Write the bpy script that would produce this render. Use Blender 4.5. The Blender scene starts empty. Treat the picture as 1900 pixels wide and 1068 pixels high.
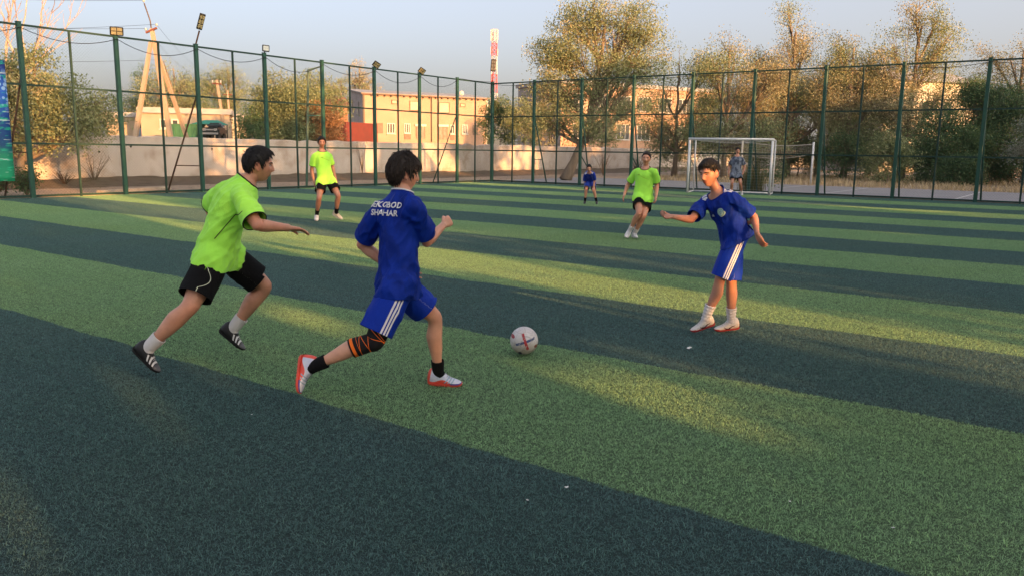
import bpy, bmesh, math, random
import numpy as np
from mathutils import Vector, Matrix, noise as mnoise

SC = bpy.context.scene
COL = SC.collection
R = math.radians

# ------------------------------------------------------------------ camera
CAM_H = 1.6
PITCH, ROLL = 0.170590, 0.0145261
cam_data = bpy.data.cameras.new('camera')
cam_data.sensor_width = 36.0
cam_data.lens = 36.0 * 1469.99882 / 1900.0
cam_data.clip_start = 0.05
cam_data.clip_end = 3000.0
cam = bpy.data.objects.new('camera', cam_data)
COL.objects.link(cam)
_f = Vector((0, math.cos(PITCH), -math.sin(PITCH)))
_u0 = Vector((0, math.sin(PITCH), math.cos(PITCH)))
_r0 = Vector((1, 0, 0))
_r = _r0 * math.cos(ROLL) + _u0 * math.sin(ROLL)
_u = -_r0 * math.sin(ROLL) + _u0 * math.cos(ROLL)
cam.matrix_world = Matrix(((_r.x, _u.x, -_f.x, 0), (_r.y, _u.y, -_f.y, 0), (_r.z, _u.z, -_f.z, CAM_H), (0, 0, 0, 1)))
SC.camera = cam

# ------------------------------------------------------------------ light
SUN_EL = 10.0
SUN_AZ = 138.0                      # clockwise from the view direction (+Y)
world = bpy.data.worlds.new('World')
SC.world = world
world.use_nodes = True
wn = world.node_tree.nodes
wl = world.node_tree.links
bg = wn['Background']
sky = wn.new('ShaderNodeTexSky')
sky.sky_type = 'NISHITA'
sky.sun_disc = False
sky.sun_elevation = R(SUN_EL)
sky.sun_rotation = R(SUN_AZ)
sky.altitude = 300
sky.air_density = 0.6
sky.dust_density = 10.0
sky.ozone_density = 1.0
haze_mix = wn.new('ShaderNodeMix')
haze_mix.data_type = 'RGBA'
haze_mix.inputs[0].default_value = 0.13
haze_mix.inputs[7].default_value = (7.7, 6.9, 6.2, 1)      # even pale evening haze over the whole dome
wl.new(sky.outputs[0], haze_mix.inputs[6])
wl.new(haze_mix.outputs[2], bg.inputs[0])
bg.inputs[1].default_value = 0.15
sun_d = bpy.data.lights.new('sun', 'SUN')
sun_d.energy = 5.0
sun_d.angle = R(0.45)
sun_d.color = (1.0, 0.47, 0.15)
sun = bpy.data.objects.new('sun', sun_d)
COL.objects.link(sun)
SUN_DIR = Vector((math.sin(R(SUN_AZ)) * math.cos(R(SUN_EL)), math.cos(R(SUN_AZ)) * math.cos(R(SUN_EL)), math.sin(R(SUN_EL))))
sun.rotation_euler = SUN_DIR.to_track_quat('Z', 'Y').to_euler()
sun.location = (20, -20, 30)
vs = SC.view_settings
vs.view_transform = 'Standard'
vs.look = 'None'
vs.gamma = 1.0
vs.use_curve_mapping = False
vs.exposure = 1.4
SC.cycles.use_denoising = True
SC.cycles.max_bounces = 6
SC.cycles.transparent_max_bounces = 8

# ------------------------------------------------------------------ frame of the pitch
K = Vector((-1.1615, 42.3268, 0))                   # far corner of the cage
dL = Vector((-0.58908, -0.80807, 0))                # along the left fence, towards us
dR = Vector((0.80807, -0.58908, 0))                 # along the right fence
def LF(s, o=0.0, z=0.0):                            # s along left fence, o outside it
    v = K + dL * s - dR * o
    return Vector((v.x, v.y, z))
def RF(m, o=0.0, z=0.0):
    v = K + dR * m - dL * o
    return Vector((v.x, v.y, z))

# ------------------------------------------------------------------ helpers
def tag(o, label=None, cat=None, group=None, kind=None):
    if label: o['label'] = label
    if cat: o['category'] = cat
    if group: o['group'] = group
    if kind: o['kind'] = kind
    return o

def thing(name, loc, label, cat, group=None):
    o = bpy.data.objects.new(name, None)
    o.empty_display_size = 0.2
    o.location = loc
    COL.objects.link(o)
    return tag(o, label, cat, group)

def adopt(o, p):
    """parent o to p, keeping o where it is (empties here carry no rotation)"""
    if p is None: return o
    o.parent = p
    m = Matrix.Translation(p.location)
    q = p
    while q.parent is not None:
        m = q.matrix_parent_inverse @ m
        q = q.parent
        m = Matrix.Translation(q.location) @ m
    o.matrix_parent_inverse = m.inverted()
    return o

def link(name, me, parent=None, mats=None):
    o = bpy.data.objects.new(name, me)
    COL.objects.link(o)
    if mats:
        for m in (mats if isinstance(mats, (list, tuple)) else [mats]):
            me.materials.append(m)
    if parent is not None:
        if parent.type == 'MESH':
            o.parent = parent
            if parent.parent is not None:
                # parent mesh keeps its own frame = world
                o.matrix_parent_inverse = Matrix.Identity(4) if parent.matrix_basis == Matrix.Identity(4) else parent.matrix_basis.inverted()
            else:
                o.matrix_parent_inverse = parent.matrix_basis.inverted()
        else:
            adopt(o, parent)
    return o

class MB:
    def __init__(s):
        s.v = []; s.f = []; s.mi = []; s.sm = []
    def add(s, vs, fs, mi=0, smooth=False):
        b = len(s.v)
        s.v.extend([tuple(v) for v in vs])
        for f in fs:
            s.f.append(tuple(b + i for i in f)); s.mi.append(mi); s.sm.append(smooth)
    def box(s, c, hx, hy, hz, X=Vector((1, 0, 0)), Y=Vector((0, 1, 0)), Z=Vector((0, 0, 1)), mi=0):
        c = Vector(c); X = Vector(X) * hx; Y = Vector(Y) * hy; Z = Vector(Z) * hz
        vs = [c + X * a + Y * b + Z * d for a in (-1, 1) for b in (-1, 1) for d in (-1, 1)]
        s.add(vs, [(0, 1, 3, 2), (4, 6, 7, 5), (0, 4, 5, 1), (2, 3, 7, 6), (0, 2, 6, 4), (1, 5, 7, 3)], mi)
    def bar(s, a, b, w, h=None, up=Vector((0, 0, 1)), mi=0):
        """square section bar from a to b"""
        a = Vector(a); b = Vector(b); h = h or w
        d = (b - a); L = d.length; d.normalize()
        x = d.cross(up)
        if x.length < 1e-4: x = d.cross(Vector((0.808, -0.589, 0)))
        x.normalize(); y = x.cross(d).normalized()
        s.box((a + b) / 2, L / 2, w / 2, h / 2, d, x, y, mi)
    def tube(s, pts, rad, n=8, mi=0, smooth=True, cap=True):
        pts = [Vector(p) for p in pts]
        if not isinstance(rad, (list, tuple, np.ndarray)): rad = [rad] * len(pts)
        b = len(s.v); prev = None
        for i, p in enumerate(pts):
            d = (pts[min(i + 1, len(pts) - 1)] - pts[max(i - 1, 0)])
            if d.length < 1e-9: d = Vector((0, 0, 1))
            d.normalize()
            if prev is None:
                x = d.cross(Vector((0, 0, 1)))
                if x.length < 1e-3: x = d.cross(Vector((0, 1, 0)))
            else:
                x = prev - d * prev.dot(d)
                if x.length < 1e-5: x = d.cross(Vector((0, 0, 1)))
            x.normalize(); prev = x
            y = d.cross(x)
            for k in range(n):
                a = 2 * math.pi * k / n
                s.v.append(tuple(p + (x * math.cos(a) + y * math.sin(a)) * rad[i]))
        for i in range(len(pts) - 1):
            for k in range(n):
                k2 = (k + 1) % n
                s.f.append((b + i * n + k, b + i * n + k2, b + (i + 1) * n + k2, b + (i + 1) * n + k)); s.mi.append(mi); s.sm.append(smooth)
        if cap:
            s.f.append(tuple(b + k for k in reversed(range(n)))); s.mi.append(mi); s.sm.append(False)
            e = b + (len(pts) - 1) * n
            s.f.append(tuple(e + k for k in range(n))); s.mi.append(mi); s.sm.append(False)
    def quad(s, a, b, c, d, mi=0):
        s.add([a, b, c, d], [(0, 1, 2, 3)], mi)
    def mesh(s, name):
        me = bpy.data.meshes.new(name)
        me.from_pydata(s.v, [], s.f)
        me.polygons.foreach_set('material_index', s.mi)
        me.polygons.foreach_set('use_smooth', s.sm)
        me.update()
        return me
    def build(s, name, mats, parent=None):
        return link(name, s.mesh(name), parent, mats)

def np_mesh(name, V, F, smooth=False, attrs=None):
    """V (n,3) float, F (m,k) int"""
    me = bpy.data.meshes.new(name)
    n, m, k = len(V), len(F), F.shape[1]
    me.vertices.add(n); me.vertices.foreach_set('co', np.asarray(V, np.float32).ravel())
    me.loops.add(m * k); me.loops.foreach_set('vertex_index', np.asarray(F, np.int32).ravel())
    me.polygons.add(m)
    me.polygons.foreach_set('loop_start', np.arange(0, m * k, k, dtype=np.int32))
    me.polygons.foreach_set('loop_total', np.full(m, k, dtype=np.int32))
    me.polygons.foreach_set('use_smooth', np.full(m, smooth, dtype=bool))
    me.update(calc_edges=True)
    for nm, dom, arr in (attrs or []):
        a = me.attributes.new(nm, 'FLOAT', dom)
        a.data.foreach_set('value', np.asarray(arr, np.float32).ravel())
    return me

# ------------------------------------------------------------------ materials
class NT:
    def __init__(s, name):
        s.m = bpy.data.materials.new(name); s.m.use_nodes = True
        s.n = s.m.node_tree.nodes; s.l = s.m.node_tree.links
        s.b = s.n['Principled BSDF']; s.out = s.n['Material Output']
    def new(s, t, **kw):
        n = s.n.new(t)
        for k, v in kw.items(): setattr(n, k, v)
        return n
    def set(s, sock, v):
        if hasattr(v, 'links') or hasattr(v, 'is_linked'): s.l.new(v, sock)
        elif isinstance(v, (tuple, list)) and len(v) == 3 and sock.type == 'RGBA': sock.default_value = (*v, 1)
        else: sock.default_value = v
    def math(s, op, a, b=0.0, c=0.0, clamp=False):
        n = s.new('ShaderNodeMath', operation=op, use_clamp=clamp)
        s.set(n.inputs[0], a); s.set(n.inputs[1], b); s.set(n.inputs[2], c)
        return n.outputs[0]
    def mix(s, f, a, b, mode='MIX'):
        n = s.new('ShaderNodeMix', data_type='RGBA', blend_type=mode)
        s.set(n.inputs[0], f); s.set(n.inputs[6], a); s.set(n.inputs[7], b)
        return n.outputs[2]
    def coord(s, kind='Object'):
        return s.new('ShaderNodeTexCoord').outputs[kind]
    def pos(s):
        return s.new('ShaderNodeNewGeometry').outputs['Position']
    def noise(s, scale, vec=None, detail=4.0, rough=0.55, out='Fac'):
        n = s.new('ShaderNodeTexNoise')
        n.inputs['Scale'].default_value = scale; n.inputs['Detail'].default_value = detail; n.inputs['Roughness'].default_value = rough
        if vec is not None: s.l.new(vec, n.inputs['Vector'])
        return n.outputs[out]
    def mapping(s, vec, scale=(1, 1, 1), rot=(0, 0, 0), loc=(0, 0, 0)):
        n = s.new('ShaderNodeMapping')
        n.inputs['Scale'].default_value = scale; n.inputs['Rotation'].default_value = rot; n.inputs['Location'].default_value = loc
        s.l.new(vec, n.inputs['Vector'])
        return n.outputs[0]
    def ramp(s, fac, stops):
        n = s.new('ShaderNodeValToRGB'); cr = n.color_ramp
        while len(cr.elements) > 1: cr.elements.remove(cr.elements[-1])
        for i, (p, c) in enumerate(stops):
            e = cr.elements[0] if i == 0 else cr.elements.new(p)
            e.position = p; e.color = (*c, 1) if len(c) == 3 else c
        s.l.new(fac, n.inputs[0])
        return n.outputs[0]
    def rng(s, v, a, b, lo=0.0, hi=1.0):
        n = s.new('ShaderNodeMapRange'); n.clamp = True
        s.set(n.inputs[0], v); n.inputs[1].default_value = a; n.inputs[2].default_value = b
        n.inputs[3].default_value = lo; n.inputs[4].default_value = hi
        return n.outputs[0]
    def attr(s, name, out='Fac'):
        return s.new('ShaderNodeAttribute', attribute_name=name).outputs[out]
    def sep(s, vec):
        n = s.new('ShaderNodeSeparateXYZ'); s.l.new(vec, n.inputs[0]); return n.outputs
    def bump(s, h, strength=0.3, dist=0.01):
        n = s.new('ShaderNodeBump'); n.inputs['Strength'].default_value = strength; n.inputs['Distance'].default_value = dist
        s.l.new(h, n.inputs['Height']); s.l.new(n.outputs[0], s.b.inputs['Normal'])
    def done(s, color=None, rough=0.7, spec=0.3, metal=0.0):
        if color is not None: s.set(s.b.inputs['Base Color'], color)
        s.set(s.b.inputs['Roughness'], rough)
        s.b.inputs['Specular IOR Level'].default_value = spec
        s.b.inputs['Metallic'].default_value = metal
        return s.m

def simple(name, col, rough=0.6, var=0.15, scale=6.0, spec=0.3, metal=0.0, bump=0.0, bscale=60.0):
    t = NT(name)
    c2 = tuple(max(0, c * (1 - var)) for c in col); c1 = tuple(min(1, c * (1 + var)) for c in col)
    nz = t.noise(scale, t.coord())
    c = t.mix(t.rng(nz, 0.3, 0.7), c2, c1)
    if bump: t.bump(t.noise(bscale, t.coord()), bump, 0.01)
    return t.done(c, rough, spec, metal)
# ================================================================== SETTING
rng = np.random.default_rng(7)

# --- turf (artificial grass with two greens in strips)
STRIPE_O, STRIPE_W = 8.52408, 2.17748
def stripe_color(t, dark, light):
    p = t.pos()
    dv = t.new('ShaderNodeVectorMath', operation='SUBTRACT'); t.l.new(p, dv.inputs[0]); dv.inputs[1].default_value = tuple(K)
    dt = t.new('ShaderNodeVectorMath', operation='DOT_PRODUCT'); t.l.new(dv.outputs[0], dt.inputs[0]); dt.inputs[1].default_value = tuple(dL)
    wob = t.math('MULTIPLY', t.math('SUBTRACT', t.noise(1.3, p, 5.0, 0.65), 0.5), 0.16)
    k = t.math('DIVIDE', t.math('SUBTRACT', t.math('ADD', dt.outputs['Value'], wob), STRIPE_O), STRIPE_W * 2)
    fr = t.math('FRACT', t.math('ADD', k, 100.0))
    isdark = t.math('LESS_THAN', fr, 0.5)
    return t.mix(isdark, light, dark), isdark

def make_turf_mat(name, dark, light, var):
    t = NT(name)
    c, isd = stripe_color(t, dark, light)
    patchy = t.noise(0.55, t.pos(), 5.0, 0.6)
    c = t.mix(t.rng(patchy, 0.3, 0.75), c, t.mix(1.0, c, (0.86, 0.92, 0.84), 'MULTIPLY'))
    worn = t.noise(0.23, t.mapping(t.pos(), loc=(3, 9, 0)), 3.0, 0.5)
    c = t.mix(t.rng(worn, 0.5, 0.72, 0, 0.35), c, t.mix(1.0, c, (1.35, 1.08, 0.85), 'MULTIPLY'))
    if var:
        a = t.attr('tint')
        c = t.mix(1.0, c, t.ramp(a, [(0.0, (0.5, 0.53, 0.53)), (0.5, (1.05, 1.05, 1.05)), (0.93, (1.5, 1.47, 1.4)), (1.0, (2.1, 2.0, 1.7))]), 'MULTIPLY')
        m = t.done(c, 0.5, 0.35)
        tr = t.new('ShaderNodeBsdfTranslucent'); t.set(tr.inputs[0], c)
        mx = t.new('ShaderNodeMixShader'); mx.inputs[0].default_value = 0.38
        t.l.new(t.b.outputs[0], mx.inputs[1]); t.l.new(tr.outputs[0], mx.inputs[2]); t.l.new(mx.outputs[0], t.out.inputs[0])
        return m
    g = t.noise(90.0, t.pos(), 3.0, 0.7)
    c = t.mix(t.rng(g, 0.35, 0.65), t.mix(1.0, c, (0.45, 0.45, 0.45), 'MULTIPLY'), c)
    t.bump(g, 0.6, 0.02)
    return t.done(c, 0.8, 0.2)
DARK = (0.108, 0.206, 0.202)
LIGHT = (0.285, 0.465, 0.245)
M_turf_blade = make_turf_mat('turf_blade', DARK, LIGHT, True)
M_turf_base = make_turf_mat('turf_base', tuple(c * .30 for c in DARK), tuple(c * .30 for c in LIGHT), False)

def sheet(name, pts, z, mat, kind='structure', sub=0):
    me = bpy.data.meshes.new(name)
    me.from_pydata([(p[0], p[1], z) for p in pts], [], [tuple(range(len(pts)))])
    o = link(name, me, None, mat)
    n = me.polygons[0].normal
    if n.z < 0: me.flip_normals()
    return tag(o, kind=kind)

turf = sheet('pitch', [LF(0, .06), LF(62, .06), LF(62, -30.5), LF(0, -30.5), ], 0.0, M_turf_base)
# ground all round
t = NT('dry_earth')
p = t.pos()
n1 = t.noise(0.25, p, 6.0, 0.6); n2 = t.noise(3.0, p, 6.0, 0.7); n3 = t.noise(28.0, p, 4.0, 0.7)
c = t.ramp(n1, [(0.3, (0.40, 0.30, 0.22)), (0.5, (0.48, 0.36, 0.27)), (0.7, (0.36, 0.29, 0.20))])
c = t.mix(t.rng(n2, 0.35, 0.7, 0, .8), c, (0.25, 0.185, 0.135))
c = t.mix(t.rng(n3, 0.5, 0.75, 0, .5), c, (0.33, 0.28, 0.22))
t.bump(t.math('ADD', n2, t.math('MULTIPLY', n3, .4)), 0.9, 0.12)
M_earth = t.done(c, 0.95, 0.1)
ground = sheet('ground', [(-900, -700), (900, -700), (900, 1500), (-900, 1500)], -0.05, M_earth)

# kerb of pale concrete round the cage
M_kerb = simple('pale_concrete', (0.42, 0.35, 0.28), 0.9, 0.18, 3.0, 0.2, bump=0.3)
mb = MB()
mb.box((LF(14, .32, -.01)), 16.2, .26, .035, dL, dR)
mb.box((RF(15, .36, -.01)), 16.5, .30, .035, dR, dL)
tag(mb.build('kerb', M_kerb), kind='structure')
# tarmac court behind the right fence with painted lines
t = NT('tarmac')
p = t.pos()
n1 = t.noise(0.4, p, 5.0, 0.6); n2 = t.noise(60.0, p, 3.0, 0.7)
c = t.mix(t.rng(n1, 0.3, 0.7), (0.26, 0.25, 0.265), (0.33, 0.315, 0.32))
c = t.mix(t.rng(n2, 0.3, 0.7, 0, .35), c, (0.10, 0.10, 0.105))
t.bump(n2, 0.3, 0.01)
M_tarmac = t.done(c, 0.85, 0.25)
sheet('court', [RF(-1.5, .75), RF(46, .75), RF(46, 12.2), RF(-1.5, 11.6)], -0.03, M_tarmac)
M_line = simple('court_line_paint', (0.62, 0.62, 0.60), 0.8, 0.25, 9.0, 0.2)
mb = MB()
def strip(a, b, w, z):
    d = (b - a); d.normalize(); x = Vector((-d.y, d.x, 0)) * w / 2
    mb.quad(Vector((*(a - x).xy, z)), Vector((*(a + x).xy, z)), Vector((*(b + x).xy, z)), Vector((*(b - x).xy, z)))
for m_, o0, o1 in ((13.1, 6.0, 11.2), (16.3, 1.0, 11.2), (21.4, 1.0, 11.2), (30.0, 1, 11.2)):
    strip(RF(m_, o0), RF(m_, o1), .07, -.024)
strip(RF(13.1, 11.2), RF(34, 11.2), .07, -.024)
tag(mb.build('court_lines', M_line), kind='structure')

# raised land behind the retaining wall
WALL_O = 8.55
t = NT('upper_earth'); 
M_upper = simple('upper_earth', (0.22, 0.17, 0.11), 0.95, 0.3, 0.8, 0.1, bump=0.5, bscale=8)
mb = MB()
a0, a1 = LF(40, WALL_O + .14), LF(-150, WALL_O + .14)
b0, b1 = LF(40, 500), LF(-150, 500)
# tilted slightly so that its face closes against the wall
mb.add([(*a0.xy, -.06), (*a1.xy, -.06), (*a1.xy, 1.86), (*a0.xy, 1.86), (*b0.xy, 2.2), (*b1.xy, 2.2)], [(0, 1, 2, 3), (3, 2, 5, 4)])
tag(mb.build('terrain', M_upper), kind='structure')

# retaining wall
t = NT('old_plaster')
p = t.pos()
n1 = t.noise(0.35, p, 6.0, 0.62); n2 = t.noise(1.8, t.mapping(p, scale=(1, 1, .35)), 6.0, 0.65); n3 = t.noise(25.0, p, 5.0, 0.7)
n4 = t.noise(.9, t.mapping(p, loc=(20, 3, 0)), 4, .6)
c = t.mix(t.rng(n1, 0.35, 0.65), (0.44, 0.38, 0.33), (0.56, 0.49, 0.43))
c = t.mix(t.rng(n2, 0.5, 0.72, 0, .55), c, (0.62, 0.58, 0.55))
c = t.mix(t.rng(n4, 0.52, 0.68, 0, .75), c, (0.34, 0.255, 0.19))
c = t.mix(t.rng(n3, 0.5, 0.72, 0, .5), c, (0.31, 0.255, 0.21))
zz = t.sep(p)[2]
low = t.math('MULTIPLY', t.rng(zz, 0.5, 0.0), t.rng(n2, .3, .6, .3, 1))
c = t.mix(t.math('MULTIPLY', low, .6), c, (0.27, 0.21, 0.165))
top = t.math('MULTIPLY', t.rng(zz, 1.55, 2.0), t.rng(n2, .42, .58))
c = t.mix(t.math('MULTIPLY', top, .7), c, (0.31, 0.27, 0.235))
t.bump(t.math('ADD', n2, t.math('MULTIPLY', n3, .5)), 0.4, 0.05)
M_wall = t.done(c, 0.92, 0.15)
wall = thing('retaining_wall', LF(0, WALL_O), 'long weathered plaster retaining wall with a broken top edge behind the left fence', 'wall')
SEG = .5
ss = np.arange(40, -118, -SEG)
V = []; F = []
for i, s_ in enumerate(ss):
    zt = 2.0 + .035 * mnoise.noise((s_ * .25, 3, 0)) + .06 * mnoise.noise((s_ * 1.7, 9, 0)) + .02 * rng.standard_normal()
    if -22 < s_ < -2: zt += .10 * max(0, mnoise.noise((s_ * .9, 5, 0)))
    if s_ < -40: zt += .35
    off = .012 * mnoise.noise((s_ * .6, 1, 1))
    for o_, z_ in ((-.0 + off, -.06), (-.0 + off, zt * .5), (0.0 + off, zt - .03), (.03, zt), (.24, zt + .01), (.24, -.06)):
        V.append(tuple(LF(s_, WALL_O + o_, z_)))
n6 = 6
for i in range(len(ss) - 1):
    for k in range(n6 - 1):
        F.append((i * n6 + k, (i + 1) * n6 + k, (i + 1) * n6 + k + 1, i * n6 + k + 1))
me = bpy.data.meshes.new('wall_body'); me.from_pydata(V, [], F); me.update()
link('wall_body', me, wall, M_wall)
M_hole = simple('anchor_hole_dark', (0.03, 0.025, 0.02), 0.9, .1)
hole_me = None
for s_, z_ in ((21.2, 1.42), (20.35, .62), (19.35, 1.5), (17.0, 1.52), (16.3, 1.32), (14.9, 1.55), (10.9, 1.5)):
    if hole_me is None:
        h = MB(); h.tube([(0, 0, 0), (-dR) * .02], .045, 8); hole_me = h.mesh('anchor_hole'); hole_me.materials.append(M_hole)
    o = bpy.data.objects.new('anchor_hole', hole_me); COL.objects.link(o)
    o.location = LF(s_, WALL_O - .03, z_); 
    loc = o.location.copy(); adopt(o, wall); o.location = loc
# dirt bank heaped along the foot of the wall
def bank(name, s0, s1, o_c, width, h, mat, seed, side='L'):
    ns = int(abs(s1 - s0) / .35); nw = 9
    V = []; F = []
    for i in range(ns + 1):
        s_ = s0 + (s1 - s0) * i / ns
        hh = h * (.55 + .6 * (mnoise.noise((s_ * .3, seed, 0)) * .5 + .5))
        for j in range(nw + 1):
            v = j / nw
            prof = math.sin(math.pi * min(1, v * .5 + .0)) if False else (v ** 1.4)
            z = -.05 + hh * prof + .05 * mnoise.noise((s_ * 2.1, v * 4, seed)) * (v > 0) + .03 * mnoise.noise((s_ * 6, v * 9, seed + 3)) * (v > 0)
            pnt = LF(s_, o_c - width + width * v, max(z, -.055)) if side == 'L' else RF(s_, o_c - width + width * v, max(z, -.055))
            V.append(tuple(pnt))
    for i in range(ns):
        for j in range(nw):
            a = i * (nw + 1) + j
            F.append((a, a + nw + 1, a + nw + 2, a + 1))
    me = bpy.data.meshes.new(name); me.from_pydata(V, [], F); me.update()
    for pl in me.polygons: pl.use_smooth = True
    return tag(link(name, me, None, mat), kind='structure')
t = NT('dirt_rubble')
p = t.pos()
n2 = t.noise(2.2, p, 6.0, 0.7); n3 = t.noise(16.0, p, 5.0, 0.75)
c = t.ramp(n2, [(0.3, (0.13, 0.095, 0.068)), (0.5, (0.21, 0.16, 0.12)), (0.7, (0.22, 0.175, 0.13))])
c = t.mix(t.rng(n3, 0.5, 0.72, 0, .7), c, (0.06, 0.045, 0.032))
t.bump(n3, 1.0, 0.12)
M_rubble = t.done(c, 0.97, 0.1)
bank('dirt_bank', 30, -70, WALL_O + .02, 2.7, .34, M_rubble, 2.0)
# ================================================================== CAGE FENCES
M_green = simple('green_fence_paint', (0.012, 0.062, 0.044), 0.5, 0.18, 5.0, 0.4)
M_rail = simple('dark_green_rail_paint', (0.010, 0.036, 0.028), 0.55, 0.2, 5.0, 0.35)
M_wire = simple('green_wire', (0.045, 0.085, 0.065), 0.6, 0.1)
M_rust = simple('rusty_brown_pipe', (0.085, 0.045, 0.028), 0.8, 0.35, 8.0, 0.2)
FH = 5.07
def post_mesh(name, w, h, mat):
    mb = MB()
    # four sided hollow section with a cap plate, edges eased
    e = w * .12
    prof = [(-w/2+e, -w/2), (w/2-e, -w/2), (w/2, -w/2+e), (w/2, w/2-e), (w/2-e, w/2), (-w/2+e, w/2), (-w/2, w/2-e), (-w/2, -w/2+e)]
    zs = (-.05, h)
    vs = [(dR * x + dL * y) + Vector((0, 0, z)) for z in zs for x, y in prof]
    mb.add(vs, [(k, (k + 1) % 8, 8 + (k + 1) % 8, 8 + k) for k in range(8)] + [tuple(range(8, 16))])
    mb.box((0, 0, h + .006), w * .54, w * .54, .006, dR, dL)
    me = mb.mesh(name); me.materials.append(mat); return me
PM_major = post_mesh('post', .13, FH + .04, M_green)
PM_minor = post_mesh('slim_post', .062, FH - .03, M_rail)
PM_corner = post_mesh('corner_post', .15, FH + .05, M_green)
Z_RAILS = (.06, 1.62, 3.33, FH - .04)

def wire_panel(P, s0, s1, name, parent):
    """diamond wire between two posts and the bottom and top rail"""
    mb_v = []; mb_f = []
    w, h = abs(s1 - s0), FH - .1
    a = P(s0, 0, .06); d = (P(s1, 0, .06) - a).normalized()
    nrm = Vector((-d.y, d.x, 0))
    step = .095
    rad = .0019
    def seg(u0, z0, u1, z1, off):
        b = len(mb_v)
        p0 = a + d * u0 + Vector((0, 0, z0)) + nrm * off; p1 = a + d * u1 + Vector((0, 0, z1)) + nrm * off
        dr = (p1 - p0).normalized(); x = nrm; y = dr.cross(x)
        for q in (p0, p1):
            for k in range(3):
                an = 2.094 * k
                mb_v.append(tuple(q + (x * math.cos(an) + y * math.sin(an)) * rad))
        for k in range(3):
            k2 = (k + 1) % 3
            mb_f.append((b + k, b + k2, b + 3 + k2, b + 3 + k))
    n = int((w + h) / step) + 1
    for i in range(n):
        c = i * step
        # rising: z = u + (c - w) ... clip to box
        for sgn in (1, -1):
            z_at0 = c - w if sgn == 1 else c
            u0, u1 = 0.0, w
            z0 = z_at0 if sgn == 1 else c
            f = lambda u: (c - w + u) if sgn == 1 else (c - u)
            # clip
            lo, hi = 0.0, w
            if sgn == 1:
                lo = max(lo, w - c); hi = min(hi, h - c + w)
            else:
                lo = max(lo, c - h); hi = min(hi, c)
            if hi - lo > .02: seg(lo, f(lo), hi, f(hi), .034 + .003 * sgn)
    me = bpy.data.meshes.new(name); me.from_pydata(mb_v, [], mb_f); me.materials.append(M_wire)
    return link(name, me, parent)

def make_fence(P, stations, label, extra_end):
    root = thing('cage_fence', P(stations[len(stations) // 2]), label, 'fence', 'tall green fences of the football cage')
    for i, s_ in enumerate(stations):
        if s_ == 0: continue
        major = i % 2 == 0
        me = PM_major if major else PM_minor
        o = bpy.data.objects.new('post' if major else 'slim_post', me); COL.objects.link(o)
        adopt(o, root); o.location = P(s_)
        o.matrix_parent_inverse = Matrix.Translation(-root.location)
    off = .0
    for z in Z_RAILS:
        for i in range(len(stations) - 1):
            s0, s1 = stations[i], stations[i + 1]
            g0 = .066 if i % 2 == 0 else .032; g1 = .032 if i % 2 == 0 else .066
            mb = MB(); sg = 1 if s1 > s0 else -1
            a, b = P(s0 + sg * g0, 0, z), P(s1 - sg * g1, 0, z)
            mb.bar(a, b, .05, .058)
            mb.build('rail', M_rail, root)
    for i in range(len(stations) - 1):
        wire_panel(P, stations[i], stations[i + 1], 'wire_panel', root)
    return root
st_L = [0, 1.42, 2.84, 4.26, 5.56, 6.98, 8.44, 9.86, 11.34, 12.7, 14.12, 15.5, 16.96, 18.35, 19.79, 21.23, 22.65, 24.05, 25.5, 26.9, 28.3]
st_R = [0, 1.33, 2.65, 4.05, 5.43, 6.82, 8.22, 9.7, 11.11, 12.47, 13.87, 15.3, 16.73, 18.13, 19.55, 20.94, 22.35, 23.74, 25.15, 26.5, 27.9]
fence_l = make_fence(LF, st_L, 'tall green mesh fence on the left, in front of the long plaster wall', 0)
fence_r = make_fence(RF, st_R, 'tall green mesh fence on the right, in front of the tarmac court', 0)
o = bpy.data.objects.new('corner_post', PM_corner); COL.objects.link(o); adopt(o, fence_l); o.location = K
o.matrix_parent_inverse = Matrix.Translation(-fence_l.location)
# sloping struts outside the fences
def brace(P, s_, zt, so, oo, mat, root, rungs=(), r=.03):
    mb = MB()
    a, b = P(s_, .10, zt), P(s_ + so, oo, -.03)
    mb.tube([a, b], r, 6)
    for f in rungs:
        q = a.lerp(b, f)
        mb.bar(P(s_, .05, q.z), q, .035)
    mb.build('brace', mat, root)
brace(LF, 16.96, 3.36, .55, 1.35, M_rust, fence_l, (.72,))
brace(LF, 22.65, 3.6, .35, 1.1, M_rust, fence_l, (.62,))
brace(LF, 2.84, 3.2, .75, .95, M_green, fence_l, (.40,))
brace(RF, 2.65, 3.2, .25, .9, M_green, fence_r, (.62,), .035)
for s_ in (5.43, 8.22, 11.11, 13.87, 16.73, 19.55, 22.35, 25.15):
    mb = MB()
    a, b = RF(s_, .12, 3.35), RF(s_ + .1, .80, -.03)
    mb.tube([a, a.lerp(b, .5), b], .036, 6)
    mb.bar(RF(s_, .05, 1.45), a.lerp(b, .74), .035)
    mb.build('brace', M_green, fence_r)
# ladder-like frame at the post behind the far player
mb = MB()
q0 = LF(11.34 + .55, .25, 0)
mb.bar(LF(12.05, .30, -.03), LF(11.85, .22, 4.72), .075, .075)
mb.bar(LF(11.85, .20, 4.70), LF(11.42, .06, 4.84), .06)
mb.bar(LF(11.93, .25, 2.9), LF(11.42, .06, 2.92), .06)
mb.build('ladder_frame', M_green, fence_l)

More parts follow.
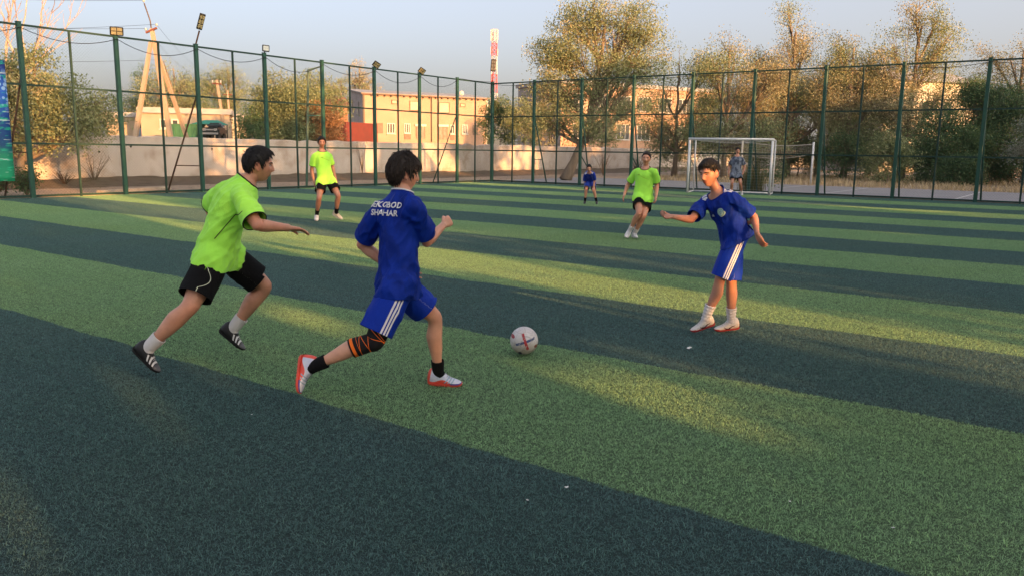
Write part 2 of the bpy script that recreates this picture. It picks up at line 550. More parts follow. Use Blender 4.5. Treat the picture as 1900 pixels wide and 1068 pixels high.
# cable slung along the fence tops
M_black = simple('black_rubber', (0.012, 0.012, 0.013), 0.5, .1)
def sag(a, b, d, n=10):
    return [a.lerp(b, i / n) - Vector((0, 0, d * (1 - (2 * i / n - 1) ** 2))) for i in range(n + 1)]
pts = []
majL = [28.3, 25.5, 22.65, 19.79, 16.96, 14.12, 11.34, 8.44, 5.56, 2.84, 0]
for i in range(len(majL) - 1):
    d = [.25, .3, .28, .36, .30, .42, .30, .40, .42, .05][i]
    if i == 9:
        seg = sag(LF(2.84, -.05, FH + .02), LF(0, -.05, FH + .05), d)
    else:
        seg = sag(LF(majL[i], -.09, FH - .12), LF(majL[i + 1], -.09, FH - .12 if i < 8 else FH - .02), d)
    pts += seg if i == 0 else seg[1:]
mb = MB(); mb.tube(pts, .011, 5)
tag(mb.build('power_cable', M_black), 'thin black cable sagging between the post tops of the left fence', 'cable', 'cables on the cage fences')
pts = []
majR = [0, 2.65, 5.43, 8.22, 11.11, 13.87, 16.73, 19.55, 22.35, 25.15, 27.9]
for i in range(len(majR) - 1):
    seg = sag(RF(majR[i], -.09, FH - (.04 if i < 1 else .1)), RF(majR[i + 1], -.09, FH - .1), [.12, .03, .05, .06, .06, .08, .10, .13, .12, .1][i])
    pts += seg if i == 0 else seg[1:]
mb = MB(); mb.tube(pts, .010, 5)
tag(mb.build('power_cable', M_black), 'thin black cable running just under the top rail of the right fence', 'cable', 'cables on the cage fences')

# ------------------------------------------------------------------ floodlights and solar lamps
M_lampbody = simple('dark_lamp_housing', (0.022, 0.019, 0.017), 0.5, .15)
M_lens = simple('yellow_led_panel', (0.30, 0.25, 0.13), 0.35, .12, 60.0, .5)
M_glass = simple('pale_floodlight_glass', (0.36, 0.40, 0.40), 0.2, .1, 20.0, .5)
def lamp_head(name, c, face, up, w, h, panels, lens, label, group, depth=.05, arm=None, pole=None):
    face = Vector(face).normalized(); side = Vector(up).cross(face).normalized(); up = face.cross(side).normalized()
    c = Vector(c)
    root = thing(name, c, label, 'lamp', group)
    bm = bmesh.new()
    bmesh.ops.create_cube(bm, size=1.0)
    bmesh.ops.scale(bm, vec=(w, h, depth), verts=bm.verts)
    bmesh.ops.bevel(bm, geom=[e for e in bm.edges], offset=min(w, h) * .1, segments=2, affect='EDGES', profile=.5)
    M = Matrix(((side.x, up.x, face.x, c.x), (side.y, up.y, face.y, c.y), (side.z, up.z, face.z, c.z), (0, 0, 0, 1)))
    bmesh.ops.transform(bm, matrix=M, verts=bm.verts)
    me = bpy.data.meshes.new('housing'); bm.to_mesh(me); bm.free()
    hs = link('housing', me, root, M_lampbody)
    nx, ny = panels
    pw, ph = w * .84 / nx, h * .80 / ny
    for i in range(nx):
        for j in range(ny):
            mb = MB()
            pc = c + side * ((i - (nx - 1) / 2) * w * .86 / nx) + up * ((j - (ny - 1) / 2) * h * .84 / ny) + face * (depth / 2 + .004)
            mb.box(pc, pw / 2 * .88, ph / 2 * .84, .006, side, up, face)
            mb.build('light_panel', lens, root)
    if arm:
        mb = MB(); mb.tube(arm, .022, 6); mb.build('bracket', M_lampbody, root)
    if pole:
        mb = MB(); mb.tube(pole[0], pole[1], 7); mb.build('pole', pole[2], root)
    return root
to_cam = lambda p: (Vector((0, 0, CAM_H)) - p).normalized()
P0 = LF(19.79, -.10, FH + .12)
lamp_head('floodlight', P0, to_cam(P0) * .9 + Vector((.12, 0, -.10)), (0, 0, 1), .40, .27, (2, 2), M_lens, 'rounded floodlight with four yellow panels on the second thick post from the left', 'lamps mounted on the cage fence', arm=[LF(19.79, .0, FH), LF(19.79, -.02, FH + .08), P0 + Vector((0, 0, -.02))])
P0 = LF(14.12, -.12, FH + .20)
lamp_head('floodlight', P0, to_cam(P0) + Vector((.25, 0, .12)), (0.06, 0, 1), .27, .25, (1, 1), M_glass, 'small square floodlight with one pale glass on a fence post above the running player', 'lamps mounted on the cage fence', arm=[LF(14.12, 0, FH), P0])
P0 = LF(8.44, -.16, FH + .13)
lamp_head('floodlight', P0, Vector((.35, -.55, -.42)), (.3, .3, 1), .36, .26, (3, 2), M_lens, 'floodlight tipped almost flat on the post left of the pink building', 'lamps mounted on the cage fence', arm=[LF(8.44, 0, FH), P0])
P0 = LF(5.56, -.16, FH + .12)
lamp_head('floodlight', P0, Vector((.35, -.55, -.42)), (.3, .3, 1), .36, .26, (3, 2), M_lens, 'floodlight tipped almost flat on the post in front of the middle of the pink building', 'lamps mounted on the cage fence', arm=[LF(5.56, 0, FH), P0])
a = LF(16.96, 0, FH)
b = a + Vector((.16, 0, .50)); c_ = b + Vector((.07, 0, .30))
lamp_head('solar_lamp', c_, to_cam(c_) + Vector((.30, 0, -.25)), (.26, 0, 1), .20, .56, (2, 3), M_lens, 'tall solar lamp with six yellow panels leaning out on a bent pole', 'lamps mounted on the cage fence', depth=.06, pole=([a, a + Vector((.03, 0, .1)), b], .028, M_rust))
a = K + Vector((0, 0, FH)); b = a + Vector((.02, 0, .55)); c_ = b + Vector((.01, -.03, .33))
M_redpole = simple('faded_red_pole', (0.28, 0.05, 0.05), .6, .2)
M_lens_dark = simple('dim_led_panel', (0.10, 0.10, 0.10), .4, .1)
lamp_head('solar_lamp', c_, to_cam(c_) + Vector((.2, 0, -.1)), (.03, 0, 1), .27, .62, (2, 3), M_lens_dark, 'dark solar lamp on a red pole at the far corner of the cage', 'lamps mounted on the cage fence', depth=.06, pole=([a, b], .032, M_redpole))

# ------------------------------------------------------------------ banner at the left edge
t = NT('banner_print')
g = t.sep(t.coord('Generated')); u, v = g[0], g[2]
ob = t.pos()
base = t.ramp(v, [(0.0, (0.012, 0.25, 0.13)), (0.22, (0.015, 0.22, 0.13)), (0.30, (0.012, 0.06, 0.16)), (0.5, (0.010, 0.05, 0.22)), (0.75, (0.03, 0.13, 0.55)), (1.0, (0.02, 0.03, 0.16))])
st = t.noise(2.2, t.mapping(ob, scale=(1, 1, 4.5), rot=(.5, .3, .8)), 3.0, .5)
base = t.mix(t.rng(st, .56, .64, 0, .75), base, (0.02, 0.42, 0.24))
st2 = t.noise(2.0, t.mapping(ob, scale=(1, 1, 9), rot=(.2, -.3, .8), loc=(4, 2, 1)), 2.0, .5)
base = t.mix(t.rng(st2, .63, .66, 0, .7), base, (0.55, 0.65, 0.68))
vor = t.new('ShaderNodeTexVoronoi'); vor.inputs['Scale'].default_value = 7.5; t.l.new(ob, vor.inputs['Vector'])
dots = t.math('MULTIPLY', t.math('LESS_THAN', vor.outputs['Distance'], .45), t.rng(v, .58, .72))
base = t.mix(t.math('MULTIPLY', dots, t.rng(v, .95, .8, 0, .85)), base, (0.35, 0.55, 0.85))
M_banner = t.done(base, .55, .3)
V = []; F = []
nu, nv = 14, 22
for i in range(nu + 1):
    for j in range(nv + 1):
        s_ = 23.15 + 2.7 * i / nu; z = .52 + 3.45 * j / nv
        V.append(tuple(LF(s_, -.10 - .015 * mnoise.noise((s_ * 1.6, z * 1.1, 4)) - .01 * mnoise.noise((s_ * 5, z * .8, 2)), z)))
for i in range(nu):
    for j in range(nv):
        a = i * (nv + 1) + j; F.append((a, a + nv + 1, a + nv + 2, a + 1))
me = bpy.data.meshes.new('banner'); me.from_pydata(V, [], F); me.update()
for pl in me.polygons: pl.use_smooth = True
o = link('banner', me, None, M_banner); md = o.modifiers.new('thickness', 'SOLIDIFY'); md.thickness = .003
tag(o, 'blue and green printed banner hung on the left end of the fence', 'banner')

# ------------------------------------------------------------------ goal
M_white = simple('white_goal_paint', (0.62, 0.63, 0.64), 0.45, .1, 5, .4)
M_net = simple('pale_net_cord', (0.50, 0.50, 0.48), .8, .1)
gA, gB = Vector((7.22, 33.12, 0)), Vector((10.23, 31.88, 0))
gd = (gB - gA).normalized(); gn = Vector((-gd.y, gd.x, 0))
GH, GD = 2.2, 1.45
goal = thing('football_goal', (gA + gB) / 2, 'white box-shaped football goal with a net in front of the right fence', 'goal')
def gp(u, n_, z): return gA + gd * u + gn * n_ + Vector((0, 0, z))
GW = (gB - gA).length
for u in (0, GW):
    mb = MB(); mb.tube([gp(u, 0, 0), gp(u, 0, GH - .05)], .05, 10); mb.build('goalpost', M_white, goal)
    mb = MB(); mb.tube([gp(u, GD, 0), gp(u, GD, GH - .03)], .03, 8); mb.build('rear_post', M_white, goal)
    mb = MB(); mb.tube([gp(u, .05, .03), gp(u, GD - .03, .03)], .03, 8); mb.build('base_bar', M_white, goal)
    mb = MB(); mb.tube([gp(u, .05, GH - .02), gp(u, GD, GH - .02)], .025, 8); mb.build('top_bar', M_white, goal)
mb = MB(); mb.tube([gp(-.05, 0, GH), gp(GW + .05, 0, GH)], .05, 10); mb.build('crossbar', M_white, goal)
mb = MB(); mb.tube([gp(.03, GD, GH), gp(GW - .03, GD, GH)], .025, 8); mb.build('rear_bar', M_white, goal)
mb = MB(); mb.tube([gp(.03, GD, .03), gp(GW - .03, GD, .03)], .03, 8); mb.build('rear_base_bar', M_white, goal)
mb = MB()
def net_face(f, nu, nv, side=None):
    for i in range(nu + 1):
        pts = [f(i / nu, j / 6) for j in range(7)]
        mb.tube(pts, .0019, 3, cap=False)
    for j in range(nv + 1):
        pts = [f(i / 8, j / nv) for i in range(9)]
        mb.tube(pts, .0019, 3, cap=False)
bulge = lambda a, b: .12 * math.sin(math.pi * a) * math.sin(math.pi * b)
net_face(lambda a, b: gp(GW * a, GD - .02 - bulge(a, b), .03 + (GH - .06) * b), 26, 18)
net_face(lambda a, b: gp(.0 + bulge(a, b) * .4, .05 + (GD - .08) * a, .03 + (GH - .08) * b), 12, 18)
net_face(lambda a, b: gp(GW - bulge(a, b) * .4, .05 + (GD - .08) * a, .03 + (GH - .08) * b), 12, 18)
net_face(lambda a, b: gp(GW * a, .05 + (GD - .08) * b, GH - .03 - bulge(a, b)), 26, 12)
tag(mb.build('net', M_net, goal), kind='stuff')

# ------------------------------------------------------------------ volleyball posts and net beyond the fence
M_cream = simple('cream_post_paint', (0.55, 0.50, 0.42), .6, .15)
vp = [Vector((13.95, 49.2, 0)), Vector((16.82, 45.25, 0))]
for p_, h_, lb in ((vp[0], 2.44, 'cream volleyball post seen through the goal, beyond the fence'), (vp[1], 2.34, 'white volleyball post standing free right of the goal, at the edge of the tarmac')):
    root = thing('volleyball_post', p_, lb, 'post', 'volleyball posts')
    mb = MB(); mb.tube([p_ + Vector((0, 0, -.05)), p_ + Vector((0, 0, h_))], .06, 8); mb.build('pole', M_cream if p_ is vp[0] else M_white, root)
    mb = MB(); mb.box(p_ + Vector((0, 0, 1.62)), .16, .05, .03); mb.build('winch_bar', M_white, root)
mb = MB()
a, b = vp[0] + Vector((.05, 0, 2.38)), vp[1] + Vector((-.05, 0, 2.22))
top = sag(a, b, .16, 12); bot = sag(a - Vector((0, 0, .75)), b - Vector((0, 0, .55)), .25, 12)
mb.tube(top, .022, 5); mb.tube(bot, .014, 5)
net = thing('volleyball_net', a, 'sagging cream volleyball net strung between the two posts', 'net')
mb.build('net_tape', M_cream, net)
mb = MB()
for i in range(41):
    f = i / 40 * 12; k = min(11, int(f)); fr = f - k
    mb.tube([top[k].lerp(top[k + 1], fr), bot[k].lerp(bot[k + 1], fr)], .004, 3, cap=False)
for j in range(1, 7):
    mb.tube([top[i].lerp(bot[i], j / 7) for i in range(13)], .004, 3, cap=False)
tag(mb.build('net_cords', M_cream, net), kind='stuff')
# ================================================================== BUILDINGS AND POLES BEHIND THE WALL
UP = Vector((0, 0, 1))
def facade_frame(a, b):
    """origin a, horizontal direction to b, outward normal towards the camera side"""
    d = (b - a); L = d.length; d.normalize()
    n = Vector((d.y, -d.x, 0))
    if n.dot(-a) < 0: n = -n
    return d, n, L

t = NT('pink_render')
p = t.pos()
n1 = t.noise(.5, p, 5, .6); n2 = t.noise(7.0, t.mapping(p, scale=(1, 1, 2.2)), 4, .6)
c = t.mix(t.rng(n1, .35, .65), (0.37, 0.235, 0.165), (0.43, 0.275, 0.195))
c = t.mix(t.rng(n2, .45, .7, 0, .4), c, (0.35, 0.215, 0.15))
t.bump(n2, .3, .03)
M_pink = t.done(c, .9, .15)
M_shade_side = simple('shade_side_grey', (0.36, 0.33, 0.33), .9, .12, .8, .15)  # grey puts the shade on the side walls into their colour
M_roof = simple('grey_sheet_roof', (0.30, 0.29, 0.29), .6, .12, 1.2, .3)
M_frame = simple('white_window_frame', (0.50, 0.47, 0.43), .6, .1)
t = NT('dusty_glass'); M_pane = t.done((0.05, 0.055, 0.06), .12, .6)
M_board = simple('brown_boarding', (0.20, 0.135, 0.10), .85, .2, 4)
M_panel = simple('cream_panel', (0.50, 0.40, 0.27), .8, .1, 1.5)
M_gate = simple('grey_brown_gate', (0.22, 0.19, 0.15), .7, .25, 3)
M_lintel = simple('pale_lintel', (0.60, 0.55, 0.46), .8, .1)
M_pipe = simple('dark_pipe', (0.10, 0.075, 0.06), .7, .2)

def window(parent, a, d, n, u, z, w, h, bars=1, frame=M_frame, pane=M_pane, sill=True):
    c = a + d * u + UP * z
    mb = MB(); fw = .09
    mb.box(c + n * .05 + UP * (h / 2 - fw / 2), w / 2, .05, fw / 2, d, n)
    mb.box(c + n * .05 - UP * (h / 2 - fw / 2), w / 2, .05, fw / 2, d, n)
    for s_ in (-1, 1):
        mb.box(c + n * .05 + d * s_ * (w / 2 - fw / 2), fw / 2, .05, h / 2 - fw, d, n)
    for k in range(bars):
        mb.box(c + n * .048 + d * (w * ((k + 1) / (bars + 1) - .5)), .045, .04, h / 2 - fw, d, n)
    f = mb.build('window', frame, parent)
    mb = MB(); mb.box(c + n * .012, w / 2 - fw, .01, h / 2 - fw, d, n); mb.build('pane', pane, f)
    if sill:
        mb = MB(); mb.box(c - UP * (h / 2 + .05) + n * .07, w / 2 + .08, .085, .04, d, n); mb.build('sill', frame, f)
    return f
def slab(parent, name, a, d, n, u, z, w, h, mat, out=.04):
    mb = MB(); mb.box(a + d * u + UP * z + n * out, w / 2, out, h / 2, d, n)
    return mb.build(name, mat, parent)

# --- two storey pink building
a, b = Vector((-18.36, 98, 0)), Vector((-3.51, 105, 0))
d, n, L = facade_frame(a, b)
bk = -n
B1 = thing('pink_building', a + UP * 2, 'two-storey pink-orange building with a low grey roof standing behind the plaster wall', 'building')
D = 6.8; z0, zf, zb = 1.9, 8.15, 8.95
A, Bq = a + UP * 0, b
def wall_poly(name, pts, mat):
    me = bpy.data.meshes.new(name); me.from_pydata([tuple(q) for q in pts], [], [tuple(range(len(pts)))]); return link(name, me, B1, mat)
mb = MB()
mb.add([a + UP * z0, b + UP * z0, b + UP * zf, a + UP * zf], [(0, 1, 2, 3)])
mb.build('front_wall', M_pink, B1)
mb = MB()
for q in (a, b):
    mb.add([q + UP * z0, q + bk * D + UP * z0, q + bk * D + UP * zb, q + UP * zf], [(0, 1, 2, 3)])
mb.add([a + bk * D + UP * z0, b + bk * D + UP * z0, b + bk * D + UP * zb, a + bk * D + UP * zb], [(0, 1, 2, 3)])
mb.build('side_wall', M_shade_side, B1)
mb = MB()
e = .35
r0, r1 = a - d * .25 + n * e + UP * (zf + .02), b + d * .25 + n * e + UP * (zf + .02)
r2, r3 = b + d * .25 + bk * (D + .2) + UP * (zb + .08), a - d * .25 + bk * (D + .2) + UP * (zb + .08)
mb.add([r0, r1, r2, r3, r0 + UP * .12, r1 + UP * .12, r2 + UP * .12, r3 + UP * .12], [(0, 3, 2, 1), (4, 5, 6, 7), (0, 1, 5, 4), (1, 2, 6, 5), (2, 3, 7, 6), (3, 0, 4, 7)])
rf = mb.build('roof', M_roof, B1)
mb = MB(); mb.box((r0 + r1) / 2 + UP * .02 + n * .012, L / 2 + .25, .012, .07, d, n); mb.build('fascia', M_board, rf)
for k in range(19):
    mb = MB(); mb.box(a + d * (1.1 + k * (L - 1.6) / 18) + n * .15 + UP * (zf - .12), .07, .15, .09, d, n); mb.build('bracket', M_pipe, B1)
U = lambda px: (px - 285) / (1515 - 285) * L
def Zt(px, py):                                # facade height for the photo's zoomed row
    f = (px - 285) / 1230
    yt, yb = 180 + 55 * f, 625 + 35 * f
    return 8.15 - (py - yt) / (yb - yt) * (8.15 - 2.75)
def W(px0, py0, px1, py1):
    pm = (px0 + px1) / 2
    return U(pm), (Zt(pm, py0) + Zt(pm, py1)) / 2, U(px1) - U(px0), Zt(pm, py0) - Zt(pm, py1)
def win(*q, **k):
    u, z, w, h = W(*q); return window(B1, a, d, n, u, z, w, h, **k)
def sl(nm, mat, *q, out=.04):
    u, z, w, h = W(*q); return slab(B1, nm, a, d, n, u, z, w, h, mat, out)
win(555, 240, 612, 280, pane=M_panel, frame=M_board, sill=False, bars=0)
win(1230, 275, 1284, 310, pane=M_panel, frame=M_board, sill=False, bars=0)
for q in ((728, 250, 824, 347), (1013, 264, 1122, 370)):
    win(*q, pane=M_panel, frame=M_board, sill=False, bars=0)
sl('boarded_window', M_board, 415, 465, 470, 567); sl('boarded_window', M_board, 1362, 492, 1418, 592)
win(508, 468, 585, 570, bars=2); win(674, 472, 732, 568, bars=2); win(1130, 488, 1174, 580, bars=1); win(1250, 487, 1308, 580, bars=2)
sl('door', M_board, 676, 572, 736, 628); sl('door', M_board, 1132, 584, 1172, 640)
for q in ((790, 500, 874, 622), (1012, 505, 1098, 632)):
    g = sl('double_door', M_gate, *q)
    u, z, w, h = W(q[0], q[1] - 20, q[2], q[1])
    slab(B1, 'lintel', a, d, n, u, z, w + .3, h, M_lintel, .1)
    u, z, w, h = W(*q)
    for s_ in (-.5, 0, .5):
        mb = MB(); mb.box(a + d * (u + s_ * w * .96) + UP * z + n * .09, .05, .012, h / 2, d, n); mb.build('stile', M_board, g)
for px in (940,):
    mb = MB(); q = a + d * U(px) + n * .1; mb.tube([q + UP * 2.6, q + UP * 8.05], .06, 6); mb.build('downpipe', M_pipe, B1)
for u_ in (.10, L - .10):
    mb = MB(); mb.box(a + d * u_ + n * .05 + UP * 5.0, .11, .05, 3.0, d, n); mb.build('corner_trim', M_pipe if u_ < 1 else M_lintel, B1)
sa = a; sd_ = bk; sn = -d
for v_, z_, w_, h_ in ((1.6, 6.5, .75, 1.7), (4.6, 6.7, .75, 1.6), (1.2, 4.0, .55, .6)):
    window(B1, sa, sd_, sn, v_, z_, w_, h_, bars=0, frame=M_shade_side, sill=False)
mb = MB(); mb.tube([a + d * 13.2 + bk * 3 + UP * 8.4, a + d * 13.2 + bk * 3 + UP * 9.9], .03, 5); mb.bar(a + d * 12.9 + bk * 3 + UP * 9.5, a + d * 13.5 + bk * 3 + UP * 9.5, .04); mb.build('aerial', M_pipe, B1)
bm = bmesh.new(); bmesh.ops.create_uvsphere(bm, u_segments=10, v_segments=6, radius=.32); bmesh.ops.scale(bm, vec=(1, .35, 1), verts=bm.verts); bmesh.ops.translate(bm, vec=a + d * 13.6 + bk * 2 + UP * 8.9, verts=bm.verts)
me = bpy.data.meshes.new('dish'); bm.to_mesh(me); bm.free(); link('dish', me, B1, M_frame)

def simple_house(name, a, b, depth, z0, z1, roof_h, matf, mats, label, wins=(), roofmat=M_roof, over=.3, parapet=False, cat='building', group=None):
    d, n, L = facade_frame(a, b); bk = -n
    root = thing(name, a + UP * z0, label, cat, group)
    mb = MB(); mb.add([a + UP * z0, b + UP * z0, b + UP * z1, a + UP * z1], [(0, 1, 2, 3)]); mb.build('front_wall', matf, root)
    mb = MB()
    for q in (a, b): mb.add([q + UP * z0, q + bk * depth + UP * z0, q + bk * depth + UP * z1, q + UP * z1], [(0, 1, 2, 3)])
    mb.add([a + bk * depth + UP * z0, b + bk * depth + UP * z0, b + bk * depth + UP * z1, a + bk * depth + UP * z1], [(0, 1, 2, 3)])
    mb.build('side_wall', mats, root)
    mb = MB()
    if parapet:
        mb.box((a + b) / 2 + bk * depth / 2 + UP * (z1 + roof_h / 2), L / 2 + over, depth / 2 + over, roof_h / 2, d, n)
    else:
        e0 = [a - d * over + n * over, b + d * over + n * over, b + d * over + bk * (depth + over), a - d * over + bk * (depth + over)]
        e0 = [q + UP * (z1 + .02) for q in e0]
        rA, rB = (e0[0] + e0[3]) / 2 + UP * roof_h, (e0[1] + e0[2]) / 2 + UP * roof_h
        mb.add(e0 + [rA, rB], [(0, 1, 5, 4), (2, 3, 4, 5), (0, 4, 3), (1, 2, 5), (0, 3, 2, 1)])
    mb.build('roof', roofmat, root)
    for q in wins:
        u, z, w, h = q[:4]
        window(root, a, d, n, u, z, w, h, bars=q[4] if len(q) > 4 else 1)
    return root, a, d, n, L

# --- school-like building behind the big tree (right of centre)
M_ochre = simple('ochre_render', (0.40, 0.25, 0.17), .9, .15, .6, .15)
a2, b2 = Vector((6.45, 112, 0)), Vector((31.0, 126, 0))
wl_ = []
for k in range(6):
    wl_.append((6.9 + k * 3.8, 4.55, 2.4, 2.2, 2)); wl_.append((6.9 + k * 3.8, 8.6, 2.4, 2.1, 2))
wl_ += [(2.8, 4.5, 1.7, 2.1, 1), (2.8, 8.6, 1.7, 2.1, 1)]
B2, a_, d_, n_, L_ = simple_house('school_building', a2, b2, 12.0, 1.9, 10.9, .5, M_ochre, M_shade_side, 'ochre two-storey building with white windows behind the big leaning tree', wl_, parapet=True)
for v_, z_ in ((2.2, 3.7), (6.8, 4.8)):
    window(B2, a2, -n_, -d_, v_, z_, 1.9, 2.2, bars=2)
M_cream_wall = simple('cream_render', (0.55, 0.47, 0.37), .9, .12, .6, .15)
# --- house with a big grey roof at the far right
a3, b3 = Vector((38.2, 84, 0)), Vector((50.5, 88.5, 0))
B3, a_, d_, n_, L_ = simple_house('house', a3, b3, 9, 0, 9.4, 1.5, M_cream_wall, M_shade_side, 'cream house with a steep grey roof rising between the trees on the right', [(2.0, 6.6, 1.2, 1.5), (5.4, 6.6, 1.2, 1.5), (8.6, 6.6, 1.2, 1.5), (5.4, 3.2, 1.2, 1.5)], over=.6)
mb = MB(); mb.box(a3 + d_ * 2.6 - n_ * 3.6 + UP * 10.9, .35, .4, .5, d_, n_); mb.build('chimney', M_roof, B3)
# --- small white outbuilding low on the right
simple_house('shed', Vector((35.6, 70.5, 0)), Vector((38.2, 69.6, 0)), 3, -.05, 2.8, .15, simple('whitewash', (.50, .50, .52), .9, .1), M_shade_side, 'low whitewashed shed in the shade under the right-hand trees', parapet=True, over=.1)

# --- far brick building behind the bushes on the left
M_brick = simple('orange_brick', (0.34, 0.15, 0.085), .9, .15, 1.2, .1)
M_brickroof = simple('red_brown_roof', (0.20, 0.085, 0.06), .8, .2)
simple_house('brick_building', Vector((-35.5, 131, 0)), Vector((-27.6, 134, 0)), 8, 1.9, 8.6, 1.6, M_brick, M_brick, 'orange brick building with a reddish roof showing over the bushes left of the pink building', [(1.6, 7.3, 1.1, 1.3), (3.9, 7.3, 1.1, 1.3), (6.2, 7.3, 1.1, 1.3), (1.6, 4.3, 1.1, 1.3), (3.9, 4.3, 1.1, 1.3), (6.2, 4.3, 1.1, 1.3)], roofmat=M_brickroof)

# --- low cream sheds on the left
M_shedwall = simple('buff_render', (0.34, 0.27, 0.20), .9, .15, 1.0)
M_cream_roof = simple('cream_fascia', (0.44, 0.385, 0.30), .8, .08)
sA, aa, dd, nn, LL = simple_house('shed', Vector((-30.6, 60.5, 0)), Vector((-26.9, 61.5, 0)), 4, 1.9, 3.7, .35, M_shedwall, M_shedwall, 'low cream shed with a light blue door behind the leg of the leaning concrete pole', parapet=True, over=.15)
M_blue = simple('faded_blue_door', (0.26, 0.32, 0.42), .8, .15)
slab(sA, 'door', aa, dd, nn, 2.55, 2.75, 1.0, 1.55, M_blue); slab(sA, 'door_window', aa, dd, nn, 2.5, 3.15, .42, .5, M_pane, .05)
slab(sA, 'side_panel', aa, dd, nn, 3.35, 2.75, .55, 1.5, simple('grey_sheet', (.3, .31, .35), .7, .1))
sB, aa, dd, nn, LL = simple_house('shed', Vector((-27.0, 58.4, 0)), Vector((-21.2, 60.2, 0)), 5, 1.9, 3.95, .4, M_shedwall, M_shedwall, 'long buff shed with a pale roof band, right of the propped pole', [(1.5, 3.2, .5, .7, 0), (2.3, 3.2, .5, .7, 0)], parapet=True, over=.2)
# far roofless pale shed further right of it
simple_house('shed', Vector((-24.9, 66, 0)), Vector((-22.2, 67, 0)), 4, 1.9, 3.75, .5, M_cream_roof, M_shedwall, 'small cream block just left of the two utility poles', parapet=True, over=.1)
# green container box and canopy
M_dkgreen = simple('green_sheet_metal', (0.05, 0.15, 0.08), .6, .2, 2)
root = thing('waste_container', Vector((-22.2, 55, 2)), 'green metal bin under the green canopy beyond the wall', 'bin')
mb = MB(); c0 = Vector((-22.4, 55, 2.45)); mb.box(c0, 1.0, .8, .55); mb.build('body', M_dkgreen, root)
mb = MB()
for k in range(5): mb.box(c0 + Vector((-.8 + .4 * k, -.83, 0)), .04, .03, .5)
mb.build('rib', M_dkgreen, root)
mb = MB(); mb.box(c0 + Vector((0, 0, .59)), 1.04, .84, .035); mb.build('lid', M_dkgreen, root)
M_teal = simple('teal_canopy', (0.03, 0.22, 0.16), .7, .15)
root = thing('canopy', Vector((-20.6, 55.5, 2)), 'small green pitched canopy on posts beyond the wall', 'canopy')
mb = MB(); mb.add([Vector((-21.9, 54.6, 3.1)), Vector((-20.0, 54.6, 3.1)), Vector((-20.4, 55.6, 3.40)), Vector((-21.3, 55.6, 3.40)), Vector((-21.9, 56.6, 3.1)), Vector((-20.0, 56.6, 3.1))], [(0, 1, 2, 3), (3, 2, 5, 4), (0, 3, 4), (1, 5, 2)]); mb.build('roof', M_teal, root)
for x_ in (-21.8, -20.1):
    for y_ in (54.7, 56.5):
        mb = MB(); mb.tube([(x_, y_, 1.9), (x_, y_, 3.1)], .04, 5); mb.build('leg', M_pipe, root)
# dark vehicle under the canopy
M_darkcar = simple('dark_car_paint', (0.02, 0.022, 0.025), .3, .1, 3, .5)
root = thing('parked_car', Vector((-20.4, 54, 2)), 'dark vehicle with pale bumper strips parked beyond the wall, under the canopy', 'car')
bm = bmesh.new(); bmesh.ops.create_cube(bm, size=1); bmesh.ops.scale(bm, vec=(1.2, 1.6, .5), verts=bm.verts); bmesh.ops.translate(bm, vec=(-20.3, 54.6, 2.62), verts=bm.verts)
r_ = bmesh.ops.create_cube(bm, size=1); bmesh.ops.scale(bm, vec=(1.05, 1.0, .36), verts=r_['verts']); bmesh.ops.translate(bm, vec=(-20.3, 54.9, 3.02), verts=r_['verts'])
for v_ in r_['verts']:
    if v_.co.z > 3.1: v_.co.x = -20.3 + (v_.co.x + 20.3) * .8; v_.co.y = 54.9 + (v_.co.y - 54.9) * .7
bmesh.ops.bevel(bm, geom=list(bm.edges), offset=.12, segments=2, affect='EDGES')
me = bpy.data.meshes.new('body'); bm.to_mesh(me); bm.free(); link('body', me, root, M_darkcar)
mb = MB(); mb.box((-20.3, 53.78, 2.72), .45, .02, .04); mb.build('grille_strip', M_roof, root)
mb = MB(); mb.box((-20.3, 53.78, 2.47), .55, .03, .06); mb.build('bumper', M_roof, root)
for x_ in (-20.72, -19.88):
    for y_ in (54.15, 55.1):
        mb = MB(); mb.tube([(x_ - .1, y_, 2.27), (x_ + .1, y_, 2.27)], .27, 12, smooth=False); mb.build('wheel', M_black, root)
    mb = MB(); mb.box((x_ * .9 + -20.3 * .1, 53.79, 2.72), .09, .03, .07); mb.build('headlight', M_frame, root)

# --- red shipping container with pale lettering
t = NT('red_container_paint'); p = t.pos()
c = t.mix(t.rng(t.noise(1.2, p, 5, .7), .35, .7), (0.155, 0.034, 0.027), (0.11, 0.03, 0.025))
M_red = t.done(c, .7, .25)
ca, cb, cc = Vector((-18.0, 77.0, 0)), Vector((-16.0, 76.2, 0)), Vector((-19.6, 79.5, 0))
root = thing('shipping_container', ca + UP * 2, 'red shipping container beside the left corner of the pink building', 'container')
dA = (cb - ca).normalized(); dB = Vector((-dA.y, dA.x, 0)); dB = dB if dB.y > 0 else -dB
LW, LD, HZ = 2.3, 5.6, 2.2
mb = MB(); mb.box(ca + dA * LW / 2 + dB * LD / 2 + UP * (1.9 + HZ / 2), LW / 2, LD / 2, HZ / 2, dA, dB); mb.build('body', M_red, root)
for k in range(9):
    mb = MB(); mb.box(ca + dA * (.15 + k * .25) - dB * .02 + UP * (1.95 + HZ / 2), .05, .025, HZ / 2 - .12, dA, dB); mb.build('corrugation', M_red, root)
for k in range(18):
    mb = MB(); mb.box(ca - dA * .02 + dB * (.2 + k * .3) + UP * (1.95 + HZ / 2), .025, .07, HZ / 2 - .12, dA, dB); mb.build('corrugation', M_red, root)
M_mark = simple('white_stencil', (.65, .62, .58), .8, .1)
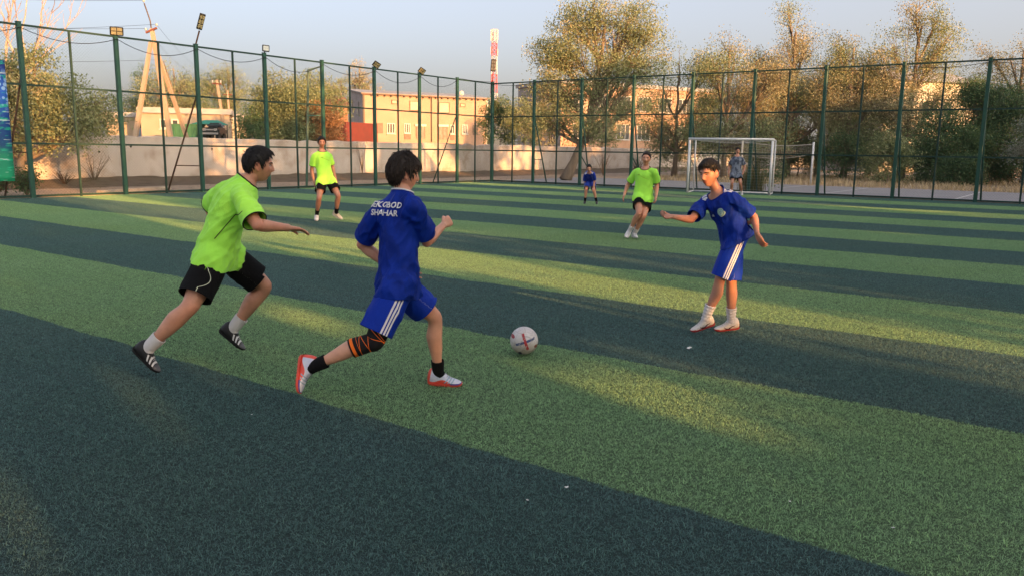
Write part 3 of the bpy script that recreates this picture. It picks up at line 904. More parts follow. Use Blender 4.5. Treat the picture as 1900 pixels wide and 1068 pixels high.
for k, u_ in enumerate((.50, .76, 1.02)):       # three unreadable pale stencilled letters
    mb = MB(); q = ca + dA * u_ - dB * .055 + UP * 3.72
    mb.box(q + UP * .09, .09, .006, .025, dA, dB); mb.box(q - dA * .07 - UP * .03, .025, .006, .095, dA, dB)
    if k != 1: mb.box(q + dA * .07 - UP * .03, .025, .006, .095, dA, dB)
    if k != 0: mb.box(q - UP * .10 + dA * .02, .05, .006, .025, dA, dB)
    mb.build('letter', M_mark, root)
M_wood = simple('yellow_timber', (0.45, 0.27, 0.10), .8, .2)
root = thing('timber_frame', Vector((-18.3, 75, 2)), 'open yellow timber frame leaning beside the red container', 'frame')
q = Vector((-18.6, 75.4, 1.9))
for k, (p0, p1) in enumerate((((0, 0), (.12, 1.45)), ((.55, 0), (.6, 1.4)), ((1.15, 0), (1.05, 1.45)), ((.05, .1), (1.1, .75)), ((.08, 1.4), (1.1, 1.4)), ((.1, .75), (1.0, .1)), ((0, .05), (1.2, .05)))):
    mb = MB(); mb.bar(q + Vector((p0[0], -.02 * k, p0[1])), q + Vector((p1[0], -.02 * k, p1[1])), .11); mb.build('beam', M_wood, root)

# --- leaning concrete A-pole, utility poles and wires
t = NT('pole_concrete'); p = t.pos()
c = t.mix(t.rng(t.noise(1.5, t.mapping(p, scale=(1, 1, .3)), 5, .6), .35, .65), (0.29, 0.22, 0.165), (0.37, 0.285, 0.215))
M_conc = t.done(c, .9, .15)
M_ins = simple('insulator', (.35, .36, .36), .4, .1)
M_steel = simple('dark_red_steel', (0.16, 0.06, 0.045), .7, .2)
def cross_pole(parent, base, top, w0, w1, name='pole'):
    base = Vector(base); top = Vector(top); d = (top - base).normalized(); x = Vector((1, 0, 0)); x = (x - d * x.dot(d)).normalized(); y = d.cross(x)
    mb = MB(); vs = []
    for q, w in ((base, w0), (top, w1)):
        vs += [q + x * w / 2 * i + y * w / 2 * j for i, j in ((-1, -1), (1, -1), (1, 1), (-1, 1))]
    mb.add(vs, [(0, 1, 5, 4), (1, 2, 6, 5), (2, 3, 7, 6), (3, 0, 4, 7), (4, 5, 6, 7)]); return mb.build(name, M_conc, parent)
apex = Vector((-20.30, 46, 8.25))
Apole = thing('utility_pole', Vector((-20.3, 46, 2)), 'tall concrete power pole propped by slanting legs, sunlit, beyond the wall on the left', 'utility pole', 'power poles beyond the wall')
cross_pole(Apole, (-19.72, 46.3, 1.8), (apex.x - .02, 46, 8.05), .24, .19)
cross_pole(Apole, (-21.32, 45.2, 1.8), (-20.34, 45.85, 7.35), .23, .17, 'strut')
cross_pole(Apole, (-19.42, 48.0, 1.8), (-20.16, 46.3, 6.6), .20, .16, 'strut')
mb = MB(); mb.bar(apex + Vector((-.36, 0, -.42)), apex + Vector((.30, -.1, -.18)), .10); mb.build('crossarm', M_steel, Apole)
mb = MB(); mb.tube([apex + Vector((-.02, 0, -.6)), apex + Vector((-.08, 0, .2)), apex + Vector((-.36, 0, 1.15))], .035, 6); mb.build('mast', M_pipe, Apole)
for q in ((-.36, 0, -.32), (.30, -.1, -.08), (-.38, 0, 1.2)):
    mb = MB(); mb.tube([apex + Vector(q), apex + Vector(q) + Vector((0, 0, .08)), apex + Vector(q) + Vector((0, 0, .14))], [.04, .075, .05], 8); mb.build('insulator', M_ins, Apole)
P2 = thing('utility_pole', Vector((-21.6, 60, 2)), 'concrete power pole with a short crossarm left of the bushes', 'utility pole', 'power poles beyond the wall')
cross_pole(P2, (-21.45, 60, 1.8), (-21.95, 60, 6.45), .17, .14)
mb = MB(); mb.bar((-22.3, 60, 6.2), (-21.6, 59.9, 6.15), .09); mb.build('crossarm', M_steel, P2)
for x_ in (-22.25, -21.65):
    mb = MB(); mb.tube([(x_, 59.95, 6.2), (x_, 59.95, 6.42)], .05, 6); mb.build('insulator', M_ins, P2)
P3 = thing('utility_pole', Vector((-22.0, 63, 2)), 'thin second power pole just right of the one with the crossarm', 'utility pole', 'power poles beyond the wall')
cross_pole(P3, (-22.1, 63, 1.8), (-22.25, 63, 5.9), .13, .11)
mb = MB(); mb.bar((-22.6, 63, 5.6), (-21.9, 63, 5.6), .07); mb.build('crossarm', M_steel, P3)
for (a_, b_, dd_, lb) in ((apex + Vector((-.38, 0, 1.3)), Vector((-46, 44, 10.5)), .5, 'top power line running left from the mast of the propped pole'),
                      (apex + Vector((-.36, 0, -.2)), Vector((-46, 44, 9.0)), .5, 'middle power line running left from the crossarm of the propped pole'),
                      (apex + Vector((.3, -.1, .02)), Vector((-46, 43.4, 8.3)), .6, 'lowest power line running left from the crossarm of the propped pole'),
                      (apex + Vector((.1, -.1, -1.9)), Vector((-40, 36, 5.6)), .35, 'service wire dropping left from below the top of the propped pole'),
                      (apex + Vector((.15, 0, -3.7)), Vector((-40, 38, 3.3)), .35, 'service wire leaving left half way up the propped pole'),
                      (apex + Vector((.3, -.1, .02)), Vector((-21.65, 59.95, 6.45)), .55, 'power line from the propped pole to the pole with the crossarm'),
                      (apex + Vector((-.3, 0, -.2)), Vector((-22.25, 59.95, 6.45)), .75, 'slack power line from the propped pole to the left end of the far crossarm')):
    mb = MB(); mb.tube(sag(a_, b_, dd_, 14), .008, 4, cap=False)
    tag(mb.build('power_line', M_black), lb, 'power line', 'power lines')

# --- red and white lattice mast far away
M_mred = simple('mast_red', (0.42, 0.11, 0.12), .6, .1); M_mwhite = simple('mast_white', (.44, .41, .40), .6, .1)
mast = thing('radio_mast', Vector((-5.1, 200, 2)), 'tall red and white lattice mast rising behind the far corner of the cage', 'mast')
mx, my = -5.12, 200.0
zs = [2, 6.5, 11, 15.5, 20, 24.3, 27.4, 30.6]
def hw(z): return 1.15 - .55 * min(1, (z - 2) / 20)
for k in range(len(zs) - 1):
    mb = MB(); zA, zB = zs[k], zs[k + 1]
    for sx, sy in ((-1, -1), (1, -1), (1, 1), (-1, 1)):
        mb.bar((mx + sx * hw(zA), my + sy * hw(zA), zA), (mx + sx * hw(zB), my + sy * hw(zB), zB), .17)
    nb = 3
    for q in range(nb):
        z1_, z2_ = zA + (zB - zA) * q / nb, zA + (zB - zA) * (q + 1) / nb
        for (s1, s2) in (((-1, -1), (1, -1)), ((1, -1), (1, 1)), ((1, 1), (-1, 1)), ((-1, 1), (-1, -1))):
            mb.bar((mx + s1[0] * hw(z1_), my + s1[1] * hw(z1_), z1_), (mx + s2[0] * hw(z2_), my + s2[1] * hw(z2_), z2_), .09)
            mb.bar((mx + s1[0] * hw(z2_), my + s1[1] * hw(z2_), z2_), (mx + s2[0] * hw(z1_), my + s2[1] * hw(z1_), z1_), .09)
            mb.bar((mx + s1[0] * hw(z2_), my + s1[1] * hw(z2_), z2_), (mx + s2[0] * hw(z2_), my + s2[1] * hw(z2_), z2_), .09)
    mb.build('mast_section', M_mred if k % 2 == 1 else M_mwhite, mast)
for k, (dx, dy, z_, h_, w_) in enumerate(((-.75, -.5, 29.2, 2.6, .32), (.72, -.5, 29.3, 2.5, .32), (0, -.8, 28.9, 2.3, .3), (-.7, -.4, 25.6, 1.8, .3), (.7, -.3, 25.2, 1.6, .3), (-.6, .6, 29.2, 2.4, .3), (.2, -.75, 21.9, 1.5, .5), (-.5, -.7, 22.6, 1.2, .35))):
    mb = MB(); mb.box((mx + dx, my + dy, z_), w_ / 2 * 1.2, .15, h_ / 2); mb.build('antenna_panel', M_mwhite, mast)
simple_house('block_of_flats', Vector((-5.4, 150, 0)), Vector((-1.4, 151, 0)), 6, 1.9, 9.6, .4, M_cream_roof, M_cream_roof, 'pale block with rows of small windows at the foot of the mast', [(.7 + .9 * k, z_, .5, .8, 0) for k in range(4) for z_ in (8.6, 6.8)], parapet=True, over=.05)
# ================================================================== TREES AND PLANTS
def leaf_mat(name, stops, trans=.3):
    t = NT(name)
    c = t.ramp(t.attr('tint'), stops)
    t.done(c, .55, .3)
    tr = t.new('ShaderNodeBsdfTranslucent'); t.set(tr.inputs[0], t.mix(1.0, c, (1.25, 1.2, .7), 'MULTIPLY'))
    mx = t.new('ShaderNodeMixShader'); mx.inputs[0].default_value = trans
    t.l.new(t.b.outputs[0], mx.inputs[1]); t.l.new(tr.outputs[0], mx.inputs[2]); t.l.new(mx.outputs[0], t.out.inputs[0])
    return t.m
M_leaf_olive = leaf_mat('olive_leaves', [(0, (0.095, 0.122, 0.059)), (.35, (0.176, 0.214, 0.109)), (.7, (0.257, 0.294, 0.157)), (.92, (0.324, 0.323, 0.185)), (1, (0.369, 0.319, 0.190))])
M_leaf_dry = leaf_mat('dry_leaves', [(0, (0.133, 0.142, 0.081)), (.35, (0.235, 0.232, 0.138)), (.7, (0.327, 0.301, 0.185)), (1, (0.396, 0.331, 0.223))])
M_leaf_green = leaf_mat('green_leaves', [(0, (0.032, 0.069, 0.034)), (.4, (0.069, 0.127, 0.057)), (.8, (0.121, 0.172, 0.076)), (1, (0.218, 0.213, 0.098))])
M_leaf_brown = leaf_mat('brown_leaves', [(0, (0.157, 0.083, 0.040)), (.5, (0.286, 0.151, 0.072)), (1, (0.429, 0.237, 0.114))])
M_leaf_silver = leaf_mat('silver_leaves', [(0, (0.110, 0.132, 0.121)), (.5, (0.220, 0.242, 0.220)), (1, (0.374, 0.385, 0.363))])
t = NT('bark'); p = t.pos()
c = t.mix(t.rng(t.noise(3.0, t.mapping(p, scale=(1, 1, .25)), 6, .7), .35, .65), (0.15, 0.115, 0.088), (0.27, 0.215, 0.165))
t.bump(t.noise(9.0, t.mapping(p, scale=(1, 1, .2)), 5, .7), .9, .06)
M_bark = t.done(c, .95, .1)
M_bark_pale = simple('pale_bark', (0.36, 0.27, 0.22), .9, .2, 2)
M_twig = simple('dry_twigs', (0.12, 0.085, 0.06), .9, .25, 3)

def leaves_mesh(name, cen, size, seed, tint, aspect=.55, droop=.25):
    """two-triangle leaves, bent along the middle"""
    g = np.random.default_rng(seed)
    N = len(cen)
    a = g.normal(size=(N, 3)); a[:, 2] -= droop; a /= np.linalg.norm(a, axis=1)[:, None]
    b = g.normal(size=(N, 3)); b -= a * (a * b).sum(1)[:, None]; b /= np.linalg.norm(b, axis=1)[:, None]
    s = size * g.uniform(.6, 1.35, size=(N, 1))
    u = a * s; v = b * s * aspect
    V = np.stack([cen - u * .5, cen + v * .5, cen + u * .5, cen - v * .5], 1).reshape(-1, 3)
    F = np.arange(N * 4).reshape(N, 4)
    return np_mesh(name, V, F, False, [('tint', 'FACE', np.clip(tint, 0, 1))])

def bez(a, b, c, n):
    return [a * (1 - t_) ** 2 + b * 2 * t_ * (1 - t_) + c * t_ ** 2 for t_ in np.linspace(0, 1, n)]

def tree(name, base, trunk, lobes, label, cat='tree', group=None, nclump=150, per=90, size=.13, sig=.42, mat=None, bark=None,
         r0=.2, seed=1, tint0=.45, tvar=.2, lobemats=None, limb_r=.07, shell=.55, extra=None):
    """trunk: list of points (relative), lobes: (x,y,z,rx,ry,rz[,weight]) relative to base"""
    g = np.random.default_rng(seed)
    mat = mat or M_leaf_olive; bark = bark or M_bark
    base = Vector(base)
    root = thing(name, base, label, cat, group)
    B = np.array(base)
    T = np.array(trunk, float)
    # resample trunk
    seg = np.linalg.norm(np.diff(T, axis=0), axis=1); cum = np.concatenate([[0], np.cumsum(seg)])
    def tp(f):
        s_ = f * cum[-1]; return np.array([np.interp(s_, cum, T[:, k]) for k in range(3)])
    ft = np.linspace(0, 1, 9)
    mb = MB()
    tr_pts = [Vector(B + tp(f) + (g.normal(size=3) * [.04, .04, 0] if 0 < f else 0)) for f in ft]
    mb.tube(tr_pts, [r0 * (1.35 if f == 0 else 1) * (1 - .72 * f) for f in ft], 9)
    mb.build('trunk', bark, root)
    lob = np.array([list(l[:6]) for l in lobes], float)
    wts = np.array([l[6] if len(l) > 6 else l[3] * l[4] * l[5] for l in lobes], float) ** .75
    wts /= wts.sum()
    # limbs to each lobe
    mb = MB()
    limbs = []
    for i, L_ in enumerate(lob):
        d_ = g.uniform(.35, .85)
        start = tp(np.clip((L_[2] - np.hypot(L_[0], L_[1]) * .9) / max(T[-1][2], .1) * .8, .25, .9))
        end = L_[:3] + [0, 0, -.15 * L_[5]]
        mid = (start + end) / 2 + [0, 0, -.1 * np.linalg.norm(end - start)] + g.normal(size=3) * .15
        pts = bez(start, mid, end, 7); limbs.append(pts)
        mb.tube([Vector(B + q) for q in pts], list(np.linspace(limb_r * 1.3, limb_r * .45, 7)), 6, cap=False)
    # clumps
    ci = g.choice(len(lob), size=nclump, p=wts)
    dirs = g.normal(size=(nclump, 3)); dirs /= np.linalg.norm(dirs, axis=1)[:, None]
    rad = np.where(g.uniform(size=nclump) < shell, g.uniform(.75, 1.08, nclump), g.uniform(.15, .8, nclump))
    cc = lob[ci, :3] + dirs * rad[:, None] * lob[ci, 3:6]
    keep = cc[:, 2] > .25; cc = cc[keep]; ci = ci[keep]
    for q, i in zip(cc, ci):
        pts = limbs[i]; j = g.integers(2, 7)
        st = pts[j]; mid = (st + q) / 2 + [0, 0, .12 * np.linalg.norm(q - st)] + g.normal(size=3) * .08
        P_ = bez(st, mid, q, 5)
        mb.tube([Vector(B + w_) for w_ in P_], list(np.linspace(limb_r * .32, .008, 5)), 4, cap=False)
    o = mb.build('branches', bark, root)
    n_per = g.poisson(per * g.uniform(.5, 1.5, len(cc)))
    rep = np.repeat(np.arange(len(cc)), n_per)
    sg = sig * g.uniform(.6, 1.3, len(cc))
    cen = B + cc[rep] + np.clip(g.normal(size=(len(rep), 3)), -1.55, 1.55) * sg[rep][:, None] * [1, 1, .8] + np.array([0, 0, -.1])
    ct = tint0 + g.normal(size=len(cc)) * tvar
    tint = ct[rep] + g.normal(size=len(rep)) * .13
    if lobemats is None:
        me = leaves_mesh('crown', cen, size, seed + 50, tint); link('crown', me, root, mat)
    else:
        lm = ci[rep]
        for m_ in set(lobemats):
            sel = np.isin(lm, [k for k, x in enumerate(lobemats) if x is m_])
            if sel.any():
                me = leaves_mesh('crown', cen[sel], size, seed + 50, tint[sel]); link('crown', me, root, m_)
    return root

TG = 'trees beyond the fences'
# big leaning elm right of the mast
tree('elm_tree', (3.0, 46.6, -.05), [(0, 0, 0), (.75, .2, 1.6), (1.35, .4, 3.2), (1.6, .5, 5.0), (1.9, .3, 7.0), (2.1, 0, 8.8)],
     [(-.2, .2, 5.0, 1.7, 1.8, 1.5), (.1, -.2, 7.4, 1.5, 1.6, 1.4), (1.3, 0, 9.2, 1.9, 1.8, 1.3), (3.2, .4, 8.7, 2.0, 1.8, 1.6), (3.9, 0, 6.6, 1.7, 1.7, 1.3), (2.3, .3, 6.0, 1.8, 1.8, 1.4),
      (-.3, .6, 3.4, 1.3, 1.3, .9), (1.4, -.7, 3.4, 1.4, 1.2, .8), (3.6, .8, 4.3, 1.6, 1.5, 1.1), (-1.6, .4, 3.6, .9, .9, .7), (-1.3, .3, 5.2, 1.3, 1.2, 1.0), (-.9, .2, 7.0, 1.2, 1.2, 1.1), (.2, .2, 8.9, 1.2, 1.1, 1.0), (4.4, .3, 8.0, 1.0, 1.0, .8), (.6, .5, 2.6, .8, .7, .5)],
     'big yellow-green elm with a thick leaning trunk, in front of the wall', group=TG, nclump=520, per=125, size=.105, sig=.40, r0=.28, seed=11, limb_r=.10, tint0=.62, tvar=.2)
# row to the right
def px(x, d, y=None):
    return (x - 950) / 1470 * d
def row_tree(x, d, top, halfw, seed, label, low=1.6, mat=None, tint0=.45, lean=0.0, n=230, name='tree', lobemats=None, dens=90, size=.14, z0=-.05, narrow=.34):
    """top/low in metres, halfw metres"""
    g = np.random.default_rng(seed + 900)
    H = top
    lobes = []
    levels = 6
    for k in range(levels):
        f = k / (levels - 1)
        z = low + (H - low) * (.08 + .86 * f)
        w = halfw * (.55 + .6 * math.sin(math.pi * min(1, .18 + f * .72)) ) * (1 - narrow * max(0, f - .55) / .45)
        for s_ in ((-1, 1) if k < levels - 1 else (-.75, .6)):
            lobes.append((lean * f + s_ * w * .52 + g.normal() * .25 * w, g.normal() * .5 * w, z + g.normal() * .45 - .5 * (k == levels - 1), w * .62, w * .62, (H - low) / levels * .9))
    if lobemats == 'brownmix':
        lm = [(M_leaf_brown if g.uniform() < .11 else (M_leaf_dry if g.uniform() < .4 else M_leaf_olive)) for _ in lobes]
    else: lm = lobemats
    n = int(n * 1.5); size = size * .78; dens = int(dens * 1.02)
    return tree(name, (px(x, d), d, z0), [(0, 0, 0), (.05, 0, H * .2), (lean * .4, 0, H * .45), (lean * .9, 0, H * .9)], lobes, label, group=TG, nclump=n, per=dens, size=size, sig=.45, mat=mat, r0=.05 + .017 * H, seed=seed, limb_r=.035 + .005 * H, tint0=tint0, lobemats=lm)
D3 = [M_leaf_olive, M_leaf_dry]
row_tree(1245, 57, 7.9, 2.3, 21, 'thin grey-green tree between the big elm and the goal, with bare twigs at its top', mat=M_leaf_olive, tint0=.42, n=150, lobemats='brownmix')
row_tree(1335, 54, 9.3, 2.5, 22, 'bushy olive tree rising straight above the goal', lobemats='brownmix', n=260)
row_tree(1450, 58, 11.3, 2.6, 23, 'tall airy tree with a feathery pale top right of the goal', lobemats='brownmix', n=250, tint0=.55)
row_tree(1395, 61, 9.6, 2.2, 24, 'dark olive tree squeezed in behind the two above the goal', lobemats='brownmix', n=200, tint0=.35)
row_tree(1555, 56, 9.9, 2.4, 25, 'olive tree with a rounded top behind the free volleyball post', lobemats='brownmix', n=240)
row_tree(1660, 55, 11.4, 2.7, 26, 'tall tree with arching bare boughs and an orange dry patch, right of centre', lobemats='brownmix', n=300, lean=.5, tint0=.6)
row_tree(1505, 63, 7.6, 2.5, 27, 'low dark tree filling the gap behind the olive tree', mat=M_leaf_olive, n=200, tint0=.25)
row_tree(1600, 64, 8.2, 2.5, 28, 'low tree with rust coloured leaves behind the tall arching one', lobemats='brownmix', n=210, tint0=.35)
row_tree(1860, 58, 10.2, 3.0, 29, 'loose yellowing tree at the far right edge', lobemats=None, mat=M_leaf_dry, n=230, tint0=.5)
row_tree(1790, 52, 6.6, 2.0, 30, 'dense dark green tree under the house roof on the right', mat=M_leaf_green, n=260, low=.8, dens=110, tint0=.5)
row_tree(1735, 50, 4.3, 1.8, 31, 'low dark green tree below the grey roof, beside the arching tree', mat=M_leaf_green, n=190, low=.5, dens=110, tint0=.4)
row_tree(1885, 50, 6.8, 1.9, 32, 'green and orange tree cut by the right edge of the picture', lobemats=[M_leaf_green, M_leaf_dry, M_leaf_green, M_leaf_brown] * 2 + [M_leaf_green] * 3, n=210, low=1.0, tint0=.55)
row_tree(1935, 44, 4.2, 1.2, 33, 'silvery grey shrub-like tree low at the right edge', mat=M_leaf_silver, n=120, low=.9, tint0=.5)
# understorey
def bush(x, d, h_, w_, seed, label, mat, n=70, dens=80, tint0=.4, z0=-.05, name='bush', size=.11, gx=None, sig=.3):
    X = px(x, d) if gx is None else gx
    return tree(name, (X, d, z0), [(0, 0, 0), (.05, 0, h_ * .3), (0, 0, h_ * .7)],
                [(-.45 * w_, 0, h_ * .5, w_ * .55, w_ * .5, h_ * .42), (.4 * w_, .1, h_ * .45, w_ * .55, w_ * .5, h_ * .4), (0, -.1, h_ * .7, w_ * .6, w_ * .5, h_ * .3)],
                label, 'bush', 'bushes and shrubs', nclump=n, per=dens, size=size, sig=sig, mat=mat, r0=.05, seed=seed, limb_r=.03, tint0=tint0)
bush(1365, 60, 4.4, 2.6, 41, 'dark bush filling the back of the goal mouth', M_leaf_olive, 120, 100, .15)
bush(1470, 58, 3.6, 2.0, 42, 'dark bush behind the volleyball net', M_leaf_olive, 90, 100, .2)
bush(1555, 54, 3.4, 1.9, 43, 'dark green bush below the olive tree, right of the free post', M_leaf_green, 100, 90, .25)
bush(1635, 47, 3.3, 1.7, 44, 'yellow-green bush hanging low over the dry grass right of centre', M_leaf_olive, 100, 90, .4)
bush(1690, 55, 3.2, 2.0, 45, 'dark bush left of the whitewashed shed', M_leaf_olive, 90, 90, .2)
bush(1845, 52, 3.4, 2.2, 46, 'dark reddish bush low at the right', M_leaf_brown, 90, 90, .15)
bush(1770, 46, 1.9, 1.4, 47, 'dark green bush on the dry grass in front of the shed', M_leaf_green, 70, 90, .35)
bush(1240, 60, 3.6, 1.6, 48, 'grey-brown bush against the wall left of the goal', M_leaf_olive, 60, 70, .3)
bush(1425, 40.8, 1.5, .65, 49, 'small leafy sapling right of the goal, beyond the fence', M_leaf_green, 26, 50, .6, size=.09)
# left hand side
tree('willow_tree', (-18.9, 30.6, -.05), [(0, 0, 0), (.2, 0, 1.2), (.5, .2, 2.4), (1.0, .3, 4.0)],
     [(.3, 0, 4.5, 1.0, 1.2, 1.0), (.1, .3, 3.3, 1.6, 1.4, 1.0), (1.6, 0, 3.2, 1.3, 1.3, 1.0), (2.6, .2, 2.5, 1.1, 1.1, .8), (.6, 0, 2.2, 1.5, 1.3, .7), (-1.0, .2, 3.0, 1.3, 1.2, 1.3), (2.9, .3, 3.2, .9, .8, .4), (-.9, 0, 1.9, 1.1, 1.0, .6), (.8, .2, 5.0, .5, .5, .4)],
     'yellow-green willowy tree behind the first fence bay on the left', group=TG, nclump=300, per=110, size=.10, sig=.27, mat=M_leaf_olive, r0=.17, seed=61, limb_r=.06, tint0=.6)
# bare pale tree at the left edge
root = thing('bare_tree', (-21.9, 36, 1.8), 'leafless pale tree fanning up at the left edge behind the banner', 'tree', TG)
mb = MB(); g = np.random.default_rng(5)
b0 = np.array([-22.2, 36.0, 1.8])
mb.tube([Vector(b0), Vector(b0 + [0, 0, 1.8])], [.22, .17], 8); mb.build('trunk', M_bark_pale, root)
mb = MB()
def fork(p0, d_, L_, r_, dep):
    p1 = p0 + d_ * L_ * .5 + g.normal(size=3) * .04 * L_; p2 = p0 + d_ * L_ + g.normal(size=3) * .05 * L_
    mb.tube([Vector(p0), Vector(p1), Vector(p2)], [r_, r_ * .8, r_ * .62], 5, cap=False)
    if dep > 0:
        for _ in range(2 if dep > 2 else 3):
            nd = d_ + g.normal(size=3) * [.34, .34, .16] + [0, 0, .12]; nd /= np.linalg.norm(nd)
            fork(p2 if _ else p1, nd, L_ * g.uniform(.62, .85), r_ * .58, dep - 1)
for k in range(5):
    d_ = np.array([-.35 + .2 * k, g.normal() * .2, 1.0]); d_ /= np.linalg.norm(d_)
    fork(b0 + [0, 0, 1.6], d_, 2.1, .085, 4)
mb.build('branches', M_bark_pale, root)
# bushes between the poles and the pink building
bush(0, 49.5, 5.9, 2.2, 62, 'big rounded olive bush overhanging the wall behind the running player', M_leaf_olive, 250, 120, .35, z0=0.5, size=.11, gx=-14.1, sig=.4)
bush(0, 51.5, 6.0, 2.4, 63, 'second rounded olive bush overhanging the wall, left of the ladder frame', M_leaf_olive, 210, 110, .45, z0=0.6, size=.12, gx=-12.9, sig=.4)
bush(0, 50.0, 3.2, 1.5, 64, 'orange-brown dry bush on the wall beside the ladder frame', M_leaf_brown, 100, 90, .5, z0=1.3, size=.11, gx=-12.0)
bush(0, 48.2, 2.6, .9, 65, 'low green bush at the left end of the bush row on the wall', M_leaf_green, 60, 90, .5, z0=1.5, size=.11, gx=-15.7)
row_tree(335, 72, 7.2, 2.6, 66, 'round olive tree behind the cream sheds', n=150, mat=M_leaf_olive, z0=1.9, low=.4, tint0=.6)
row_tree(285, 75, 6.0, 3.0, 67, 'low dark tree behind the left leg of the propped pole', n=150, mat=M_leaf_green, z0=1.9, low=.4, tint0=.55)
row_tree(372, 74, 6.4, 1.8, 68, 'small dark tree left of the solar lamp pole', n=110, mat=M_leaf_green, z0=1.9, low=.3, tint0=.45)
row_tree(432, 74, 7.4, 2.0, 69, 'olive tree behind the two utility poles', n=140, mat=M_leaf_olive, z0=1.9, low=.3, tint0=.45)
row_tree(636, 140, 12.5, 4.6, 70, 'hazy olive tree left of the pink building roof', n=170, mat=M_leaf_olive, z0=1.9, low=1, tint0=.7, size=.26)
row_tree(670, 150, 15.5, 3.0, 71, 'pale treetop showing just over the pink building roof', n=110, mat=M_leaf_dry, z0=1.9, low=4, tint0=.8, size=.26)
row_tree(600, 110, 5.0, 2.6, 72, 'dark green tree behind the red container', n=120, mat=M_leaf_green, z0=1.9, low=.3, tint0=.4, size=.2)
bush(925, 78, 5.0, 2.0, 73, 'dark green bush right of the pink building', M_leaf_green, 130, 90, .6, z0=1.9, size=.15)
bush(968, 76, 4.8, 2.0, 74, 'yellow-green bush between the mast and the big elm', M_leaf_olive, 120, 90, .5, z0=1.9, size=.15)
bush(1000, 95, 6.2, 2.0, 75, 'pale distant bush beside the shaded end of the school building', M_leaf_dry, 90, 80, .6, z0=1.9, size=.18)
bush(1110, 79, 3.4, 2.0, 76, 'bush at the foot of the school building front', M_leaf_olive, 80, 80, .4, z0=1.8, size=.15)

# dead shrubs and weeds
def twig_shrub(base, h_, w_, seed, label, n=26, mat=None, leaves=0, name='shrub'):
    base = np.array(base, float)
    root = thing(name, base, label, 'shrub', 'bushes and shrubs')
    g = np.random.default_rng(seed); mb = MB(); tips = []
    for k in range(n):
        an = g.uniform(0, 6.28); sp = g.uniform(.2, 1) * w_; hh = h_ * g.uniform(.55, 1.05)
        e = base + [math.cos(an) * sp, math.sin(an) * sp * .7, hh]
        m_ = base + [math.cos(an) * sp * .35, math.sin(an) * sp * .25, hh * .55]
        P_ = bez(base, m_, e, 5); mb.tube([Vector(q) for q in P_], list(np.linspace(.016, .004, 5)), 4, cap=False)
        for _ in range(3):
            j = g.integers(2, 5); e2 = P_[j] + g.normal(size=3) * [.2 * w_, .2 * w_, .12 * h_] + [0, 0, .1 * h_]
            mb.tube([Vector(P_[j]), Vector((P_[j] + e2) / 2 + g.normal(size=3) * .02), Vector(e2)], [.007, .005, .003], 3, cap=False); tips.append(e2); tips.append(P_[j])
    mb.build('twigs', mat or M_twig, root)
    if leaves:
        tips = np.array(tips); rep = g.integers(0, len(tips), leaves)
        cen = tips[rep] + g.normal(size=(leaves, 3)) * .10
        cen[:, 2] = np.maximum(cen[:, 2], base[2] + .03)
        link('foliage', leaves_mesh('foliage', cen, .075, seed, g.uniform(.2, .8, leaves)), root, M_leaf_green)
    return root
twig_shrub((-17.55, 33.4, -.02), 1.25, .75, 81, 'leafless twiggy shrub at the foot of the wall in the second bay', 16)
twig_shrub((-17.95, 31.9, -.02), .55, .5, 82, 'small reddish dead shrub beside the slim second post', 22, M_rust)
twig_shrub((6.2, 55.5, .0), 1.6, .8, 83, 'upright dead shrub right of the big leaning trunk', 26)
twig_shrub((9.6, 62.5, .05), 1.7, 1.5, 84, 'spreading bare shrub against the wall between elm and goal', 34)
twig_shrub((-15.4, 25.2, -.02), .80, .55, 85, 'dark green weedy shrub crowding the foot of the leftmost thick post', 40, None, 1500)
twig_shrub((-16.6, 25.6, -.02), .60, .55, 86, 'low dark weeds under the banner', 34, None, 1000)
twig_shrub((-8.7, 46.0, .2), 1.9, .35, 87, 'thin bare sapling in front of the wall under the brown bush', 8)

# tall weeds by the fence behind the keeper, dry grass beyond the court
def grass_mat(name, a, b, c_):
    return leaf_mat(name, [(0, a), (.5, b), (1, c_)], .25)
M_weed = grass_mat('green_weeds', (0.06, 0.07, 0.022), (0.11, 0.115, 0.04), (0.20, 0.17, 0.08))
M_drygrass = grass_mat('dry_grass_blades', (0.30, 0.24, 0.15), (0.48, 0.38, 0.25), (0.62, 0.50, 0.34))
def blades(n, base, h_, w_, seed, lean=.35):
    """n tapered blades as quads (bent, two faces)"""
    g = np.random.default_rng(seed)
    an = g.uniform(0, 6.283, n); dx = np.stack([np.cos(an), np.sin(an), np.zeros(n)], 1); sd = np.stack([-np.sin(an), np.cos(an), np.zeros(n)], 1)
    hh = h_ * g.uniform(.5, 1.1, n)[:, None]; ww = w_ * g.uniform(.7, 1.3, n)[:, None]; ln = lean * g.uniform(.2, 1.5, n)[:, None] * hh
    up = np.array([0, 0, 1.0])
    b0 = base - sd * ww / 2; b1 = base + sd * ww / 2
    m = base + dx * ln * .35 + up * hh * .6
    m0 = m - sd * ww * .4; m1 = m + sd * ww * .4
    tip = base + dx * ln + up * hh * np.sqrt(np.maximum(.1, 1 - .3 * (ln / hh) ** 2))
    t0 = tip - sd * ww * .08; t1 = tip + sd * ww * .08
    V = np.stack([b0, b1, m0, m1, t0, t1], 1).reshape(-1, 3)
    I = np.arange(n)[:, None] * 6
    F = np.concatenate([I + [0, 1, 3, 2], I + [2, 3, 5, 4]], 0)
    tint = g.uniform(0, 1, n); return V, F, np.concatenate([tint, tint])
g = np.random.default_rng(8)
root = thing('weeds', (10.5, 35.3, 0), 'clump of tall green weeds behind the goal, beyond the fence', 'weeds', 'bushes and shrubs')
base = np.stack([10.55 + g.normal(size=420) * .22, 35.35 + g.normal(size=420) * .22, np.full(420, -.03)], 1)
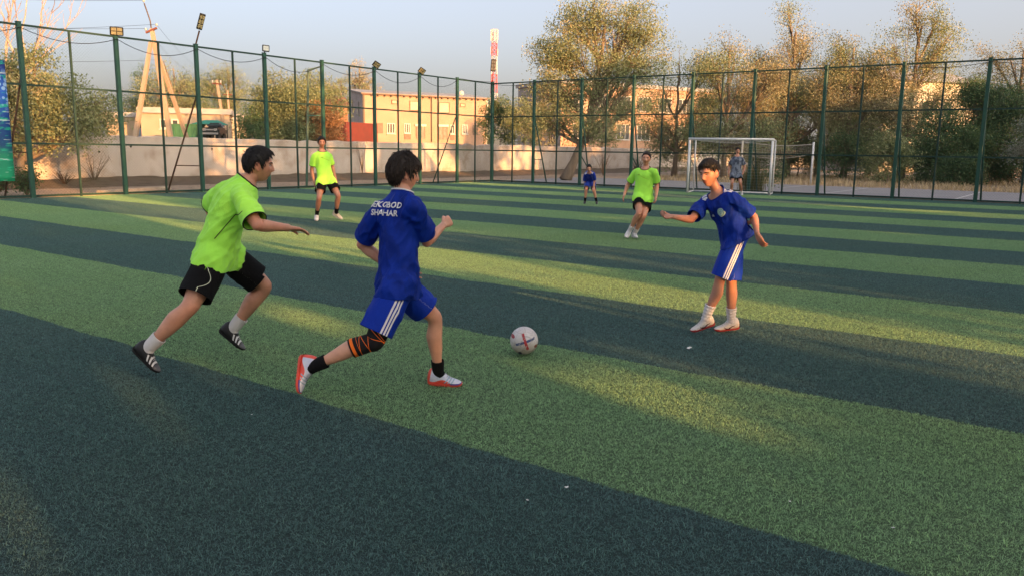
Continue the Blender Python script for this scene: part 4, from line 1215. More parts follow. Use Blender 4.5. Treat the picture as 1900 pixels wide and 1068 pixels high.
V, F, ti = blades(420, base, 1.25, .022, 9, .3); me = np_mesh('blades', V, F, False, [('tint', 'FACE', ti)]); link('blades', me, root, M_weed)
def scatter_R(n, m0, m1, o0, o1, seed):
    g = np.random.default_rng(seed); m_ = g.uniform(m0, m1, n); o_ = o0 + (o1 - o0) * g.uniform(0, 1, n) ** 1.4
    nz = np.array([mnoise.noise((a * .35, b * .35, 3)) for a, b in zip(m_, o_)])
    k = nz > g.uniform(-.55, .25, n); m_, o_ = m_[k], o_[k]
    P = np.array(K)[None, :] + np.array(dR)[None] * m_[:, None] - np.array(dL)[None] * o_[:, None]; P[:, 2] = -.05
    return P
P = scatter_R(12000, 2, 58, 11.6, 34, 3); P = P[np.repeat(np.arange(len(P)), 3)] + np.random.default_rng(4).normal(size=(len(P) * 3, 3)) * [.14, .14, 0]
V, F, ti = blades(len(P), P, .34, .03, 5, .7)
tag(link('dry_grass', np_mesh('dry_grass', V, F, False, [('tint', 'FACE', ti)]), None, M_drygrass), kind='stuff')
# leaf litter and sparse weeds between the left fence and the wall
g = np.random.default_rng(12); n = 2400
s_ = g.uniform(-30, 27, n); o_ = g.uniform(.9, 8.3, n)
nz = np.array([mnoise.noise((a * .5, b * .5, 7)) for a, b in zip(s_, o_)]); k = nz > g.uniform(-.4, .5, n); s_, o_ = s_[k], o_[k]
P = np.array(K)[None] + np.array(dL)[None] * s_[:, None] - np.array(dR)[None] * o_[:, None]; P[:, 2] = -.05 + .34 * np.clip((o_ - 5.9) / 2.7, 0, 1) ** 1.4
V, F, ti = blades(len(P), P, .09, .012, 6, 1.2)
tag(link('dry_weeds', np_mesh('dry_weeds', V, F, False, [('tint', 'FACE', ti)]), None, M_weed), kind='stuff')
# pale beam lying on the ground outside the left fence
mb = MB(); mb.box((Vector((-14.0, 26.9, .03)) + Vector((-13.2, 30.6, .03))) / 2, 1.9, .09, .06, (Vector((-13.2, 30.6, 0)) - Vector((-14.0, 26.9, 0))).normalized(), Vector((0.977, -.21, 0)))
tag(mb.build('concrete_beam', M_kerb), 'pale concrete beam lying on the ground outside the left fence', 'beam')
# ================================================================== UNSEEN WOOD ADDED BEHIND THE CAMERA (throws the long evening shade)
T_DIR = np.array([-math.sin(R(SUN_AZ)), -math.cos(R(SUN_AZ)), 0.0])       # the way the light travels over the ground
N_DIR = np.array([T_DIR[1], -T_DIR[0], 0.0])
WOOD_A = 22.0
def shade_wood_depth(s, h):
    """how thickly leaved the wood is, s metres across the light and h metres up"""
    # the figures below are heights for a wood 41 m off under a 7 degree sun
    h = (h / math.tan(R(SUN_EL)) - WOOD_A + 41.0) * math.tan(R(7.0))
    od = np.full_like(s, 5.5)
    streak = np.array([mnoise.noise((v * 2.3, 3.1, 0)) for v in s])
    fine = np.array([mnoise.noise((v * 6.0, 7.7, hh * .25)) for v, hh in zip(s, h)])
    def band(a, b, val, soft=.12):  # leaves thinned across the light to shape the sun streaks
        nonlocal od
        w = np.clip((s - a) / soft, 0, 1) * np.clip((b - s) / soft, 0, 1)
        od = od * (1 - w) + np.maximum(0, val) * w
    band(5.85, 6.55, 1.0 + 1.6 * fine)
    band(6.45, 7.85, 0.02 + 0 * s)
    band(7.75, 8.45, 1.6 + 2.2 * streak)
    band(8.45, 10.3, 2.3 + 2.5 * fine + 1.0 * streak)
    band(14.7, 17.6, np.where(h > 9.6, .4 + 1.5 * np.abs(fine) * 2, 5))
    band(21.4, 22.3, np.where(h > 8.6, .4, 5)); band(24.3, 25.9, np.where(h > 5.2, .3 + 1.0 * np.abs(fine), 5))
    band(28.5, 33.2, np.where(h > 9.9, .15, 5)); band(36.8, 42.4, np.where(h > 9.9, .9 + 2.5 * fine, 5))
    band(43.0, 72.0, np.where(h > 11.6, 0, 5.0), .5)
    def hole(s0, s1, h0, h1, val):  # gap in the leaves, shaped to let a patch of sun through
        nonlocal od
        w = np.clip((s - s0) / .08, 0, 1) * np.clip((s1 - s) / .08, 0, 1) * np.clip((h - h0) / .08, 0, 1) * np.clip((h1 - h) / .08, 0, 1)
        od = od * (1 - w) + val * w
    hole(3.78, 4.50, 5.26, 5.58, 0.0); hole(3.2, 3.8, 5.72, 6.0, .2); hole(4.62, 5.05, 5.28, 5.62, .35)
    hole(5.55, 6.6, 6.0, 8.9, .55)
    hole(.35, .95, 5.36, 5.60, 1.0); hole(5.05, 5.5, 5.3, 5.6, .9)
    top = 12.9 + .7 * np.array([mnoise.noise((v * .35, 1, 0)) for v in s]) + .5 * fine
    od = np.where(h > top, 0, od)
    return od
g = np.random.default_rng(77)
cards = []
for s0, s1, size in ((-14, -1, .45), (-1, 12, .21), (12, 78, .6)):
    area = (s1 - s0) * 15.7
    n = int(area * 5.5 / (size * size * .7 * .5))
    s_ = g.uniform(s0, s1, n); h_ = g.uniform(.6, 16.3, n)
    keep = g.uniform(0, 5.5, n) < shade_wood_depth(s_, h_)
    s_, h_ = s_[keep], h_[keep]
    a_ = -WOOD_A + g.normal(size=len(s_)) * .9
    # h is where the ray through the leaf crosses the plane a = -WOOD_A
    z_ = h_ + (a_ + WOOD_A) * -1 * math.tan(R(SUN_EL))
    cards.append((np.stack([s_ * N_DIR[0] + a_ * T_DIR[0], s_ * N_DIR[1] + a_ * T_DIR[1], z_], 1), size))
Vs, Fs, n0 = [], [], 0
for cen, size in cards:
    N = len(cen)
    a = g.normal(size=(N, 3)); a /= np.linalg.norm(a, axis=1)[:, None]
    b = g.normal(size=(N, 3)); b -= a * (a * b).sum(1)[:, None]; b /= np.linalg.norm(b, axis=1)[:, None]
    u = a * size * .6; v = b * size * .5
    Vs.append(np.stack([cen - u, cen + v, cen + u, cen - v], 1).reshape(-1, 3)); Fs.append(np.arange(N * 4).reshape(N, 4) + n0); n0 += N * 4
V = np.concatenate(Vs); F = np.concatenate(Fs)
tag(link('shade_wood', np_mesh('shade_wood', V, F, False, [('tint', 'FACE', g.uniform(.1, .7, len(F)))]), None, M_leaf_green), kind='stuff')
mb = MB()
for s_ in np.arange(-13, 77, 4.6):
    if 5.4 < s_ < 11: continue
    q = N_DIR * s_ + T_DIR * (-WOOD_A + .8 * math.sin(s_ * 3)); mb.tube([(q[0], q[1], -.05), (q[0] + .1, q[1], 6), (q[0], q[1], 11)], [.24, .17, .06], 6)
tag(mb.build('shade_wood_trunks', M_bark), kind='stuff')

# ================================================================== GRASS FIBRES OF THE PITCH
g = np.random.default_rng(21)
NB = 21000
bx = g.uniform(0, 1, NB); by = g.uniform(0, 1, NB)
gx_, gy_ = 58, 58
clx = g.uniform(-.35, .35, (gx_, gy_, 2)); clh = g.uniform(.35, 1.35, (gx_, gy_))
ix = np.minimum((bx * gx_).astype(int), gx_ - 1); iy = np.minimum((by * gy_).astype(int), gy_ - 1)
lean_c = clx[ix, iy]; hc = clh[ix, iy]
base = np.stack([bx, by, np.zeros(NB)], 1)
h_ = .0125 * hc * g.uniform(.6, 1.2, NB)
ln = (lean_c * 1.2 + g.normal(size=(NB, 2)) * .95) * h_[:, None]
an = g.uniform(0, 6.283, NB); sd = np.stack([np.cos(an), np.sin(an), np.zeros(NB)], 1) * (.0025 * g.uniform(.6, 1.3, NB))[:, None] * .5
L3 = np.concatenate([ln, np.zeros((NB, 1))], 1); UPv = np.array([0, 0, 1.0])
mid = base + L3 * .35 + UPv * (h_ * .62)[:, None]; tip = base + L3 + UPv * (h_ * np.sqrt(np.maximum(.15, 1 - .35 * np.minimum(1.6, (ln ** 2).sum(1) / h_ ** 2))))[:, None]
V = np.stack([base - sd, base + sd, mid - sd * .85, mid + sd * .85, tip - sd * .25, tip + sd * .25], 1).reshape(-1, 3)
I = np.arange(NB)[:, None] * 6
F = np.concatenate([I + [0, 1, 3, 2], I + [2, 3, 5, 4]], 0)
tint = g.uniform(0, 1, NB) ** 1.1; tint = np.concatenate([tint, tint])
# squares of the pitch that the camera (or a step beside it) can see
pts = []
for i in range(0, 44):
    for j in range(-34, 32):
        c_ = K + dL * (i + .5) + dR * (j + .5)
        if c_.y < 1.2 or abs(c_.x) > c_.y * .66 + 1.6: continue
        if i + 0 < 0 or j < 0 and False: continue
        # inside the cage only
        if j < 0: continue
        pts.append((i, j))
# LF runs along dL from the corner at j = 0; the pitch lies on the +dR side
pts = np.array([(i, j) for i, j in pts], float)
npt = len(pts)
Vp = np.concatenate([V, np.stack([pts[:, 0], pts[:, 1], np.zeros(npt)], 1)])
me = np_mesh('turf', Vp, F, False, [('tint', 'FACE', tint)])
a = me.attributes.new('cell', 'FLOAT', 'POINT'); a.data.foreach_set('value', np.concatenate([np.zeros(len(V)), np.ones(npt)]).astype(np.float32))
a = me.attributes.new('turn', 'FLOAT', 'POINT'); a.data.foreach_set('value', np.concatenate([np.zeros(len(V)), g.integers(0, 4, npt)]).astype(np.float32))
turf_o = link('turf', me, None, M_turf_blade)
turf_o.matrix_world = Matrix(((dL.x, dR.x, 0, K.x), (dL.y, dR.y, 0, K.y), (0, 0, 1, .001), (0, 0, 0, 1)))
tag(turf_o, kind='stuff')
ng = bpy.data.node_groups.new('turf_cells', 'GeometryNodeTree')
ng.interface.new_socket('Geometry', in_out='INPUT', socket_type='NodeSocketGeometry')
ng.interface.new_socket('Geometry', in_out='OUTPUT', socket_type='NodeSocketGeometry')
gi = ng.nodes.new('NodeGroupInput'); go = ng.nodes.new('NodeGroupOutput')
at_ = ng.nodes.new('GeometryNodeInputNamedAttribute'); at_.data_type = 'FLOAT'; at_.inputs['Name'].default_value = 'cell'
gt = ng.nodes.new('FunctionNodeCompare'); gt.data_type = 'FLOAT'; gt.operation = 'GREATER_THAN'; gt.inputs[1].default_value = .5
ng.links.new(at_.outputs[0], gt.inputs[0])
sep = ng.nodes.new('GeometryNodeSeparateGeometry'); sep.domain = 'POINT'
ng.links.new(gi.outputs[0], sep.inputs[0]); ng.links.new(gt.outputs[0], sep.inputs[1])
iop = ng.nodes.new('GeometryNodeInstanceOnPoints')
ng.links.new(sep.outputs[0], iop.inputs['Points']); 
# centre the patch so that quarter turns keep it on its square
tr = ng.nodes.new('GeometryNodeTransform'); tr.inputs['Translation'].default_value = (-.5, -.5, 0)
ng.links.new(sep.outputs[1], tr.inputs[0]); ng.links.new(tr.outputs[0], iop.inputs['Instance'])
at2 = ng.nodes.new('GeometryNodeInputNamedAttribute'); at2.data_type = 'FLOAT'; at2.inputs['Name'].default_value = 'turn'
mul = ng.nodes.new('ShaderNodeMath'); mul.operation = 'MULTIPLY'; mul.inputs[1].default_value = math.pi / 2
ng.links.new(at2.outputs[0], mul.inputs[0])
cx = ng.nodes.new('ShaderNodeCombineXYZ'); ng.links.new(mul.outputs[0], cx.inputs[2])
rot = ng.nodes.new('FunctionNodeEulerToRotation'); ng.links.new(cx.outputs[0], rot.inputs[0]); ng.links.new(rot.outputs[0], iop.inputs['Rotation'])
t2 = ng.nodes.new('GeometryNodeTransform'); t2.inputs['Translation'].default_value = (.5, .5, 0)
ng.links.new(iop.outputs[0], t2.inputs[0]); ng.links.new(t2.outputs[0], go.inputs[0])
md = turf_o.modifiers.new('cells', 'NODES'); md.node_group = ng
# ================================================================== PEOPLE
# joints of each player in metres (right and left as the player has them)
POSES = {
    'G1': {'pel': (-2.145, 5.720, 0.838), 'neck': (-1.925, 5.750, 1.357), 'head': (-1.837, 5.770, 1.477), 'hipR': (-2.132, 5.633, 0.834), 'hipL': (-2.150, 5.808, 0.831), 'shR': (-1.919, 5.573, 1.263), 'shL': (-2.096, 5.829, 1.289), 'elR': (-1.751, 5.414, 1.076), 'wrR': (-1.594, 5.612, 1.041), 'elL': (-2.289, 6.007, 1.148), 'wrL': (-2.303, 6.149, 0.937), 'knR': (-2.230, 5.390, 0.510), 'anR': (-2.527, 5.369, 0.218), 'knL': (-1.879, 5.966, 0.557), 'anL': (-2.139, 5.949, 0.232), 'tipR': (-2.445, 5.352, 0.034), 'tipL': (-2.034, 5.935, 0.041), 'H': 1.70},
    'B1': {'pel': (-0.729, 4.980, 0.780), 'neck': (-0.703, 5.030, 1.331), 'head': (-0.694, 5.050, 1.452), 'hipR': (-0.687, 4.904, 0.786), 'hipL': (-0.774, 5.052, 0.768), 'shR': (-0.603, 4.881, 1.251), 'shL': (-0.851, 5.011, 1.204), 'elR': (-0.550, 5.049, 1.020), 'wrR': (-0.461, 5.264, 1.109), 'elL': (-0.986, 5.145, 0.985), 'wrL': (-0.743, 5.152, 0.802), 'knR': (-0.852, 4.788, 0.430), 'anR': (-1.225, 4.750, 0.272), 'knL': (-0.511, 5.205, 0.498), 'anL': (-0.500, 5.274, 0.097), 'tipR': (-1.313, 4.661, 0.074), 'tipL': (-0.294, 5.258, 0.009), 'H': 1.66},
    'BR': {'pel': (1.979, 6.980, 0.881), 'neck': (1.780, 6.960, 1.272), 'head': (1.693, 6.930, 1.435), 'hipL': (1.971, 6.899, 0.880), 'hipR': (1.982, 7.061, 0.882), 'shL': (1.884, 6.814, 1.231), 'shR': (1.711, 7.102, 1.178), 'elL': (2.092, 6.889, 1.071), 'wrL': (2.070, 6.696, 0.940), 'elR': (1.560, 6.928, 1.032), 'wrR': (1.364, 6.804, 1.067), 'knL': (1.832, 6.880, 0.523), 'anL': (1.732, 6.931, 0.158), 'knR': (1.962, 7.004, 0.486), 'anR': (2.003, 7.072, 0.112), 'tipR': (1.842, 7.093, 0.019), 'tipL': (1.576, 6.935, 0.022), 'H': 1.56},
    'FG': {'pel': (-4.191, 17.800, 0.922), 'neck': (-4.258, 17.800, 1.548), 'head': (-4.246, 17.770, 1.724), 'hipR': (-4.260, 17.737, 0.899), 'hipL': (-4.104, 17.842, 0.910), 'shR': (-4.399, 17.681, 1.429), 'shL': (-4.126, 17.940, 1.444), 'elR': (-4.491, 17.777, 1.132), 'wrR': (-4.432, 17.749, 0.861), 'elL': (-4.102, 18.127, 1.178), 'wrL': (-4.024, 18.078, 0.915), 'knR': (-4.269, 17.483, 0.521), 'anR': (-4.387, 17.731, 0.157), 'knL': (-3.878, 17.650, 0.564), 'anL': (-3.986, 17.882, 0.187), 'tipR': (-4.364, 17.573, 0.014), 'tipL': (-3.839, 17.861, 0.033), 'H': 1.86},
    'MG': {'pel': (2.432, 15.000, 0.772), 'neck': (2.459, 14.940, 1.326), 'head': (2.455, 14.900, 1.505), 'hipR': (2.346, 14.971, 0.783), 'hipL': (2.523, 14.996, 0.764), 'shR': (2.296, 15.038, 1.242), 'shL': (2.611, 14.813, 1.262), 'elR': (2.175, 15.190, 1.003), 'wrR': (2.090, 15.036, 0.806), 'elL': (2.690, 14.970, 1.009), 'wrL': (2.653, 14.819, 0.796), 'knR': (2.325, 14.634, 0.515), 'anR': (2.203, 14.865, 0.172), 'knL': (2.420, 14.718, 0.450), 'anL': (2.311, 14.963, 0.113), 'tipR': (2.109, 14.741, 0.041), 'tipL': (2.326, 14.775, 0.041), 'H': 1.76},
    'KID': {'pel': (2.416, 25.200, 0.676), 'neck': (2.357, 24.850, 0.987), 'head': (2.326, 24.740, 1.113), 'hipR': (2.341, 25.201, 0.658), 'hipL': (2.493, 25.192, 0.661), 'shR': (2.235, 24.956, 0.916), 'shL': (2.482, 24.741, 0.926), 'elR': (2.238, 25.119, 0.710), 'wrR': (2.283, 25.076, 0.494), 'elL': (2.521, 24.901, 0.722), 'wrL': (2.496, 24.838, 0.508), 'knR': (2.269, 24.905, 0.452), 'anR': (2.256, 25.015, 0.101), 'knL': (2.511, 24.887, 0.456), 'anL': (2.603, 24.931, 0.103), 'tipR': (2.222, 24.887, -0.009), 'tipL': (2.601, 24.798, -0.006), 'H': 1.50},
    'KEEP': {'pel': (8.892, 32.000, 0.874), 'neck': (8.893, 32.000, 1.533), 'head': (8.902, 32.000, 1.744), 'hipR': (8.793, 32.027, 0.851), 'hipL': (8.992, 31.971, 0.855), 'shR': (8.721, 32.046, 1.403), 'shL': (9.089, 31.944, 1.409), 'elR': (8.618, 32.118, 1.102), 'wrR': (8.593, 32.005, 0.848), 'elL': (9.211, 32.002, 1.113), 'wrL': (9.139, 31.885, 0.870), 'knR': (8.693, 31.810, 0.462), 'anR': (8.762, 32.061, 0.087), 'knL': (9.013, 31.729, 0.470), 'anL': (9.144, 31.957, 0.098), 'tipR': (8.679, 31.891, -0.012), 'tipL': (9.118, 31.769, 0.001), 'H': 1.86},
}
from mathutils.bvhtree import BVHTree
def unit(v): return v / max(np.linalg.norm(v), 1e-9)
def perp(v, ax): return unit(v - ax * v.dot(ax))
def sm(x, a, b):
    x = np.clip((x - a) / (b - a), 0, 1); return x * x * (3 - 2 * x)

class Solid:
    """closed shells that are fused into one skin by a voxel remesh"""
    def __init__(s): s.V = []; s.F = []
    def rings(s, C, U, W, ru, rv, n=18, ex=2.0):
        """rings with centres C, axes U and W, radii ru, rv (superellipse exponent ex); rounded ends"""
        m = len(C); b = len(s.V)
        an = np.linspace(0, 2 * math.pi, n, endpoint=False)
        ca, sa = np.cos(an), np.sin(an)
        cx = np.sign(ca) * np.abs(ca) ** (2 / ex); sx = np.sign(sa) * np.abs(sa) ** (2 / ex)
        for i in range(m):
            for k in range(n):
                s.V.append(C[i] + U[i] * ru[i] * cx[k] + W[i] * rv[i] * sx[k])
        for i in range(m - 1):
            for k in range(n):
                k2 = (k + 1) % n
                s.F.append((b + i * n + k, b + i * n + k2, b + (i + 1) * n + k2, b + (i + 1) * n + k))
        for e, rev in ((0, True), (m - 1, False)):
            ctr = len(s.V); s.V.append(np.array(C[e]))
            for k in range(n):
                q = (b + e * n + k, b + e * n + (k + 1) % n, ctr)
                s.F.append(q[::-1] if rev else q)
    def limb(s, pts, t, rad, ref, rv=None, off=None, n=16, m=22):
        """tube along a polyline; radii given at stations t; ref keeps the cross-section steady"""
        P = np.array(pts, float); sg = np.linalg.norm(np.diff(P, axis=0), axis=1); cum = np.concatenate([[0], np.cumsum(sg)]) / sg.sum()
        tt = np.linspace(0, 1, m)
        C = np.stack([np.interp(tt, cum, P[:, k]) for k in range(3)], 1)
        if len(P) > 2:                                   # soften the bends
            for _ in range(5): C[1:-1] = (C[:-2] + 2 * C[1:-1] + C[2:]) / 4
        D = np.gradient(C, axis=0); D = np.array([unit(d) for d in D])
        U = np.array([perp(np.array(ref, float), d) for d in D]); W = np.cross(D, U)
        r = np.interp(tt, t, rad); r2 = np.interp(tt, t, rv) if rv is not None else r
        if off is not None:
            o = np.interp(tt, off[0], off[1]); C = C + U * o[:, None]
        # rounded caps
        e0, e1 = C[0] - D[0] * r[0] * .45, C[-1] + D[-1] * r[-1] * .45
        C = np.vstack([e0, C, e1]); U = np.vstack([U[:1], U, U[-1:]]); W = np.vstack([W[:1], W, W[-1:]])
        r = np.concatenate([[r[0] * .6], r, [r[-1] * .6]]); r2 = np.concatenate([[r2[0] * .6], r2, [r2[-1] * .6]])
        s.rings(C, U, W, r, r2, n)
    def ball(s, c, ax, rad, n=14, m=9):
        C = []; ru = []; rv = []; U = []; W = []
        for i in range(m):
            th = math.pi * (i + .5) / m
            C.append(np.array(c) + ax[2] * (-math.cos(th)) * rad[2]); ru.append(rad[0] * math.sin(th)); rv.append(rad[1] * math.sin(th)); U.append(ax[0]); W.append(ax[1])
        s.rings(C, U, W, ru, rv, n)
    def grid(s, V, nu, nv):
        """closed grid: nu around, nv rows"""
        b = len(s.V); s.V.extend(list(V))
        for i in range(nv - 1):
            for k in range(nu):
                k2 = (k + 1) % nu
                s.F.append((b + i * nu + k, b + i * nu + k2, b + (i + 1) * nu + k2, b + (i + 1) * nu + k))
        for e, rev in ((0, True), (nv - 1, False)):
            ctr = len(s.V); s.V.append(np.mean(V[e * nu:(e + 1) * nu], axis=0))
            for k in range(nu):
                q = (b + e * nu + k, b + e * nu + (k + 1) % nu, ctr); s.F.append(q[::-1] if rev else q)
    def fuse(s, voxel, smooth=3, fac=.5):
        me = bpy.data.meshes.new('tmp'); me.from_pydata([tuple(v) for v in s.V], [], s.F); me.update()
        bm = bmesh.new(); bm.from_mesh(me); bmesh.ops.recalc_face_normals(bm, faces=bm.faces[:]); bm.to_mesh(me); bm.free()
        o = bpy.data.objects.new('tmp', me); COL.objects.link(o)
        r = o.modifiers.new('r', 'REMESH'); r.mode = 'VOXEL'; r.voxel_size = voxel
        if smooth:
            q = o.modifiers.new('s', 'SMOOTH'); q.factor = fac; q.iterations = smooth
        dg = bpy.context.evaluated_depsgraph_get()
        res = bpy.data.meshes.new_from_object(o.evaluated_get(dg))
        bpy.data.objects.remove(o); bpy.data.meshes.remove(me)
        return res

def me_co(me):
    a = np.empty(len(me.vertices) * 3, np.float32); me.vertices.foreach_get('co', a); return a.reshape(-1, 3).astype(float)
def me_no(me):
    a = np.empty(len(me.vertices) * 3, np.float32); me.vertices.foreach_get('normal', a); return a.reshape(-1, 3).astype(float)
def set_attr(me, name, arr):
    a = me.attributes.new(name, 'FLOAT', 'POINT'); a.data.foreach_set('value', np.asarray(arr, np.float32))
def all_smooth(me):
    me.polygons.foreach_set('use_smooth', np.ones(len(me.polygons), bool)); me.update()

def hand(S, wrist, d, nrm, right, k, curl=(20, 30, 20), thumb=(35, 20), spread=6, tilt=0):
    """palm, five fingers of unequal length, thumb from the side of the palm"""
    d = unit(np.array(d, float)); nrm = perp(np.array(nrm, float), d)
    th = np.cross(d, nrm) if right else np.cross(nrm, d)          # towards the thumb
    L = .088 * k
    C = [wrist - d * .02 * k, wrist + d * .015 * k, wrist + d * L * .5, wrist + d * L * .85, wrist + d * L]
    S.rings(C, [th] * 5, [nrm] * 5, [.024 * k, .027 * k, .037 * k, .040 * k, .034 * k], [.019 * k, .018 * k, .016 * k, .0135 * k, .009 * k], 14, 2.6)
    for i, (lat, ln, r) in enumerate(((.029, .070, .0082), (.010, .078, .0085), (-.009, .073, .0082), (-.027, .058, .0073))):
        ang = [math.radians(c) for c in curl]
        base = wrist + d * (L * (.97 - .03 * (i == 3))) + th * lat * k
        dd = unit(d + th * math.tan(math.radians(spread * (1.2 - i * .8))) )
        pts = [base - dd * .012 * k]; a = 0; p = base
        pts.append(p)
        for seg, f in zip(ang, (.46, .30, .24)):
            a += seg
            p = p + (dd * math.cos(a) + nrm * math.sin(a)) * ln * f * k
            pts.append(p)
        S.limb(pts, [0, .5, 1], [r * k * 1.05, r * k, r * k * .82], th, n=9, m=14)
    b0 = wrist + d * L * .22 + th * .026 * k + nrm * .004 * k
    a1, a2 = math.radians(thumb[0]), math.radians(thumb[1])
    d1 = unit(d * math.cos(a1) + th * math.sin(a1) + nrm * .35)
    d2 = unit(d * math.cos(a1 - a2) + th * math.sin(a1 - a2) + nrm * .55)
    S.limb([b0 - d1 * .015 * k, b0 + d1 * .038 * k, b0 + d1 * .038 * k + d2 * .030 * k], [0, .6, 1], [.0125 * k, .0098 * k, .0078 * k], nrm, n=9, m=12)

def head_grid(nu=56, nv=44):
    """head in its own frame: x to its right, y forward, z up; unit = metres for a 0.225 m head"""
    V = []
    for i in range(nv):
        ph = math.pi * ((i + .5) / nv) - math.pi / 2
        for k in range(nu):
            th = 2 * math.pi * k / nu
            x, y, z = math.cos(ph) * math.sin(th), math.cos(ph) * math.cos(th), math.sin(ph)
            V.append((x, y, z))
    D = np.array(V)
    x = D[:, 0] * .074; y = np.where(D[:, 1] > 0, D[:, 1] * .094, D[:, 1] * .100); z = np.where(D[:, 2] > 0, D[:, 2] * .112, D[:, 2] * .118)
    lo = sm(-z, .005, .118)
    x = x * (1 - .36 * lo ** 1.2)
    front = sm(y, -.02, .05)
    y = np.where(y < 0, y * (1 - .50 * lo), y * (1 - .10 * lo))
    y = y + .010 * lo * front
    # flatter temples and forehead
    x = x * (1 - .06 * sm(z, .02, .09) * front)
    g = lambda a, m, s_: np.exp(-((a - m) / s_) ** 2)
    ax = np.abs(x)
    f2 = (y > .02)
    y = y + f2 * (.005 * g(z, .026, .010) * g(ax, .028, .024))                     # brow
    y = y - f2 * (.011 * g(z, .006, .012) * g(ax, .031, .014))                     # eye sockets
    y = y + f2 * (.004 * g(z, -.022, .016)) * g(ax, .046, .016)                    # cheekbones
    zz = np.clip((.016 - z) / .050, 0, 1)
    ridge = np.where((z < .018) & (z > -.044), .004 + .022 * zz ** 1.15, 0) * np.where(z < -.034, np.clip((z + .046) / .012, 0, 1), 1)
    y = y + f2 * ridge * g(ax, 0, .0085 + .006 * zz)
    y = y + f2 * .008 * g(z, -.033, .008) * g(ax, .013, .007)                      # wings of the nose
    y = y + f2 * (.0065 * g(z, -.057, .0055) + .0070 * g(z, -.071, .007) - .004 * g(z, -.0635, .0030)) * g(ax, 0, .021)
    y = y + f2 * .009 * g(z, -.100, .014) * g(ax, 0, .022)                         # chin
    y = y - f2 * .004 * g(z, -.084, .007) * g(ax, 0, .024)
    return np.stack([x, y, z], 1), nu, nv

def frame_from(front, up):
    f = unit(np.array(front, float)); u = perp(np.array(up, float), f); r = np.cross(f, u)
    return r, f, u

M_skin_cache = {}
def skin_mat(name, base):
    t = NT(name)
    n1 = t.noise(9.0, t.pos(), 4, .6)
    n2 = t.noise(70.0, t.pos(), 4, .6)
    c = t.mix(t.rng(n1, .3, .7), tuple(b * .80 for b in base), tuple(min(1, b * 1.10) for b in base))
    red = (base[0] * 1.02, base[1] * .72, base[2] * .70)
    c = t.mix(t.math('MULTIPLY', t.attr('blush'), .6), c, red)
    c = t.mix(t.attr('lip'), c, (base[0] * .78, base[1] * .42, base[2] * .45))
    t.bump(n2, .12, .004)
    m = t.done(c, .42, .45)
    t.b.inputs['Subsurface Weight'].default_value = .12
    t.b.inputs['Subsurface Radius'].default_value = (.012, .005, .003)
    t.b.inputs['Subsurface Scale'].default_value = .6
    return m
def cloth_mat(name, col, var=.10, rough=.75, sheen=.15, pattern=None, stripes=None, weave=900.0):
    t = NT(name)
    c = col
    n1 = t.noise(6.0, t.pos(), 4, .6)
    c = t.mix(t.rng(n1, .3, .7), tuple(b * (1 - var) for b in col), tuple(min(1, b * (1 + var)) for b in col))
    if pattern is not None:
        c2, sc, thr = pattern
        pn = t.noise(sc, t.mapping(t.pos(), scale=(1, 1, .55)), 4, .65)
        c = t.mix(t.rng(pn, thr - .03, thr + .03), c, c2)
    if stripes is not None:
        sd = t.attr('sd'); tl = t.attr('tl')
        if stripes == 'three':
            for o_ in (-.021, 0, .021):
                m_ = t.math('LESS_THAN', t.math('ABSOLUTE', t.math('SUBTRACT', sd, o_)), .0062)
                c = t.mix(m_, c, (.78, .78, .80))
        elif stripes == 'piping':
            m1 = t.math('LESS_THAN', t.math('ABSOLUTE', t.math('ADD', sd, -.004)), t.rng(tl, .12, .42, .017, 0.0))
            c = t.mix(m1, c, (.34, .86, .03))
            cur = t.math('MULTIPLY', t.math('SINE', t.math('MULTIPLY', t.rng(tl, .36, .74), 3.0)), .055)
            m2 = t.math('LESS_THAN', t.math('ABSOLUTE', t.math('SUBTRACT', t.math('ADD', sd, -.004), cur)), .0022)
            m2 = t.math('MULTIPLY', m2, t.math('GREATER_THAN', tl, .36))
            c = t.mix(m2, c, (.62, .66, .50))
        elif stripes == 'shoulder':
            for o_ in (-.020, 0, .020):
                m_ = t.math('LESS_THAN', t.math('ABSOLUTE', t.math('SUBTRACT', sd, o_)), .0066)
                m_ = t.math('MULTIPLY', m_, t.math('GREATER_THAN', tl, .5))
                c = t.mix(m_, c, (.78, .78, .80))
    wv = t.noise(weave, t.pos(), 2, .5); fold = t.noise(22.0, t.mapping(t.pos(), scale=(1, 1, .6)), 5, .6)
    t.bump(t.math('ADD', t.math('MULTIPLY', wv, .25), fold), .45, .016)
    m = t.done(c, rough, .16)
    t.b.inputs['Sheen Weight'].default_value = sheen
    return m
NEON = (0.40, 0.92, 0.095)
M_neon = cloth_mat('neon_green_jersey', NEON, .05)
M_black_cloth = cloth_mat('black_shorts_cloth', (0.005, 0.005, 0.006), .2, .85, .0)
M_black_piped = cloth_mat('black_piped_shorts_cloth', (0.005, 0.005, 0.006), .2, .85, .0, stripes='piping')
BLUE = (0.002, 0.025, 0.28)
M_blue_shirt = cloth_mat('blue_jersey', BLUE, .12, .62, .0, pattern=((0.002, 0.020, 0.22), 7.0, .52), stripes='shoulder')
M_blue_shorts = cloth_mat('blue_striped_shorts_cloth', (0.002, 0.028, 0.34), .10, .6, .0, stripes='three')
M_camo = cloth_mat('grey_camouflage_shirt', (0.16, 0.19, 0.25), .1, .8, .1, pattern=((0.055, 0.07, 0.105), 9.0, .5))
M_sock_white = cloth_mat('white_sock_knit', (0.62, 0.60, 0.60), .06, .9, .2)
M_sock_black = cloth_mat('black_sock_knit', (0.006, 0.006, 0.007), .1, .9, .0)
M_trim_black = simple('black_trim', (0.010, 0.012, 0.010), .8, .1)
M_trim_white = simple('white_trim', (0.70, 0.70, 0.72), .8, .05)
